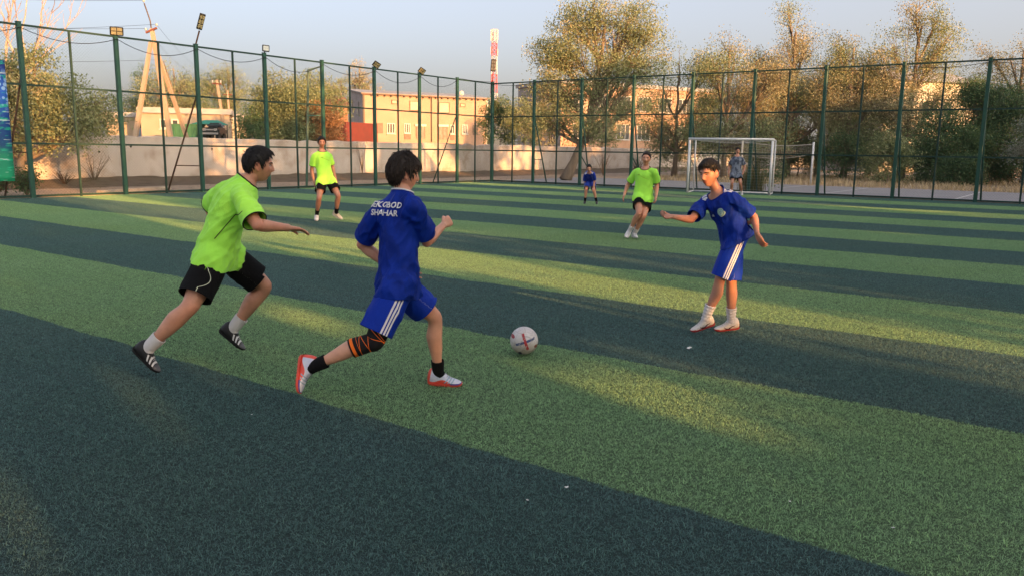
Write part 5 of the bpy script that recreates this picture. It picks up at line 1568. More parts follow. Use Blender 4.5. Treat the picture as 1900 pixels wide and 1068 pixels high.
t = NT('black_hair'); nz = t.noise(60.0, t.pos(), 3, .7)
M_hair = t.done(t.mix(t.rng(nz, .35, .65), (0.004, 0.0035, 0.0035), (0.012, 0.010, 0.009)), .5, .35)
t = NT('dark_brown_hair'); nz = t.noise(60.0, t.pos(), 3, .7)
M_hair_brown = t.done(t.mix(t.rng(nz, .35, .65), (0.010, 0.007, 0.005), (0.032, 0.020, 0.014)), .5, .35)
M_eye = simple('eye_white', (0.55, 0.52, 0.50), .25, .05)
M_iris = simple('dark_iris', (0.012, 0.008, 0.006), .15, .1)
SK1 = skin_mat('skin_warm_brown', (0.58, 0.285, 0.185))
SK2 = skin_mat('skin_light_brown', (0.62, 0.325, 0.22))
SK3 = skin_mat('skin_tan', (0.46, 0.225, 0.15))

# ------------------------------------------------------------------ shoes
def shoe_mat(name, main, sole, kind):
    t = NT(name)
    s_ = t.sep(t.coord('Object')); x, y, z = s_[0], s_[1], s_[2]
    c = t.mix(t.rng(t.noise(25, t.coord(), 3, .6), .3, .7), tuple(m * .88 for m in main), tuple(min(1, m * 1.06) for m in main))
    def band(lo, hi, v): return t.math('MULTIPLY', t.math('GREATER_THAN', v, lo), t.math('LESS_THAN', v, hi))
    if kind == 'three':                  # three slanting white bars, grey toe
        u = t.math('ADD', x, t.math('MULTIPLY', z, .55))
        for o_ in (.030, .056, .082):
            m_ = t.math('MULTIPLY', band(o_ - .006, o_ + .006, u), band(-.062, -.022, z))
            c = t.mix(m_, c, (.62, .62, .62))
        c = t.mix(t.rng(x, .115, .135), c, (.10, .10, .11))
    if kind == 'coral':                  # lilac white, coral heel and edge, blue toe
        c = t.mix(t.rng(t.noise(12, t.coord(), 2, .5), .5, .62, 0, .5), c, (.36, .38, .58))
        e = t.math('ADD', z, t.math('MULTIPLY', x, .0))
        low = t.math('LESS_THAN', z, t.math('ADD', t.math('MULTIPLY', t.math('SINE', t.math('MULTIPLY', x, 40.0)), .012), -.048))
        c = t.mix(t.math('MULTIPLY', low, t.math('LESS_THAN', x, .095)), c, (.72, .09, .06))
        c = t.mix(t.math('LESS_THAN', x, t.math('ADD', -.044, t.math('MULTIPLY', z, .15))), c, (.72, .09, .06))
        c = t.mix(t.math('MULTIPLY', t.math('GREATER_THAN', x, .09), t.math('LESS_THAN', z, -.058)), c, (.07, .06, .30))
        for o_ in (.055, .078, .101):
            u = t.math('SUBTRACT', x, t.math('MULTIPLY', z, .8))
            c = t.mix(t.math('MULTIPLY', band(o_ + .045 - .005, o_ + .045 + .005, u), band(-.06, -.025, z)), c, (.25, .36, .46))
    if kind == 'redtoe':                 # cream with a red toe rim, coral and mint patches
        c = t.mix(t.math('MULTIPLY', t.math('GREATER_THAN', x, .118), t.math('LESS_THAN', z, -.058)), c, (.40, .03, .04))
        c = t.mix(t.math('MULTIPLY', band(.035, .085, x), t.math('LESS_THAN', z, -.066)), c, (.65, .10, .05))
        c = t.mix(t.math('MULTIPLY', t.math('LESS_THAN', x, -.03), t.math('LESS_THAN', z, -.062)), c, (.50, .62, .42))
    t.bump(t.noise(120, t.coord(), 2, .5), .15, .003)
    return t.done(c, .45, .4)
M_shoe_black = shoe_mat('black_boot_upper', (0.014, 0.014, 0.016), None, 'three')
M_shoe_coral = shoe_mat('white_and_coral_boot_upper', (0.60, 0.62, 0.70), None, 'coral')
M_shoe_red = shoe_mat('cream_and_red_boot_upper', (0.58, 0.54, 0.50), None, 'redtoe')
M_shoe_white = shoe_mat('white_boot_upper', (0.58, 0.58, 0.60), None, '')
M_shoe_cream = shoe_mat('cream_boot_upper', (0.58, 0.50, 0.38), None, '')
M_shoe_plain = shoe_mat('plain_black_boot_upper', (0.014, 0.014, 0.016), None, '')
M_sole_black = simple('black_sole', (0.015, 0.015, 0.016), .6, .1)
M_sole_coral = simple('coral_sole', (0.62, 0.085, 0.055), .5, .1)
M_sole_white = simple('white_sole', (0.52, 0.52, 0.52), .5, .1)
M_sole_red = simple('dark_red_sole', (0.32, 0.04, 0.04), .5, .1)
M_lace = simple('pale_laces', (0.42, 0.42, 0.44), .8, .1)

def shoe(parent, ank, knee, toe, k, upper, sole, swoosh=None, lace=M_lace, name='shoe'):
    ank, knee, toe = (np.array(q, float) for q in (ank, knee, toe))
    T = unit(toe - ank); Sv = unit(knee - ank); u0 = perp(Sv, T); al = math.radians(21)
    f = T * math.cos(al) + u0 * math.sin(al); u = u0 * math.cos(al) - T * math.sin(al); r = np.cross(f, u)
    M = Matrix(((f[0], -r[0], u[0], ank[0]), (f[1], -r[1], u[1], ank[1]), (f[2], -r[2], u[2], ank[2]), (0, 0, 0, 1)))
    # sections along x: (x, half width, bottom z, top z)
    sec = [(-.076, .008, -.052, -.030), (-.070, .027, -.076, .006), (-.056, .037, -.082, .030), (-.030, .043, -.083, .036), (0, .044, -.083, .034), (.030, .042, -.083, .014),
           (.055, .041, -.083, -.012), (.085, .042, -.083, -.033), (.115, .042, -.082, -.043), (.142, .036, -.080, -.050), (.162, .025, -.077, -.056), (.172, .010, -.072, -.062)]
    V = []; F = []; n = 16
    for (x, w, zb, zt) in sec:
        zc, hz = (zb + zt) / 2, (zt - zb) / 2
        for q in range(n):
            a = 2 * math.pi * q / n; ca, sa = math.cos(a), math.sin(a)
            ex = .62 if sa < 0 else .95
            yy = w * math.copysign(abs(ca) ** .75, ca); zz = zc + hz * math.copysign(abs(sa) ** ex, sa)
            if sa > 0: yy *= (1 - .32 * sa * min(1, hz / .05))
            V.append((x * k, yy * k, zz * k))
    for i in range(len(sec) - 1):
        for q in range(n):
            q2 = (q + 1) % n; F.append((i * n + q, i * n + q2, (i + 1) * n + q2, (i + 1) * n + q))
    F.append(tuple(range(n - 1, -1, -1))); F.append(tuple((len(sec) - 1) * n + q for q in range(n)))
    me = bpy.data.meshes.new(name); me.from_pydata(V, [], F); me.update()
    bm = bmesh.new(); bm.from_mesh(me); bmesh.ops.recalc_face_normals(bm, faces=bm.faces[:]); bm.to_mesh(me); bm.free()
    all_smooth(me); me.materials.append(upper)
    o = bpy.data.objects.new(name, me); COL.objects.link(o)
    o.parent = parent; o.matrix_parent_inverse = Matrix.Translation(-parent.location); o.matrix_basis = M
    sd = o.modifiers.new('round', 'SUBSURF'); sd.levels = 1; sd.render_levels = 1
    # sole plate with studs (sub-part)
    mb = MB(); m = len(sec)
    top = [(x * 1.01, w * 1.06 + .001, zb + .011) for x, w, zb, zt in sec]; bot = [(x * 1.0, w * .96, zb - .004) for x, w, zb, zt in sec]
    vs = []
    for (x, w, z) in top: vs += [(x * k, -w * k, z * k), (x * k, w * k, z * k)]
    nb = len(vs)
    for (x, w, z) in bot: vs += [(x * k, -w * k, z * k), (x * k, w * k, z * k)]
    fs = []
    for i in range(m - 1):
        a = 2 * i; fs += [(a, a + 1, a + 3, a + 2), (nb + a, nb + a + 2, nb + a + 3, nb + a + 1), (a, a + 2, nb + a + 2, nb + a), (a + 1, nb + a + 1, nb + a + 3, a + 3)]
    fs += [(0, nb, nb + 1, 1), (2 * m - 2, 2 * m - 1, nb + 2 * m - 1, nb + 2 * m - 2)]
    mb.add(vs, fs)
    for (x, y) in ((-.05, -.018), (-.05, .018), (-.02, -.02), (-.02, .02), (.06, -.026), (.06, .026), (.09, -.03), (.09, .03), (.12, -.026), (.12, .026), (.145, 0)):
        mb.tube([(x * k, y * k, -.084 * k), (x * k, y * k, -.093 * k)], [.006 * k, .004 * k], 6)
    def kid(nm, mbx, mat):
        q = mbx.build(nm, mat); q.parent = o; return q
    kid('sole', mb, sole)
    mb = MB()
    for i in range(4):
        x = .030 + i * .019; z = np.interp(x, [s[0] for s in sec], [s[3] for s in sec]) + .002
        mb.tube([(x * k, -.016 * k, (z - .004) * k), (x * k, 0, (z + .002) * k), ((x + .006) * k, .016 * k, (z - .004) * k)], .0026 * k, 5)
    kid('laces', mb, lace)
    if swoosh:
        sy, mat = swoosh
        mb = MB(); pts_t = []; pts_b = []
        for i in range(9):
            q = i / 8; x = .075 - .105 * q; z = -.060 - .012 * math.sin(math.pi * min(1, q * 1.6)) * (q < .62) + .030 * max(0, q - .25)
            th_ = .011 * (1 - q) ** .8 * (1 if q > .12 else .5 + 4 * q) + .0008
            w = np.interp(x, [s[0] for s in sec], [s[1] for s in sec])
            pts_t.append((x * k, sy * (w * .97 + .0015) * k, (z + th_) * k)); pts_b.append((x * k, sy * (w * 1.0 + .0015) * k, (z - th_ * .4) * k))
        # upstroke of the tick
        for i in range(8): mb.quad(pts_t[i], pts_t[i + 1], pts_b[i + 1], pts_b[i])
        mb.quad(pts_t[0], pts_b[0], (.083 * k, sy * .042 * k, -.050 * k), (.080 * k, sy * .041 * k, -.040 * k))
        kid('side_mark', mb, mat)
    return o
def tube_mesh(pts, t, rad, ref, n=20, m=26, off=None, ripple=None):
    """open smooth tube (returns V, F, station, angle)"""
    P = np.array(pts, float); sg = np.linalg.norm(np.diff(P, axis=0), axis=1); cum = np.concatenate([[0], np.cumsum(sg)]) / sg.sum()
    tt = np.linspace(0, 1, m); C = np.stack([np.interp(tt, cum, P[:, k]) for k in range(3)], 1)
    if len(P) > 2:
        for _ in range(2): C[1:-1] = (C[:-2] + 2 * C[1:-1] + C[2:]) / 4
    D = np.array([unit(d) for d in np.gradient(C, axis=0)]); U = np.array([perp(np.array(ref, float), d) for d in D]); W = np.cross(D, U)
    r = np.interp(tt, t, rad)
    if ripple is not None: r = r + ripple(tt)
    if off is not None: C = C + U * np.interp(tt, off[0], off[1])[:, None]
    an = np.linspace(0, 2 * math.pi, n, endpoint=False)
    V = (C[:, None, :] + r[:, None, None] * (U[:, None, :] * np.cos(an)[None, :, None] + W[:, None, :] * np.sin(an)[None, :, None])).reshape(-1, 3)
    F = [(i * n + k, i * n + (k + 1) % n, (i + 1) * n + (k + 1) % n, (i + 1) * n + k) for i in range(m - 1) for k in range(n)]
    return V, F, np.repeat(tt, n), np.tile(an, m)

def cut(bm, P, N, rad, depth=.30, flood=False, skip=None):
    P = Vector(P); N = Vector(N).normalized()
    vs = []
    for v in bm.verts:
        w = v.co - P; a = w.dot(N)
        if -.03 < a < depth and (w - N * a).length < rad and not (skip and skip(v.co)): vs.append(v)
    if flood and vs:
        S0 = set(vs); far = max(vs, key=lambda v: (v.co - P).dot(N)); keep = {far}; stack = [far]
        while stack:
            v = stack.pop()
            for e in v.link_edges:
                w = e.other_vert(v)
                if w in S0 and w not in keep: keep.add(w); stack.append(w)
        vs = list(keep)
    S = set(vs); es = [e for e in bm.edges if e.verts[0] in S and e.verts[1] in S]; fs = [f for f in bm.faces if all(v in S for v in f.verts)]
    bmesh.ops.bisect_plane(bm, geom=vs + es + fs, plane_co=P, plane_no=N, clear_outer=True, dist=1e-5)

def boundary_loop(me, P, rad):
    """ordered points of the open edge nearest P"""
    bm = bmesh.new(); bm.from_mesh(me)
    P = Vector(P); es = [e for e in bm.edges if e.is_boundary and (e.verts[0].co - P).length < rad and (e.verts[1].co - P).length < rad]
    adj = {}
    for e in es:
        a, b = e.verts
        adj.setdefault(a, []).append(b); adj.setdefault(b, []).append(a)
    best = []; seen = set()
    for s_ in adj:
        if s_ in seen: continue
        path = [s_]; seen.add(s_); cur = s_
        while True:
            nx = [v for v in adj[cur] if v not in seen]
            if not nx: break
            cur = nx[0]; seen.add(cur); path.append(cur)
        if len(path) > len(best): best = path
    pts = [v.co.copy() for v in best]; bm.free()
    # thin out and smooth
    if len(pts) > 12:
        for _ in range(3): pts = [(pts[i - 1] + pts[i] * 2 + pts[(i + 1) % len(pts)]) / 4 for i in range(len(pts))]
        pts = pts[::2]
    return pts

def trim(parent, name, pts, r, mat):
    if len(pts) < 6: return None
    mb = MB(); mb.tube(pts + [pts[0], pts[1]], r, 6, cap=False)
    return mb.build(name, mat, parent)

def wrinkle(me, amp, axis, fx, fa, seed, amp2=0):
    """folds running along axis"""
    co, no = me_co(me), me_no(me); ax = unit(np.array(axis, float))
    a = perp(np.array([.3, .2, 1.0]) if abs(ax[2]) < .9 else np.array([1.0, .3, 0]), ax); b = np.cross(ax, a)
    out = np.empty(len(co))
    for i, p in enumerate(co):
        u, v, w = p.dot(a) * fx, p.dot(b) * fx, p.dot(ax) * fa
        n = mnoise.noise((u + seed, v, w)); n2 = mnoise.noise((u * 2.3 + 7, v * 2.3 + seed, w * 2.1))
        rg = 1 - abs(n) * 2.2; out[i] = (max(0, rg) ** 2.2) * 1.1 - .3 + n2 * .22
    bm = bmesh.new(); bm.from_mesh(me); bm.verts.ensure_lookup_table()
    ring_ = {v.index for e in bm.edges if e.is_boundary for v in e.verts}; damp = np.ones(len(co)); lvl = .12; cur = ring_; seen = set()
    while cur and lvl < 1:
        for i in cur: damp[i] = lvl
        seen |= cur; cur = {e.other_vert(bm.verts[i]).index for i in cur for e in bm.verts[i].link_edges} - seen; lvl += .13
    bm.free(); out = out * damp
    co = co + no * (out * amp)[:, None]
    me.vertices.foreach_set('co', co.astype(np.float32).ravel()); me.update()

HAIRLINES = {
    'short': ([0, 30, 52, 66, 78, 92, 108, 130, 180], [.070, .067, .050, .016, -.024, .030, -.018, -.055, -.062]),
    'bowl': ([0, 30, 52, 66, 78, 92, 108, 130, 180], [.048, .046, .036, .004, -.018, .022, -.036, -.078, -.088]),
    'fringe': ([0, 30, 52, 66, 78, 92, 108, 130, 180], [.068, .065, .056, .036, -.006, .040, .008, -.034, -.046])}

def hair(parent, hc, fr, kh, style, thick, tufts, mat, seed, flow, tl=(.025, .045), lift=.35, zmin=-.55):
    r, f, u = fr; g = np.random.default_rng(seed)
    nu, nv = 60, 40
    zs, zh = HAIRLINES[style]
    def surf(x, y, z):
        az = np.degrees(np.arctan2(np.abs(x), y)); zm = z * .113
        m = sm(zm - np.interp(az, zs, zh), -.010, .012)
        top = sm(z, .0, .8)
        th = thick[1] + (thick[0] - thick[1]) * top + thick[2] * sm(y, .35, .9) * sm(z, .2, .6)
        return m, th
    P = np.empty((nu * nv, 3)); 
    for i in range(nv):
        ph = math.pi * (i + .5) / nv - math.pi / 2
        for k in range(nu):
            a = 2 * math.pi * k / nu; P[i * nu + k] = (math.cos(ph) * math.sin(a), math.cos(ph) * math.cos(a), math.sin(ph))
    m, th = surf(P[:, 0], P[:, 1], P[:, 2])
    base = P * np.stack([np.full(len(P), .0735), np.where(P[:, 1] > 0, .094, .1005), np.full(len(P), .112)], 1)
    lo = sm(-base[:, 2], .005, .118); base[:, 0] *= (1 - .30 * lo); base[:, 1] = np.where(base[:, 1] < 0, base[:, 1] * (1 - .38 * lo), base[:, 1] * (1 - .2 * lo))
    nz = np.array([mnoise.noise((p[0] * 5 + seed, p[1] * 5, p[2] * 3.5)) * .6 + mnoise.noise((p[0] * 13, p[1] * 13 + seed, p[2] * 8)) * .4 for p in P])
    off = m * (th * (1 + .22 * nz)) - (1 - m) * .016
    L = base + P * off[:, None]
    Wd = hc + (L[:, :1] * r + L[:, 1:2] * f + L[:, 2:3] * u) * kh
    S = Solid(); S.grid(Wd, nu, nv)
    mb = MB(); mb.add([tuple(v) for v in S.V], S.F, 0, True)
    cand = np.where(m > .5)[0]
    for _ in range(tufts):
        i = g.choice(cand); p = P[i] + g.normal(size=3) * .04; p = unit(p)
        if p[2] < zmin: continue
        j = i
        s0 = L[j] + (p - P[j]) * .1
        side = np.sign(p[0]) if abs(p[0]) > .05 else g.choice([-1, 1])
        down = np.array([0, 0, -1.0]); fwd = np.array([0, 1.0, 0]); out = np.array([p[0], p[1], 0])
        if flow == 'forward': d = fwd * (.9 * max(0, p[2]) + .35) + down * (.9 - .7 * p[2]) + np.array([g.normal() * .3, 0, 0])
        elif flow == 'bowl': d = down * (1.0 - .55 * p[2]) + out * .25 + fwd * (.35 * (p[1] > .1)) + g.normal(size=3) * .12
        else: d = down * (.8 - .9 * p[2]) + fwd * .3 + g.normal(size=3) * .4
        d = unit(d - p * d.dot(p) + p * lift * g.uniform(.2, 1.2) * (.35 + .65 * max(0, p[2])))
        ln = g.uniform(*tl) * (1.0 if p[2] > .1 else .8)
        q = [s0 - p * .006, s0 + d * ln * .35 + p * .002, s0 + d * ln * .7 + down * .002, s0 + unit(d * 1.0 + down * .5) * ln]
        w = [hc + (v[0] * r + v[1] * f + v[2] * u) * kh for v in q]
        mb.tube([Vector(v) for v in w], [.0032, .0029, .0019, .0004], 4, cap=False)
    return mb.build('hair', mat, parent)

def person(key, label, o):
    J = {n: (np.array(v, float) if n != 'H' else v) for n, v in POSES[key].items()}
    H = J['H']; k = H / 1.70; vox = o.get('vox', .0055); fat = o.get('fat', 1.0)
    ground_z = 0.0
    root = thing('person', Vector(((J['anR'][0] + J['anL'][0]) / 2, (J['anR'][1] + J['anL'][1]) / 2, 0)), label, 'person', 'young players on the pitch')
    pel, neck, hc = J['pel'], J['neck'], J['head']
    rh, rs = unit(J['hipR'] - J['hipL']), unit(J['shR'] - J['shL'])
    up = unit(neck - pel)
    def axes(t):
        r_ = perp(rh * (1 - t) + rs * t, up); return r_, np.cross(up, r_)      # right, front
    bend = o.get('bend', -.015)
    def C(t):
        tt = np.clip(t, 0, 1); return pel + (neck - pel) * t + axes(tt)[1] * bend * 4 * tt * (1 - tt)
    f_s = axes(1.0)[1]; f_h = axes(0.0)[1]
    S = Solid()
    st = [(-.13, .09, .075, 0), (-.05, .145, .105, 0), (.08, .155, .112, 0), (.25, .138, .102, 0), (.42, .136, .100, 0), (.60, .152, .110, 0), (.78, .160, .110, 0), (.90, .140, .092, 0), (1.0, .080, .066, 0), (1.08, .048, .050, 0)]
    def torso(S, st, grow=(0, 0), n=26, ex=2.25, fo=None):
        Cs, Us, Ws, ru, rv = [], [], [], [], []
        for (t, w, d, fw) in st:
            r_, f_ = axes(np.clip(t, 0, 1)); Cs.append(C(t) + f_ * fw * k); Us.append(r_); Ws.append(f_)
            ru.append((w * k + grow[0]) * fat); rv.append((d * k + grow[1]) * fat)
        S.rings(Cs, Us, Ws, ru, rv, n, ex)
    torso(S, st)
    af = o.get('arm', 1.0) * fat ** .6
    for s_ in 'RL':
        sh, el, wr = J['sh' + s_], J['el' + s_], J['wr' + s_]
        S.limb([neck - up * .03, sh], [0, 1], [.058 * k, .050 * k * af], f_s)
        rf = f_s if abs(unit(el - sh).dot(f_s)) < .9 else up
        S.ball(el, (f_s, np.cross(up, f_s), up), (.036 * k * af,) * 3)
        S.limb([sh, el, wr], [0, .15, .30, .44, .50, .58, .68, .82, .95, 1], [q * k * af for q in (.052, .053, .047, .040, .0385, .0415, .039, .031, .0255, .0255)], rf, m=30)
        hd = o.get('hand' + s_, {})
        S_hand_dir = unit(hd['dir']) if 'dir' in hd else unit(wr - el)
        hand(S, wr, S_hand_dir, hd.get('n', axes(0.5)[0] * (-1 if s_ == 'R' else 1)), s_ == 'R', k * .98, hd.get('curl', (18, 26, 18)), hd.get('thumb', (38, 18)), hd.get('spread', 6))
    lf = o.get('leg', 1.0) * fat ** .5
    for s_ in 'RL':
        hp, kn, an, toe = J['hip' + s_], J['kn' + s_], J['an' + s_], J['tip' + s_]
        bendv = kn - (hp + an) / 2
        rf = unit(bendv) if np.linalg.norm(bendv) > .05 else f_h
        J['kf' + s_] = rf
        S.limb([hp, kn, an], [0, .1, .3, .43, .50, .56, .66, .76, .88, .97, 1], [q * k * lf for q in (.086, .085, .073, .058, .0535, .0505, .0580, .0505, .0350, .0305, .0305)], rf, off=([0, .45, .5, .56, .67, .8, 1], [0, 0, .006, -.002, -.016, -.007, 0]), m=34, n=18)
        T_ = unit(toe - an); u_f = perp(unit(kn - an), T_); f_f = T_ * math.cos(.3665) + u_f * math.sin(.3665); u_f = u_f * math.cos(.3665) - T_ * math.sin(.3665)
        J['in' + s_] = an + (f_f * .035 - u_f * .050) * k
        S.limb([an, J['in' + s_]], [0, 1], [.030 * k, .022 * k], rf)
    r_, f_, u_ = frame_from(o['face'], o.get('hup', (0, 0, 1)))
    kh = o.get('kh', .97) * (H / 1.70) ** .45
    fr = (r_, f_, u_)
    toW = lambda L: hc + (L[0] * r_ + L[1] * f_ + L[2] * u_) * kh
    nb = toW((0, -.018, -.055))
    S.limb([neck - up * .05, (neck * .55 + nb * .45), nb], [0, .5, 1], [.058 * k * fat, .050 * k * fat, .049 * k], f_s)
    G, nu, nv = head_grid()
    S.grid(hc + (G[:, :1] * r_ + G[:, 1:2] * f_ + G[:, 2:3] * u_) * kh, nu, nv)
    for s_ in (-1, 1):
        ex_ = unit(f_ * .95 + u_ * .2 + r_ * s_ * -.25); ez_ = perp(u_ * .96 - f_ * .28, ex_); ey_ = np.cross(ez_, ex_)
        S.ball(toW((s_ * .0745, -.012, -.010)), (ey_, ex_, ez_), (.0085 * kh, .0185 * kh, .032 * kh))
        S.ball(toW((s_ * .0745, -.004, -.034)), (ey_, ex_, ez_), (.007 * kh, .010 * kh, .012 * kh))
    body = S.fuse(vox, o.get('smooth', 3), .5)
    all_smooth(body)
    co = me_co(body)
    q = (co - hc) / kh; hx, hy, hz = q @ r_, q @ f_, q @ u_
    lip = sm(hy, .070, .082) * np.exp(-(hx / .021) ** 4) * np.exp(-((hz + .0635) / .0115) ** 4)
    blush = .5 * np.exp(-(((np.abs(hx) - .045) / .02) ** 2 + ((hz + .02) / .02) ** 2)) * (hy > .03) + .8 * np.exp(-((np.abs(hx) - .082) / .012) ** 2) * (np.abs(hz + .01) < .05) * (np.abs(hy) < .05)
    for n_ in ('knR', 'knL', 'elR', 'elL'): blush = blush + .8 * np.exp(-(np.linalg.norm(co - J[n_], axis=1) / .055) ** 4)
    for n_ in ('wrR', 'wrL'): blush = blush + .45 * np.exp(-(np.linalg.norm(co - J[n_], axis=1) / .19) ** 6) * (np.linalg.norm(co - J[n_], axis=1) > .05)
    set_attr(body, 'lip', np.clip(lip, 0, 1)); set_attr(body, 'blush', np.clip(blush, 0, 1))
    body_o = link('body', body, root, o.get('skin', SK1))
    bvh_body = BVHTree.FromPolygons([tuple(v) for v in co], [tuple(p.vertices) for p in body.polygons])
    # eyes and brows
    if o.get('eyes', True):
        def skin_at(x, z):
            h_ = bvh_body.ray_cast(Vector(toW((x, .2, z))), Vector(-f_))
            return np.array(h_[0]) if h_[0] is not None else toW((x, .085, z))
        for s_ in (-1, 1):
            c_ = skin_at(s_ * .031, .004) - f_ * .0035 * kh
            bm_ = bmesh.new(); bmesh.ops.create_uvsphere(bm_, u_segments=12, v_segments=8, radius=1)
            M = Matrix(((r_[0], f_[0], u_[0], c_[0]), (r_[1], f_[1], u_[1], c_[1]), (r_[2], f_[2], u_[2], c_[2]), (0, 0, 0, 1))) @ Matrix.Diagonal((.0125 * kh, .0065 * kh, o.get('lid', .0058) * kh, 1))
            bmesh.ops.transform(bm_, matrix=M, verts=bm_.verts); me = bpy.data.meshes.new('eye'); bm_.to_mesh(me); bm_.free(); all_smooth(me)
            eye = link('eye', me, root, M_eye)
            bm_ = bmesh.new(); bmesh.ops.create_uvsphere(bm_, u_segments=10, v_segments=6, radius=1)
            c2 = c_ + f_ * .0042 * kh + r_ * o.get('gaze', 0.0) * kh - u_ * .0008
            M = Matrix(((r_[0], f_[0], u_[0], c2[0]), (r_[1], f_[1], u_[1], c2[1]), (r_[2], f_[2], u_[2], c2[2]), (0, 0, 0, 1))) @ Matrix.Diagonal((.0056 * kh, .0032 * kh, min(.0056, o.get('lid', .0058)) * kh, 1))
            bmesh.ops.transform(bm_, matrix=M, verts=bm_.verts); me = bpy.data.meshes.new('iris'); bm_.to_mesh(me); bm_.free(); all_smooth(me)
            link('iris', me, eye, M_iris)
            mb = MB(); P_ = [Vector(skin_at(s_ * x, z) + f_ * .0005) for x, z in ((.012, .020), (.022, .0245), (.034, .0265), (.046, .022), (.052, .016))]
            mb.tube(P_, [.0030 * kh, .0044 * kh, .0044 * kh, .0034 * kh, .0014 * kh], 5); mb.build('eyebrow', M_hair, root)
            # upper lash line
            mb = MB(); P_ = [Vector(skin_at(s_ * x, z) + f_ * .0012) for x, z in ((.018, .0055), (.025, .0098), (.033, .0105), (.041, .0085), (.046, .004))]
            mb.tube(P_, .0019 * kh, 4); mb.build('lashes', M_hair, root)
    h_ = o['hair']
    hair(root, hc, fr, kh, h_[0], h_[1], h_[2], h_[3], h_[4], h_[5], *(h_[6:] if len(h_) > 6 else ()))

    # ---- shorts
    S = Solid(); hems = []; svox = o.get('svox', .009)
    st3 = [(-.14, .085, .08, 0), (-.06, .150, .108, 0), (.06, .160, .116, 0), (.22, .145, .106, 0)]
    Cs, Us, Ws, ru, rv = [], [], [], [], []
    for (t, w, d, fw) in st3:
        rr, ff = axes(np.clip(t, 0, 1)); Cs.append(C(t)); Us.append(rr); Ws.append(ff); ru.append((w * k + .007) * fat); rv.append((d * k + .008) * fat)
    S.rings(Cs, Us, Ws, ru, rv, 26, 2.3)
    for s_ in 'RL':
        hp, kn, an = J['hip' + s_], J['kn' + s_], J['an' + s_]
        fr_ = o['shorts_len'][0 if s_ == 'R' else 1]; rad = o.get('shorts_r', (.098, .100, .104))
        end = hp + (kn - hp) * (fr_ + .14)
        so = o.get('shorts_off', (0, 0))[0 if s_ == 'R' else 1]
        S.limb([hp + up * .02, end], [0, .5, 1], [q * k * lf for q in rad], J['kf' + s_], off=([0, .5, 1], [0, so * .4, so]), m=22, n=22)
        ax_ = unit(kn - hp); hems.append((hp + ax_ * np.linalg.norm(kn - hp) * fr_ + perp(J['kf' + s_], ax_) * so * fr_, ax_))
    me = S.fuse(svox, 5, .5)
    bm = bmesh.new(); bm.from_mesh(me)
    for P_, N_ in hems: cut(bm, P_, N_, .17, .15, True)
    bmesh.ops.delete(bm, geom=[v for v in bm.verts if not v.link_faces], context='VERTS')
    bm.to_mesh(me); bm.free(); me.update()
    wrinkle(me, o.get('shorts_amp', .005), unit(J['knR'] - J['hipR']) + axes(0)[1] * .4, 10, 3.5, 11)
    co = me_co(me)
    best = np.full(len(co), 1e9); sd = np.zeros(len(co)); tl = np.zeros(len(co))
    for s_, sg in (('R', 1), ('L', -1)):
        hp, kn = J['hip' + s_], J['kn' + s_]; ax_ = unit(kn - hp); L_ = np.linalg.norm(kn - hp)
        rel = co - hp; al_ = rel @ ax_; cl = np.clip(al_, 0, L_)
        dist = np.linalg.norm(rel - cl[:, None] * ax_, axis=1)
        lat = perp(rh * sg, ax_); ff = np.cross(ax_, lat)
        if ff.dot(f_h) < 0: ff = -ff
        ang = np.arctan2(rel @ ff, rel @ lat)
        w = dist < best
        best = np.where(w, dist, best); sd = np.where(w, ang * .10 * k + o.get('stripe_shift', 0), sd); tl = np.where(w, al_ / L_, tl)
    set_attr(me, 'sd', sd); set_attr(me, 'tl', tl)
    all_smooth(me); shorts_me = me
    bvs = BVHTree.FromPolygons([tuple(v) for v in co], [tuple(p.vertices) for p in me.polygons])

    # ---- shirt
    S = Solid(); e = o.get('ease', .016); ht = o.get('hem', -.15); fl = o.get('flare', .018); ho = o.get('hemoff', 0.0)
    st2 = [(ht - .12, .150, .112, ho), (ht, .152, .112, ho), (ht + .12, .152, .112, ho * .7), (.20, .146, .106, ho * .25), (.42, .144, .104, 0), (.60, .154, .110, 0), (.78, .160, .110, 0), (.90, .142, .094, 0), (1.0, .086, .070, 0), (1.10, .062, .060, 0)]
    Cs, Us, Ws, ru, rv = [], [], [], [], []
    for i, (t, w, d, fw) in enumerate(st2):
        rr, ff = axes(np.clip(t, 0, 1)); g_ = e * (1.0 if t < .85 else .45 if t < 1.0 else .25) + fl * np.clip((.45 - t) / .55, 0, 1.15)
        Cs.append(C(t) + ff * fw); Us.append(rr); Ws.append(ff); ru.append((w * k + g_) * fat); rv.append((d * k + g_ * 1.1) * fat)
    S.rings(Cs, Us, Ws, ru, rv, 30, 2.3)
    sl = o.get('sleeve', .62); sr = o.get('sleeve_r', .070)
    cuffs = []
    for s_ in 'RL':
        sh, el = J['sh' + s_], J['el' + s_]
        end = sh + (el - sh) * (sl + .14)
        rf = f_s if abs(unit(el - sh).dot(f_s)) < .9 else up
        S.limb([neck * .45 + sh * .55 - up * .01, sh + up * .004, end], [0, .35, .6, 1], [.056 * k, .060 * k * af, sr * k * af, (sr + .006) * k * af], rf, m=26, n=20)
        S.limb([neck - up * .035, sh], [0, 1], [.062 * k, .054 * k * af], f_s)
        cuffs.append((sh + (el - sh) * sl, unit(el - sh)))
    # fill under the arm
    for s_ in 'RL':
        S.ball(J['sh' + s_] * .62 + C(.66) * .38, (axes(.8)[0], axes(.8)[1], up), (.058 * k * af, .072 * k * af, .072 * k))
    svox = o.get('svox', .009)
    me = S.fuse(svox, 5, .5)
    bm = bmesh.new(); bm.from_mesh(me)
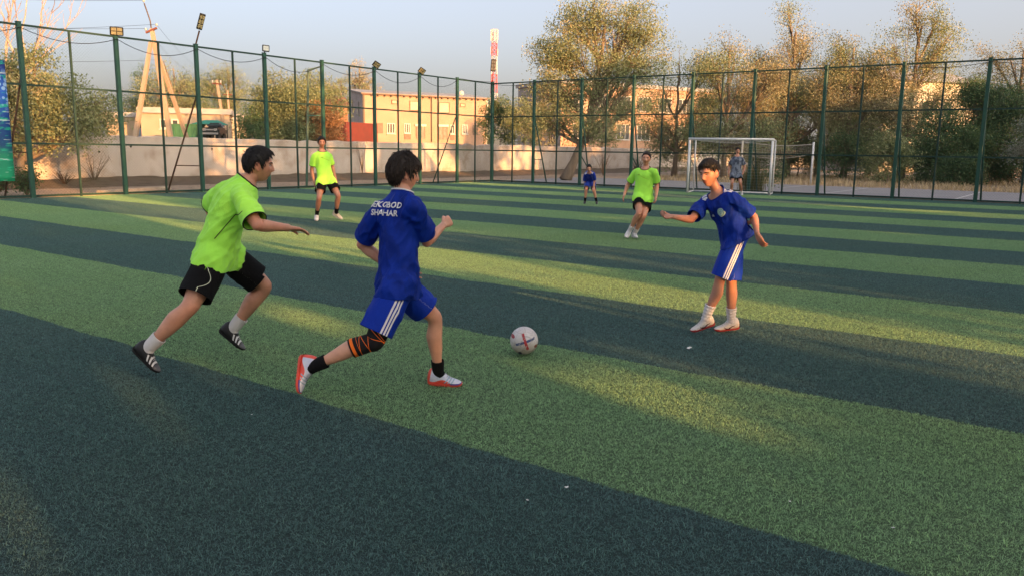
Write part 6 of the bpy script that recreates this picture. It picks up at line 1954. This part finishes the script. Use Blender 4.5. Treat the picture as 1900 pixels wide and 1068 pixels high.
    def in_torso(c):
        c = np.array(c); al_ = (c - pel).dot(up) / np.linalg.norm(neck - pel); rr, ff = axes(float(np.clip(al_, 0, 1))); q_ = c - C(al_)
        return (q_.dot(rr) / ((.162 * k + e) * fat)) ** 2 + (q_.dot(ff) / ((.118 * k + e) * fat)) ** 2 < 1.15
    for P_, N_ in cuffs: cut(bm, P_, N_, sr * k * 1.2 + .02, .12, True, in_torso)
    tilt = o.get('hemtilt', (0, 0, 0))
    cut(bm, C(ht) + axes(0)[1] * ho, unit(-up + np.array(tilt, float)), .42)
    nt = o.get('necktilt', .45)
    cut(bm, neck + up * o.get('neckh', .012) * k - f_s * .005, unit(up + f_s * nt), o.get('neckr', .098) * k, .2)
    bmesh.ops.delete(bm, geom=[v for v in bm.verts if not v.link_faces], context='VERTS')
    bm.to_mesh(me); bm.free(); me.update()
    # drape the lower shirt over the hips and thighs
    co = me_co(me)
    for i_, v_ in enumerate(co):
        al_ = (v_ - pel).dot(up)
        if al_ < .12 * k and (v_ - C(.3)).dot(up) < 0:
            a0_ = pel + up * al_; d_ = v_ - a0_; L_ = np.linalg.norm(d_)
            if L_ < .05: continue
            h_ = bvs.ray_cast(Vector(a0_ + d_ / L_ * (L_ + .10)), Vector(-d_ / L_))
            if h_[0] is not None:
                r_s = L_ + .10 - h_[3]
                if r_s > L_ - .012: co[i_] = a0_ + d_ / L_ * min(r_s + .012, L_ + .055)
    me.vertices.foreach_set('co', co.astype(np.float32).ravel()); me.update()
    bm = bmesh.new(); bm.from_mesh(me)
    lowv = [v for v in bm.verts if (np.array(v.co) - C(.22)).dot(up) < 0]
    for _ in range(4): bmesh.ops.smooth_vert(bm, verts=lowv, factor=.5, use_axis_x=True, use_axis_y=True, use_axis_z=True)
    bm.to_mesh(me); bm.free(); me.update()
    for P_, a_, fx, fa, ax in o.get('folds', [(0, .006, 11, 3.2, None)]):
        wrinkle(me, a_, ax if ax is not None else up + axes(.5)[0] * .35, fx, fa, 3.0 + hash(key) % 7 if False else {'G1': 1, 'B1': 2, 'BR': 3, 'FG': 4, 'MG': 5, 'KID': 6, 'KEEP': 7}[key] + P_)
    co = me_co(me)
    # distance from the line along the top of the shoulder, for the shoulder stripes
    sd = np.full(len(co), 9.0); tl = np.zeros(len(co))
    for s_ in 'RL':
        a, b = neck, J['sh' + s_] + (J['el' + s_] - J['sh' + s_]) * .15
        ax_ = unit(b - a); rel = co - a; al_ = rel @ ax_; uu = perp(up, ax_); ff = np.cross(uu, ax_)
        if ff.dot(f_s) < 0: ff = -ff
        on = (al_ > .055 * k) & (al_ < np.linalg.norm(b - a) * o.get('stripe_end', .95)) & (rel @ uu > .01)
        sd = np.where(on, rel @ ff, sd); tl = np.where(on, 1.0, tl)
    set_attr(me, 'sd', sd); set_attr(me, 'tl', tl)
    all_smooth(me)
    shirt = link('shirt', me, root, o['shirt']); md = shirt.modifiers.new('cloth', 'SOLIDIFY'); md.thickness = .004; md.offset = -1
    bv = BVHTree.FromPolygons([tuple(v) for v in co], [tuple(p.vertices) for p in me.polygons])
    if o.get('collar'):
        trim(root, 'collar', boundary_loop(me, neck + up * .01, .16 * k), o.get('collar_r', .0055), o['collar'])
    if o.get('cuffs'):
        for P_, N_ in cuffs: trim(root, 'cuff', boundary_loop(me, P_, .13), .0045, o['cuffs'])

    # tuck whatever of the shorts would stick out through the shirt
    co2 = me_co(shorts_me); hp_ = C(ht) + axes(0)[1] * ho; nh = unit(up - np.array(tilt, float))
    for i_, v_ in enumerate(co2):
        if (v_ - hp_).dot(nh) > .006:
            al_ = (v_ - pel).dot(up); a0_ = pel + up * al_; d_ = v_ - a0_; L_ = np.linalg.norm(d_)
            if L_ < .02: continue
            h_ = bv.ray_cast(Vector(a0_), Vector(d_ / L_))
            if h_[0] is not None and h_[3] < .6 and L_ > h_[3] - .009: co2[i_] = a0_ + d_ / L_ * max(.03, L_ - .022, h_[3] - .009)
    shorts_me.vertices.foreach_set('co', co2.astype(np.float32).ravel()); shorts_me.update()
    shorts = link('shorts', shorts_me, root, o['shorts']); md = shorts.modifiers.new('cloth', 'SOLIDIFY'); md.thickness = .004; md.offset = -1

    # keep the skin under the cloth
    bvs = BVHTree.FromPolygons([tuple(v) for v in me_co(shorts_me)], [tuple(q_.vertices) for q_ in shorts_me.polygons])
    cb = me_co(body)
    for i_ in np.where(np.linalg.norm(cb - hc, axis=1) > .15)[0]:
        v_ = Vector(cb[i_])
        for tree_ in (bv, bvs):
            p_, n_, _, dd = tree_.find_nearest(v_, .032)
            if p_ is not None:
                s_d = (v_ - p_).dot(n_)
                if s_d > -.008 and dd < abs(s_d) + .004: v_ = p_ - n_ * .009
        cb[i_] = v_
    body.vertices.foreach_set('co', cb.astype(np.float32).ravel()); body.update()

    # ---- socks and shoes
    for i, s_ in enumerate('RL'):
        hp, kn, an, toe = J['hip' + s_], J['kn' + s_], J['an' + s_], J['tip' + s_]
        sk = o.get('sock_len', .24); a = an + (kn - an) * sk; rf = J['kf' + s_]
        r0 = np.interp(1 - sk * .5, [.66, .76, .88, .97, 1], [.0545, .049, .0355, .031, .031]) * k * lf
        rip = (lambda t_: .0022 * np.sin(t_ * 38) * (t_ < .8)) if o.get('slouch') else None
        V, F, tt, _ = tube_mesh([a, an, J['in' + s_]], [0, .55, .8, 1], [r0 + .006, .037 * k * lf, .034 * k, .026 * k], rf, 22, 30, ripple=rip)
        me = bpy.data.meshes.new('sock'); me.from_pydata([tuple(v) for v in V], [], F); me.update(); all_smooth(me)
        so_ = link('sock', me, root, o['sock']); md = so_.modifiers.new('knit', 'SOLIDIFY'); md.thickness = .005; md.offset = 1
        if o.get('sockmark'):
            mb = MB(); lat = perp((rh if s_ == 'R' else -rh), unit(an - kn)); q = an + (kn - an) * sk * .70 + lat * .0435 * k; fw_ = np.cross(unit(kn - an), lat)
            uu = unit(kn - an)
            if fw_.dot(f_h) < 0: fw_ = -fw_
            c1 = [q + fw_ * x + uu * z + lat * (-.09 * abs(x)) for x, z in ((-.013, .004), (-.006, -.003), (.004, -.001), (.014, .007))]
            mb.tube([Vector(v) for v in c1], [.0016, .0028, .002, .0008], 5); mb.build('sock_mark', M_trim_black, root)
        upper, sole, sw = o['shoes'][i] if isinstance(o['shoes'], list) else o['shoes']
        shoe(root, an, kn, toe, k * o.get('shoe_k', 1.0), upper, sole, sw)
    return dict(root=root, J=J, up=up, axes=axes, C=C, bv=bv, bvs=bvs, k=k, body=bvh_body, f_s=f_s, rh=rh, lf=lf)

def print_on(P, name, polys, origin, X, Y, N, mat, bvh, lift=.0035, step=.012, verts=None, faces=None):
    """project a flat print (polygons in X/Y metres) along -N onto the cloth"""
    me = bpy.data.meshes.new(name)
    if verts is None:
        verts = []; faces = []
        for pl in polys:
            b = len(verts); verts += [(x, y, 0) for x, y in pl]; faces.append(tuple(range(b, b + len(pl))))
    me.from_pydata(verts, [], faces); me.update()
    bm = bmesh.new(); bm.from_mesh(me)
    xs = [v.co.x for v in bm.verts]; ys = [v.co.y for v in bm.verts]
    x = min(xs) + step
    while x < max(xs): bmesh.ops.bisect_plane(bm, geom=bm.verts[:] + bm.edges[:] + bm.faces[:], plane_co=(x, 0, 0), plane_no=(1, 0, 0)); x += step
    y = min(ys) + step
    while y < max(ys): bmesh.ops.bisect_plane(bm, geom=bm.verts[:] + bm.edges[:] + bm.faces[:], plane_co=(0, y, 0), plane_no=(0, 1, 0)); y += step
    X, Y, N = (unit(np.array(q, float)) for q in (X, Y, N))
    for v in bm.verts:
        p = np.array(origin) + X * v.co.x + Y * v.co.y
        h_ = bvh.ray_cast(Vector(p + N * .35), Vector(-N))
        v.co = (h_[0] + Vector(N) * lift * .6 + h_[1] * (lift * .6 if h_[1].dot(Vector(N)) > 0 else -lift * .6)) if h_[0] is not None else Vector(p)
    bm.to_mesh(me); bm.free(); me.update()
    return link(name, me, P, mat)

def text_polys(body, size):
    cu = bpy.data.curves.new('lettering', 'FONT'); cu.body = body; cu.size = size; cu.align_x = 'CENTER'; cu.offset = .0012; cu.resolution_u = 3
    o = bpy.data.objects.new('lettering', cu); COL.objects.link(o)
    dg = bpy.context.evaluated_depsgraph_get(); me = bpy.data.meshes.new_from_object(o.evaluated_get(dg))
    v = [tuple(q.co) for q in me.vertices]; f = [tuple(p.vertices) for p in me.polygons]
    bpy.data.objects.remove(o); bpy.data.curves.remove(cu); bpy.data.meshes.remove(me)
    return v, f
def circle(cx, cy, r, n=20): return [(cx + r * math.cos(2 * math.pi * i / n), cy + r * math.sin(2 * math.pi * i / n)) for i in range(n)]
def ring(cx, cy, r0, r1, n=20):
    return [[(cx + r0 * math.cos(a), cy + r0 * math.sin(a)), (cx + r1 * math.cos(a), cy + r1 * math.sin(a)), (cx + r1 * math.cos(b), cy + r1 * math.sin(b)), (cx + r0 * math.cos(b), cy + r0 * math.sin(b))]
            for a, b in ((2 * math.pi * i / n, 2 * math.pi * (i + 1) / n) for i in range(n))]
M_trim_blue = simple('blue_trim', (0.004, 0.022, 0.20), .8, .05); M_crest = simple('pale_green_crest', (0.42, 0.60, 0.55), .6, .1); M_crest_in = simple('dark_green_crest', (0.10, 0.26, 0.24), .6, .1)
# ---- neon green runner on the left
p = person('G1', 'boy in neon green shirt and black shorts sprinting at the left', dict(
    vox=.0052, smooth=3, fat=1.06, leg=1.10, arm=1.07, face=(.93, .30, -.10), hup=(.14, 0, 1), skin=SK1, kh=1.0, bend=-.03,
    hair=('short', (.022, .011, .012), 1100, M_hair, 4, 'forward', (.020, .034), .12), gaze=.001,
    shirt=M_neon, hem=-.16, hemoff=.0, hemtilt=(.10, 0, .0), flare=.014, ease=.016, sleeve=.86, sleeve_r=.072, collar=M_trim_black, cuffs=M_trim_black, necktilt=.35,
    folds=[(0, .011, 8, 2.0, (.75, .2, .55)), (3, .0055, 22, 4, (.8, .2, .45))],
    shorts=M_black_piped, shorts_len=(.82, .80), shorts_r=(.100, .104, .104), sock=M_sock_white, sock_len=.26,
    shoes=(M_shoe_black, M_sole_black, None),
    handR=dict(dir=(.90, .38, -.16), n=(.05, -.25, -1), curl=(12, 18, 12), thumb=(22, 12), spread=4), handL=dict(n=(1, 0, 0), curl=(40, 45, 30))))
rt, J = p['root'], p['J']
# dark piping seams on the shirt
def seam(P, pts, bvh, N, mat, r=.0028, name='piping'):
    N = unit(np.array(N, float)); out = []
    for q in pts:
        h_ = bvh.ray_cast(Vector(np.array(q) + N * .4), Vector(-N))
        if h_[0] is not None: out.append(h_[0] + Vector(N) * .0015)
    if len(out) > 2:
        mb = MB(); mb.tube(out, r, 5); mb.build(name, mat, P)
r05, f05 = p['axes'](.5)
a, b = p['C'](.72) + f05 * .05, p['C'](.22) - f05 * .045
seam(rt, [a * (1 - q) + b * q for q in np.linspace(0, 1, 14)], p['bv'], r05, M_trim_black)
a, b = p['C'](.78) - r05 * .10, p['C'](.40) - r05 * .125
seam(rt, [a * (1 - q) + b * q for q in np.linspace(0, 1, 14)], p['bv'], -f05, M_trim_black, .004)

# ---- blue runner seen from behind
p = person('B1', 'boy in blue kit with lettered back and black knee sleeve running after the ball', dict(
    vox=.0052, smooth=3, fat=.85, arm=1.08, leg=1.06, face=(.89, .44, -.10), hup=(.10, .04, 1), skin=SK2, kh=.965, bend=-.01,
    hair=('bowl', (.026, .018, .006), 1300, M_hair_brown, 9, 'bowl', (.028, .046), .06),
    shirt=M_blue_shirt, hem=-.19, flare=.020, ease=.017, sleeve=.80, sleeve_r=.070, collar=M_trim_white, necktilt=.2, collar_r=.006, stripe_end=.0,
    folds=[(0, .015, 8, 2.2, (-.45, .1, .8)), (3, .007, 19, 4.5, (.5, .1, .8))], hemtilt=(-.05, 0, 0),
    shorts=M_blue_shorts, shorts_len=(.86, .74), shorts_r=(.104, .112, .118), shorts_off=(-.018, 0), shorts_amp=.008, stripe_shift=.0, sock=M_sock_black, sock_len=.22,
    shoes=(M_shoe_coral, M_sole_coral, None),
    handR=dict(dir=(.35, .55, .25), n=(-.75, .35, -.35), curl=(72, 88, 55), thumb=(35, 45), spread=4),
    handL=dict(dir=(.88, .30, -.35), n=(0, -1, .2), curl=(8, 14, 10), thumb=(40, 5), spread=14)))
rt, J = p['root'], p['J']
r08, f08 = p['axes'](.85)
v, f = text_polys('BEKOBOD', .050); print_on(rt, 'back_print', None, p['C'](.82) - r08 * .030, r08, p['up'], -f08, M_trim_white, p['bv'], verts=v, faces=f, step=.009, lift=.006)
v, f = text_polys('SHAHAR', .050); print_on(rt, 'back_print', None, p['C'](.82) - p['up'] * .050 - r08 * .030, r08, p['up'], -f08, M_trim_white, p['bv'], verts=v, faces=f, step=.009, lift=.006)
# knee sleeve
kn, hp, an = J['knR'], J['hipR'], J['anR']; kk = p['k'] * p['lf']
V, F, tt, an_ = tube_mesh([kn + (hp - kn) * .30, kn, kn + (an - kn) * .36], [0, .42, .5, .62, 1], [q * kk + .006 for q in (.062, .0555, .0535, .051, .0545)], J['kfR'], 30, 40, off=([0, .5, .6, 1], [0, .004, -.002, -.012]))
me = bpy.data.meshes.new('knee_sleeve'); me.from_pydata([tuple(v) for v in V], [], F); me.update(); all_smooth(me)
set_attr(me, 'tk', tt); set_attr(me, 'ak', np.sin(an_))
set_attr(me, 'bk', np.cos(an_))
t = NT('black_and_orange_knee_knit')
tk, ak, bk = t.attr('tk'), t.attr('ak'), t.attr('bk')
def near(a, b, w): return t.math('LESS_THAN', t.math('ABSOLUTE', t.math('SUBTRACT', a, b)), w)
OR = (.80, .16, .02)
c = t.mix(near(tk, .925, .035), (.010, .010, .012), OR)
for off_, amp, w in ((.76, .05, .006), (.64, -.05, .006), (.55, .06, .006), (.43, -.05, .006), (.30, .10, .007), (.22, .14, .006), (.80, .0, .004)):
    c = t.mix(near(tk, t.math('ADD', off_, t.math('MULTIPLY', bk, amp)), w), c, OR)
t.bump(t.noise(400, t.pos(), 2, .5), .3, .004)
ksm = t.done(c, .8, .2)
ks = link('knee_sleeve', me, rt, ksm); md = ks.modifiers.new('knit', 'SOLIDIFY'); md.thickness = .004; md.offset = 1

# ---- boy in blue on the right, facing left
M_swoosh = simple('dark_shoe_mark', (0.05, 0.012, 0.012), .6, .1)
p = person('BR', 'boy in blue kit with a round chest crest walking left at the right', dict(
    vox=.0052, smooth=3, fat=.97, face=(-.74, -.66, -.20), hup=(-.10, -.06, 1), skin=SK3, kh=1.0, arm=.94, leg=1.0, bend=-.01, lid=.0040,
    hair=('fringe', (.024, .0035, .012), 1100, M_hair, 12, 'forward', (.018, .034), .06, .30),
    shirt=M_blue_shirt, hem=-.04, flare=.030, ease=.020, sleeve=.80, sleeve_r=.074, collar=M_trim_blue, collar_r=.005, necktilt=.62, neckr=.105, hemtilt=(0, 0, 0), stripe_end=.80,
    folds=[(0, .015, 8, 2.2, (.5, .0, .85)), (3, .007, 19, 4.5, (-.3, .1, .8))],
    shorts=M_blue_shorts, shorts_len=(.98, .97), shorts_r=(.100, .102, .102), shorts_amp=.005, stripe_shift=.018, sock=M_sock_white, sock_len=.34, slouch=True, sockmark=True,
    shoes=[(M_shoe_red, M_sole_red, (1, M_swoosh)), (M_shoe_red, M_sole_red, (1, M_swoosh))],
    handR=dict(dir=(-.95, -.2, -.02), n=(.1, -.35, .8), curl=(38, 60, 45), thumb=(30, 20), spread=9), handL=dict(dir=(.40, -.1, -.75), n=(.5, .3, .1), curl=(16, 22, 14), thumb=(42, 10), spread=7)))
rt, J = p['root'], p['J']
r07, f07 = p['axes'](.75)
chest = p['C'](.66)
cen = chest - r07 * .080
print_on(rt, 'crest', [circle(0, 0, .037)], cen, -r07, p['up'], f07, M_crest, p['bv'], lift=.004)
print_on(rt, 'crest_ring', ring(0, 0, .027, .030) + ring(0, 0, .010, .014), cen, -r07, p['up'], f07, M_crest_in, p['bv'], lift=.0055)
lg = chest + r07 * .040 - p['up'] * .02
print_on(rt, 'chest_mark', [[(-.018 + .013 * i, -.012), (-.009 + .013 * i, -.012), (-.016 + .013 * i, .000 + .006 * i), (-.024 + .013 * i, .000 + .006 * i)] for i in range(3)], lg, -r07, p['up'], f07, M_trim_white, p['bv'], lift=.004)

# ---- far players
p = person('FG', 'tall boy in neon green shirt and black shorts standing near the left fence', dict(
    vox=.009, svox=.012, face=(.35, -.93, -.05), skin=SK3, kh=.98, fat=.95, smooth=2,
    hair=('short', (.026, .014, .014), 300, M_hair, 21, 'forward', (.02, .034), .25),
    shirt=M_neon, hem=-.18, flare=.020, ease=.016, sleeve=.68, sleeve_r=.066, collar=M_trim_black, cuffs=M_trim_black, folds=[(0, .010, 6, 2.0, (.3, 0, .9))],
    shorts=M_black_piped, shorts_len=(.62, .64), shorts_r=(.102, .108, .115), sock=M_sock_black, sock_len=.27,
    shoes=[(M_shoe_white, M_sole_white, None), (M_shoe_cream, M_sole_white, None)], handR=dict(curl=(22, 30, 20)), handL=dict(curl=(22, 30, 20))))
r07, f07 = p['axes'](.8)
print_on(p['root'], 'chest_mark', [[(-.02, 0), (.02, .006), (.02, .014), (-.02, .006)]], p['C'](.76) + r07 * .07, -r07, p['up'], f07, M_trim_black, p['bv'])
seam(p['root'], [p['C'](.70) + r07 * x + p['up'] * (.05 * math.sin(x * 9)) for x in np.linspace(-.10, .12, 10)], p['bv'], f07, simple('green_seam', (.20, .50, .02), .8, .1), .003, 'chest_seam')
p = person('MG', 'boy in neon green shirt leaning as he runs, left of the goal', dict(
    vox=.009, svox=.011, face=(-.25, -.95, -.06), hup=(.05, 0, 1), skin=SK1, kh=1.02, smooth=2, fat=1.0,
    hair=('short', (.014, .008, .006), 200, M_hair_brown, 23, 'forward', (.014, .022), .2),
    shirt=M_neon, hem=-.10, flare=.018, ease=.018, sleeve=.72, sleeve_r=.068, collar=M_trim_black, cuffs=M_trim_black, folds=[(0, .011, 7, 2.2, (.3, 0, .9))],
    shorts=M_black_cloth, shorts_len=(.62, .62), shorts_r=(.102, .108, .112), sock=M_sock_white, sock_len=.26,
    shoes=(M_shoe_white, M_sole_white, None), handR=dict(curl=(20, 28, 20)), handL=dict(curl=(22, 30, 20))))
r07, f07 = p['axes'](.8)
print_on(p['root'], 'chest_mark', [[(-.018, 0), (.018, .005), (.018, .013), (-.018, .005)]], p['C'](.78) + r07 * .075, -r07, p['up'], f07, M_trim_black, p['bv'])
seam(p['root'], [p['C'](.72) + r07 * x + p['up'] * (.04 * math.sin(x * 9)) for x in np.linspace(-.11, .13, 10)], p['bv'], f07, bpy.data.materials['green_seam'], .003, 'chest_seam')
q = p['J']['hipR'] + (p['J']['knR'] - p['J']['hipR']) * .34
print_on(p['root'], 'shorts_badge', [circle(0, 0, .024, 12)], q + p['rh'] * .03, p['rh'], p['up'], p['axes'](0)[1], M_crest, p['bvs'], lift=.005)
M_blue_plain = cloth_mat('plain_blue_jersey', BLUE, .12, .6, .2, stripes='shoulder')
M_blue_white = cloth_mat('blue_wide_striped_shorts', (0.010, 0.044, 0.34), .10, .6, .2, stripes='three')
p = person('KID', 'small boy in blue crouching with hands on his knees by the far fence', dict(
    vox=.010, svox=.012, face=(-.12, -.95, -.28), skin=SK1, kh=1.02, smooth=2, fat=.98, bend=-.05,
    hair=('short', (.020, .010, .010), 160, M_hair, 25, 'forward', (.016, .028), .2),
    shirt=M_blue_plain, hem=.02, flare=.020, ease=.020, sleeve=.75, sleeve_r=.070, folds=[(0, .008, 7, 2.2, (.2, .4, .8))], stripe_end=.8,
    shorts=M_blue_white, shorts_len=(.86, .86), shorts_r=(.100, .106, .112), sock=M_sock_black, sock_len=.30,
    shoes=(M_shoe_plain, M_sole_white, None), handR=dict(dir=(.15, -.25, -.9), n=(0, .9, -.2), curl=(14, 30, 20)), handL=dict(dir=(-.15, -.25, -.9), n=(0, .9, -.2), curl=(14, 30, 20))))
p = person('KEEP', 'goalkeeper in a mottled grey shirt and black shorts standing inside the goal mouth', dict(
    vox=.011, svox=.013, face=(-.10, -.98, -.05), skin=SK3, kh=1.0, smooth=2, fat=1.04,
    hair=('short', (.022, .010, .012), 160, M_hair, 27, 'forward', (.016, .03), .25),
    shirt=M_camo, hem=-.30, flare=.022, ease=.018, sleeve=.70, sleeve_r=.068, folds=[(0, .009, 7, 2.2, (.2, 0, .9))],
    shorts=M_black_cloth, shorts_len=(.62, .62), shorts_r=(.102, .108, .115), sock=M_sock_white, sock_len=.20,
    shoes=(M_shoe_white, M_sole_white, None), handR=dict(curl=(25, 35, 20)), handL=dict(curl=(25, 35, 20))))

# ------------------------------------------------------------------ ball
t = NT('worn_ball_leather')
o3 = t.coord('Object'); sp = t.sep(o3); x, y, z = sp[0], sp[1], sp[2]
n1 = t.noise(14, o3, 5, .65); n2 = t.noise(38, o3, 4, .7); n3 = t.noise(5, o3, 3, .5)
c = t.mix(t.rng(n1, .35, .68), (.50, .47, .47), (.62, .60, .61))
c = t.mix(t.rng(n2, .56, .70, 0, .75), c, (.22, .19, .17))
c = t.mix(t.math('MULTIPLY', t.rng(n3, .42, .6), t.rng(z, .02, -.09, 0, .8)), c, (.30, .235, .15))
def bar(u, v, hw, hl): return t.math('MULTIPLY', t.math('LESS_THAN', t.math('ABSOLUTE', u), hw), t.math('LESS_THAN', t.math('ABSOLUTE', v), hl))
wear = t.rng(n2, .34, .46)
back = t.math('LESS_THAN', y, 0)
cx_, cz_ = .010, .012
u1 = t.math('ADD', t.math('MULTIPLY', t.math('SUBTRACT', x, cx_), .94), t.math('MULTIPLY', t.math('SUBTRACT', z, cz_), .33))
v1 = t.math('SUBTRACT', t.math('MULTIPLY', t.math('SUBTRACT', z, cz_), .94), t.math('MULTIPLY', t.math('SUBTRACT', x, cx_), .33))
def both(a, b): return t.math('MULTIPLY', a, b)
c = t.mix(both(both(bar(v1, u1, .0095, .078), back), wear), c, (.045, .075, .19))
c = t.mix(both(both(bar(u1, v1, .0105, .066), back), wear), c, (.34, .028, .035))
vor = t.new('ShaderNodeTexVoronoi', feature='DISTANCE_TO_EDGE'); vor.inputs['Scale'].default_value = 13; t.l.new(o3, vor.inputs['Vector'])
seamv = t.math('LESS_THAN', vor.outputs['Distance'], .022)
c = t.mix(t.math('MULTIPLY', seamv, .45), c, (.20, .18, .18))
for bx_, bz_, col in ((-.088, .045, (.30, .05, .06)), (-.030, -.088, (.02, .025, .05)), (.095, -.030, (.22, .07, .05))):
    d2 = t.math('ADD', t.math('POWER', t.math('SUBTRACT', x, bx_), 2.0), t.math('POWER', t.math('SUBTRACT', z, bz_), 2.0))
    c = t.mix(both(t.math('LESS_THAN', d2, .00022), back), c, col)
t.bump(t.math('ADD', t.rng(vor.outputs['Distance'], 0, .05), t.math('MULTIPLY', n2, .2)), .35, .006)
M_ball = t.done(c, .5, .35)
bm = bmesh.new(); bmesh.ops.create_icosphere(bm, subdivisions=4, radius=.1115)
me = bpy.data.meshes.new('football'); bm.to_mesh(me); bm.free(); all_smooth(me)
ball = link('football', me, None, M_ball); ball.location = (.102, 6.14, .122)
ball.rotation_euler = (0, 0, R(-1.0))
tag(ball, 'scuffed white football with a blue and red cross lying on the turf', 'football')

# ------------------------------------------------------------------ scraps of paper on the turf
M_paper = simple('white_paper', (.66, .66, .66), .8, .05)
for i, (x_, y_, s_, lb) in enumerate(((1.47, 6.36, .024, 'white paper scrap on the dark strip near the right-hand boy'), (.275, 3.57, .011, 'bluish white scrap on the dark strip at the bottom centre'), (.085, 3.42, .006, 'tiny white scrap left of the bottom centre scrap'),
                                   (1.30, 3.45, .007, 'tiny white scrap on the pale strip at the bottom right'), (3.66, 5.0, .011, 'white scrap on the dark strip at the right edge'), (1.66, 3.2, .008, 'flat white sliver on the pale strip at the bottom right'), (-1.55, 4.55, .006, 'white crumb on the dark strip below the left-hand runner'))):
    g = np.random.default_rng(300 + i); mb = MB(); n = 7; c_ = Vector((x_, y_, .026))
    vs = [c_ + Vector((math.cos(6.283 * q / n) * s_ * g.uniform(.6, 1.2), math.sin(6.283 * q / n) * s_ * g.uniform(.5, 1.1), g.uniform(-.2, .5) * s_)) for q in range(n)]
    mb.add(vs + [c_ + Vector((0, 0, .35 * s_))], [(q, (q + 1) % n, n) for q in range(n)])
    o_ = mb.build('paper_scrap', M_paper); md = o_.modifiers.new('t', 'SOLIDIFY'); md.thickness = .0012
    tag(o_, lb, 'litter', 'scraps on the turf')
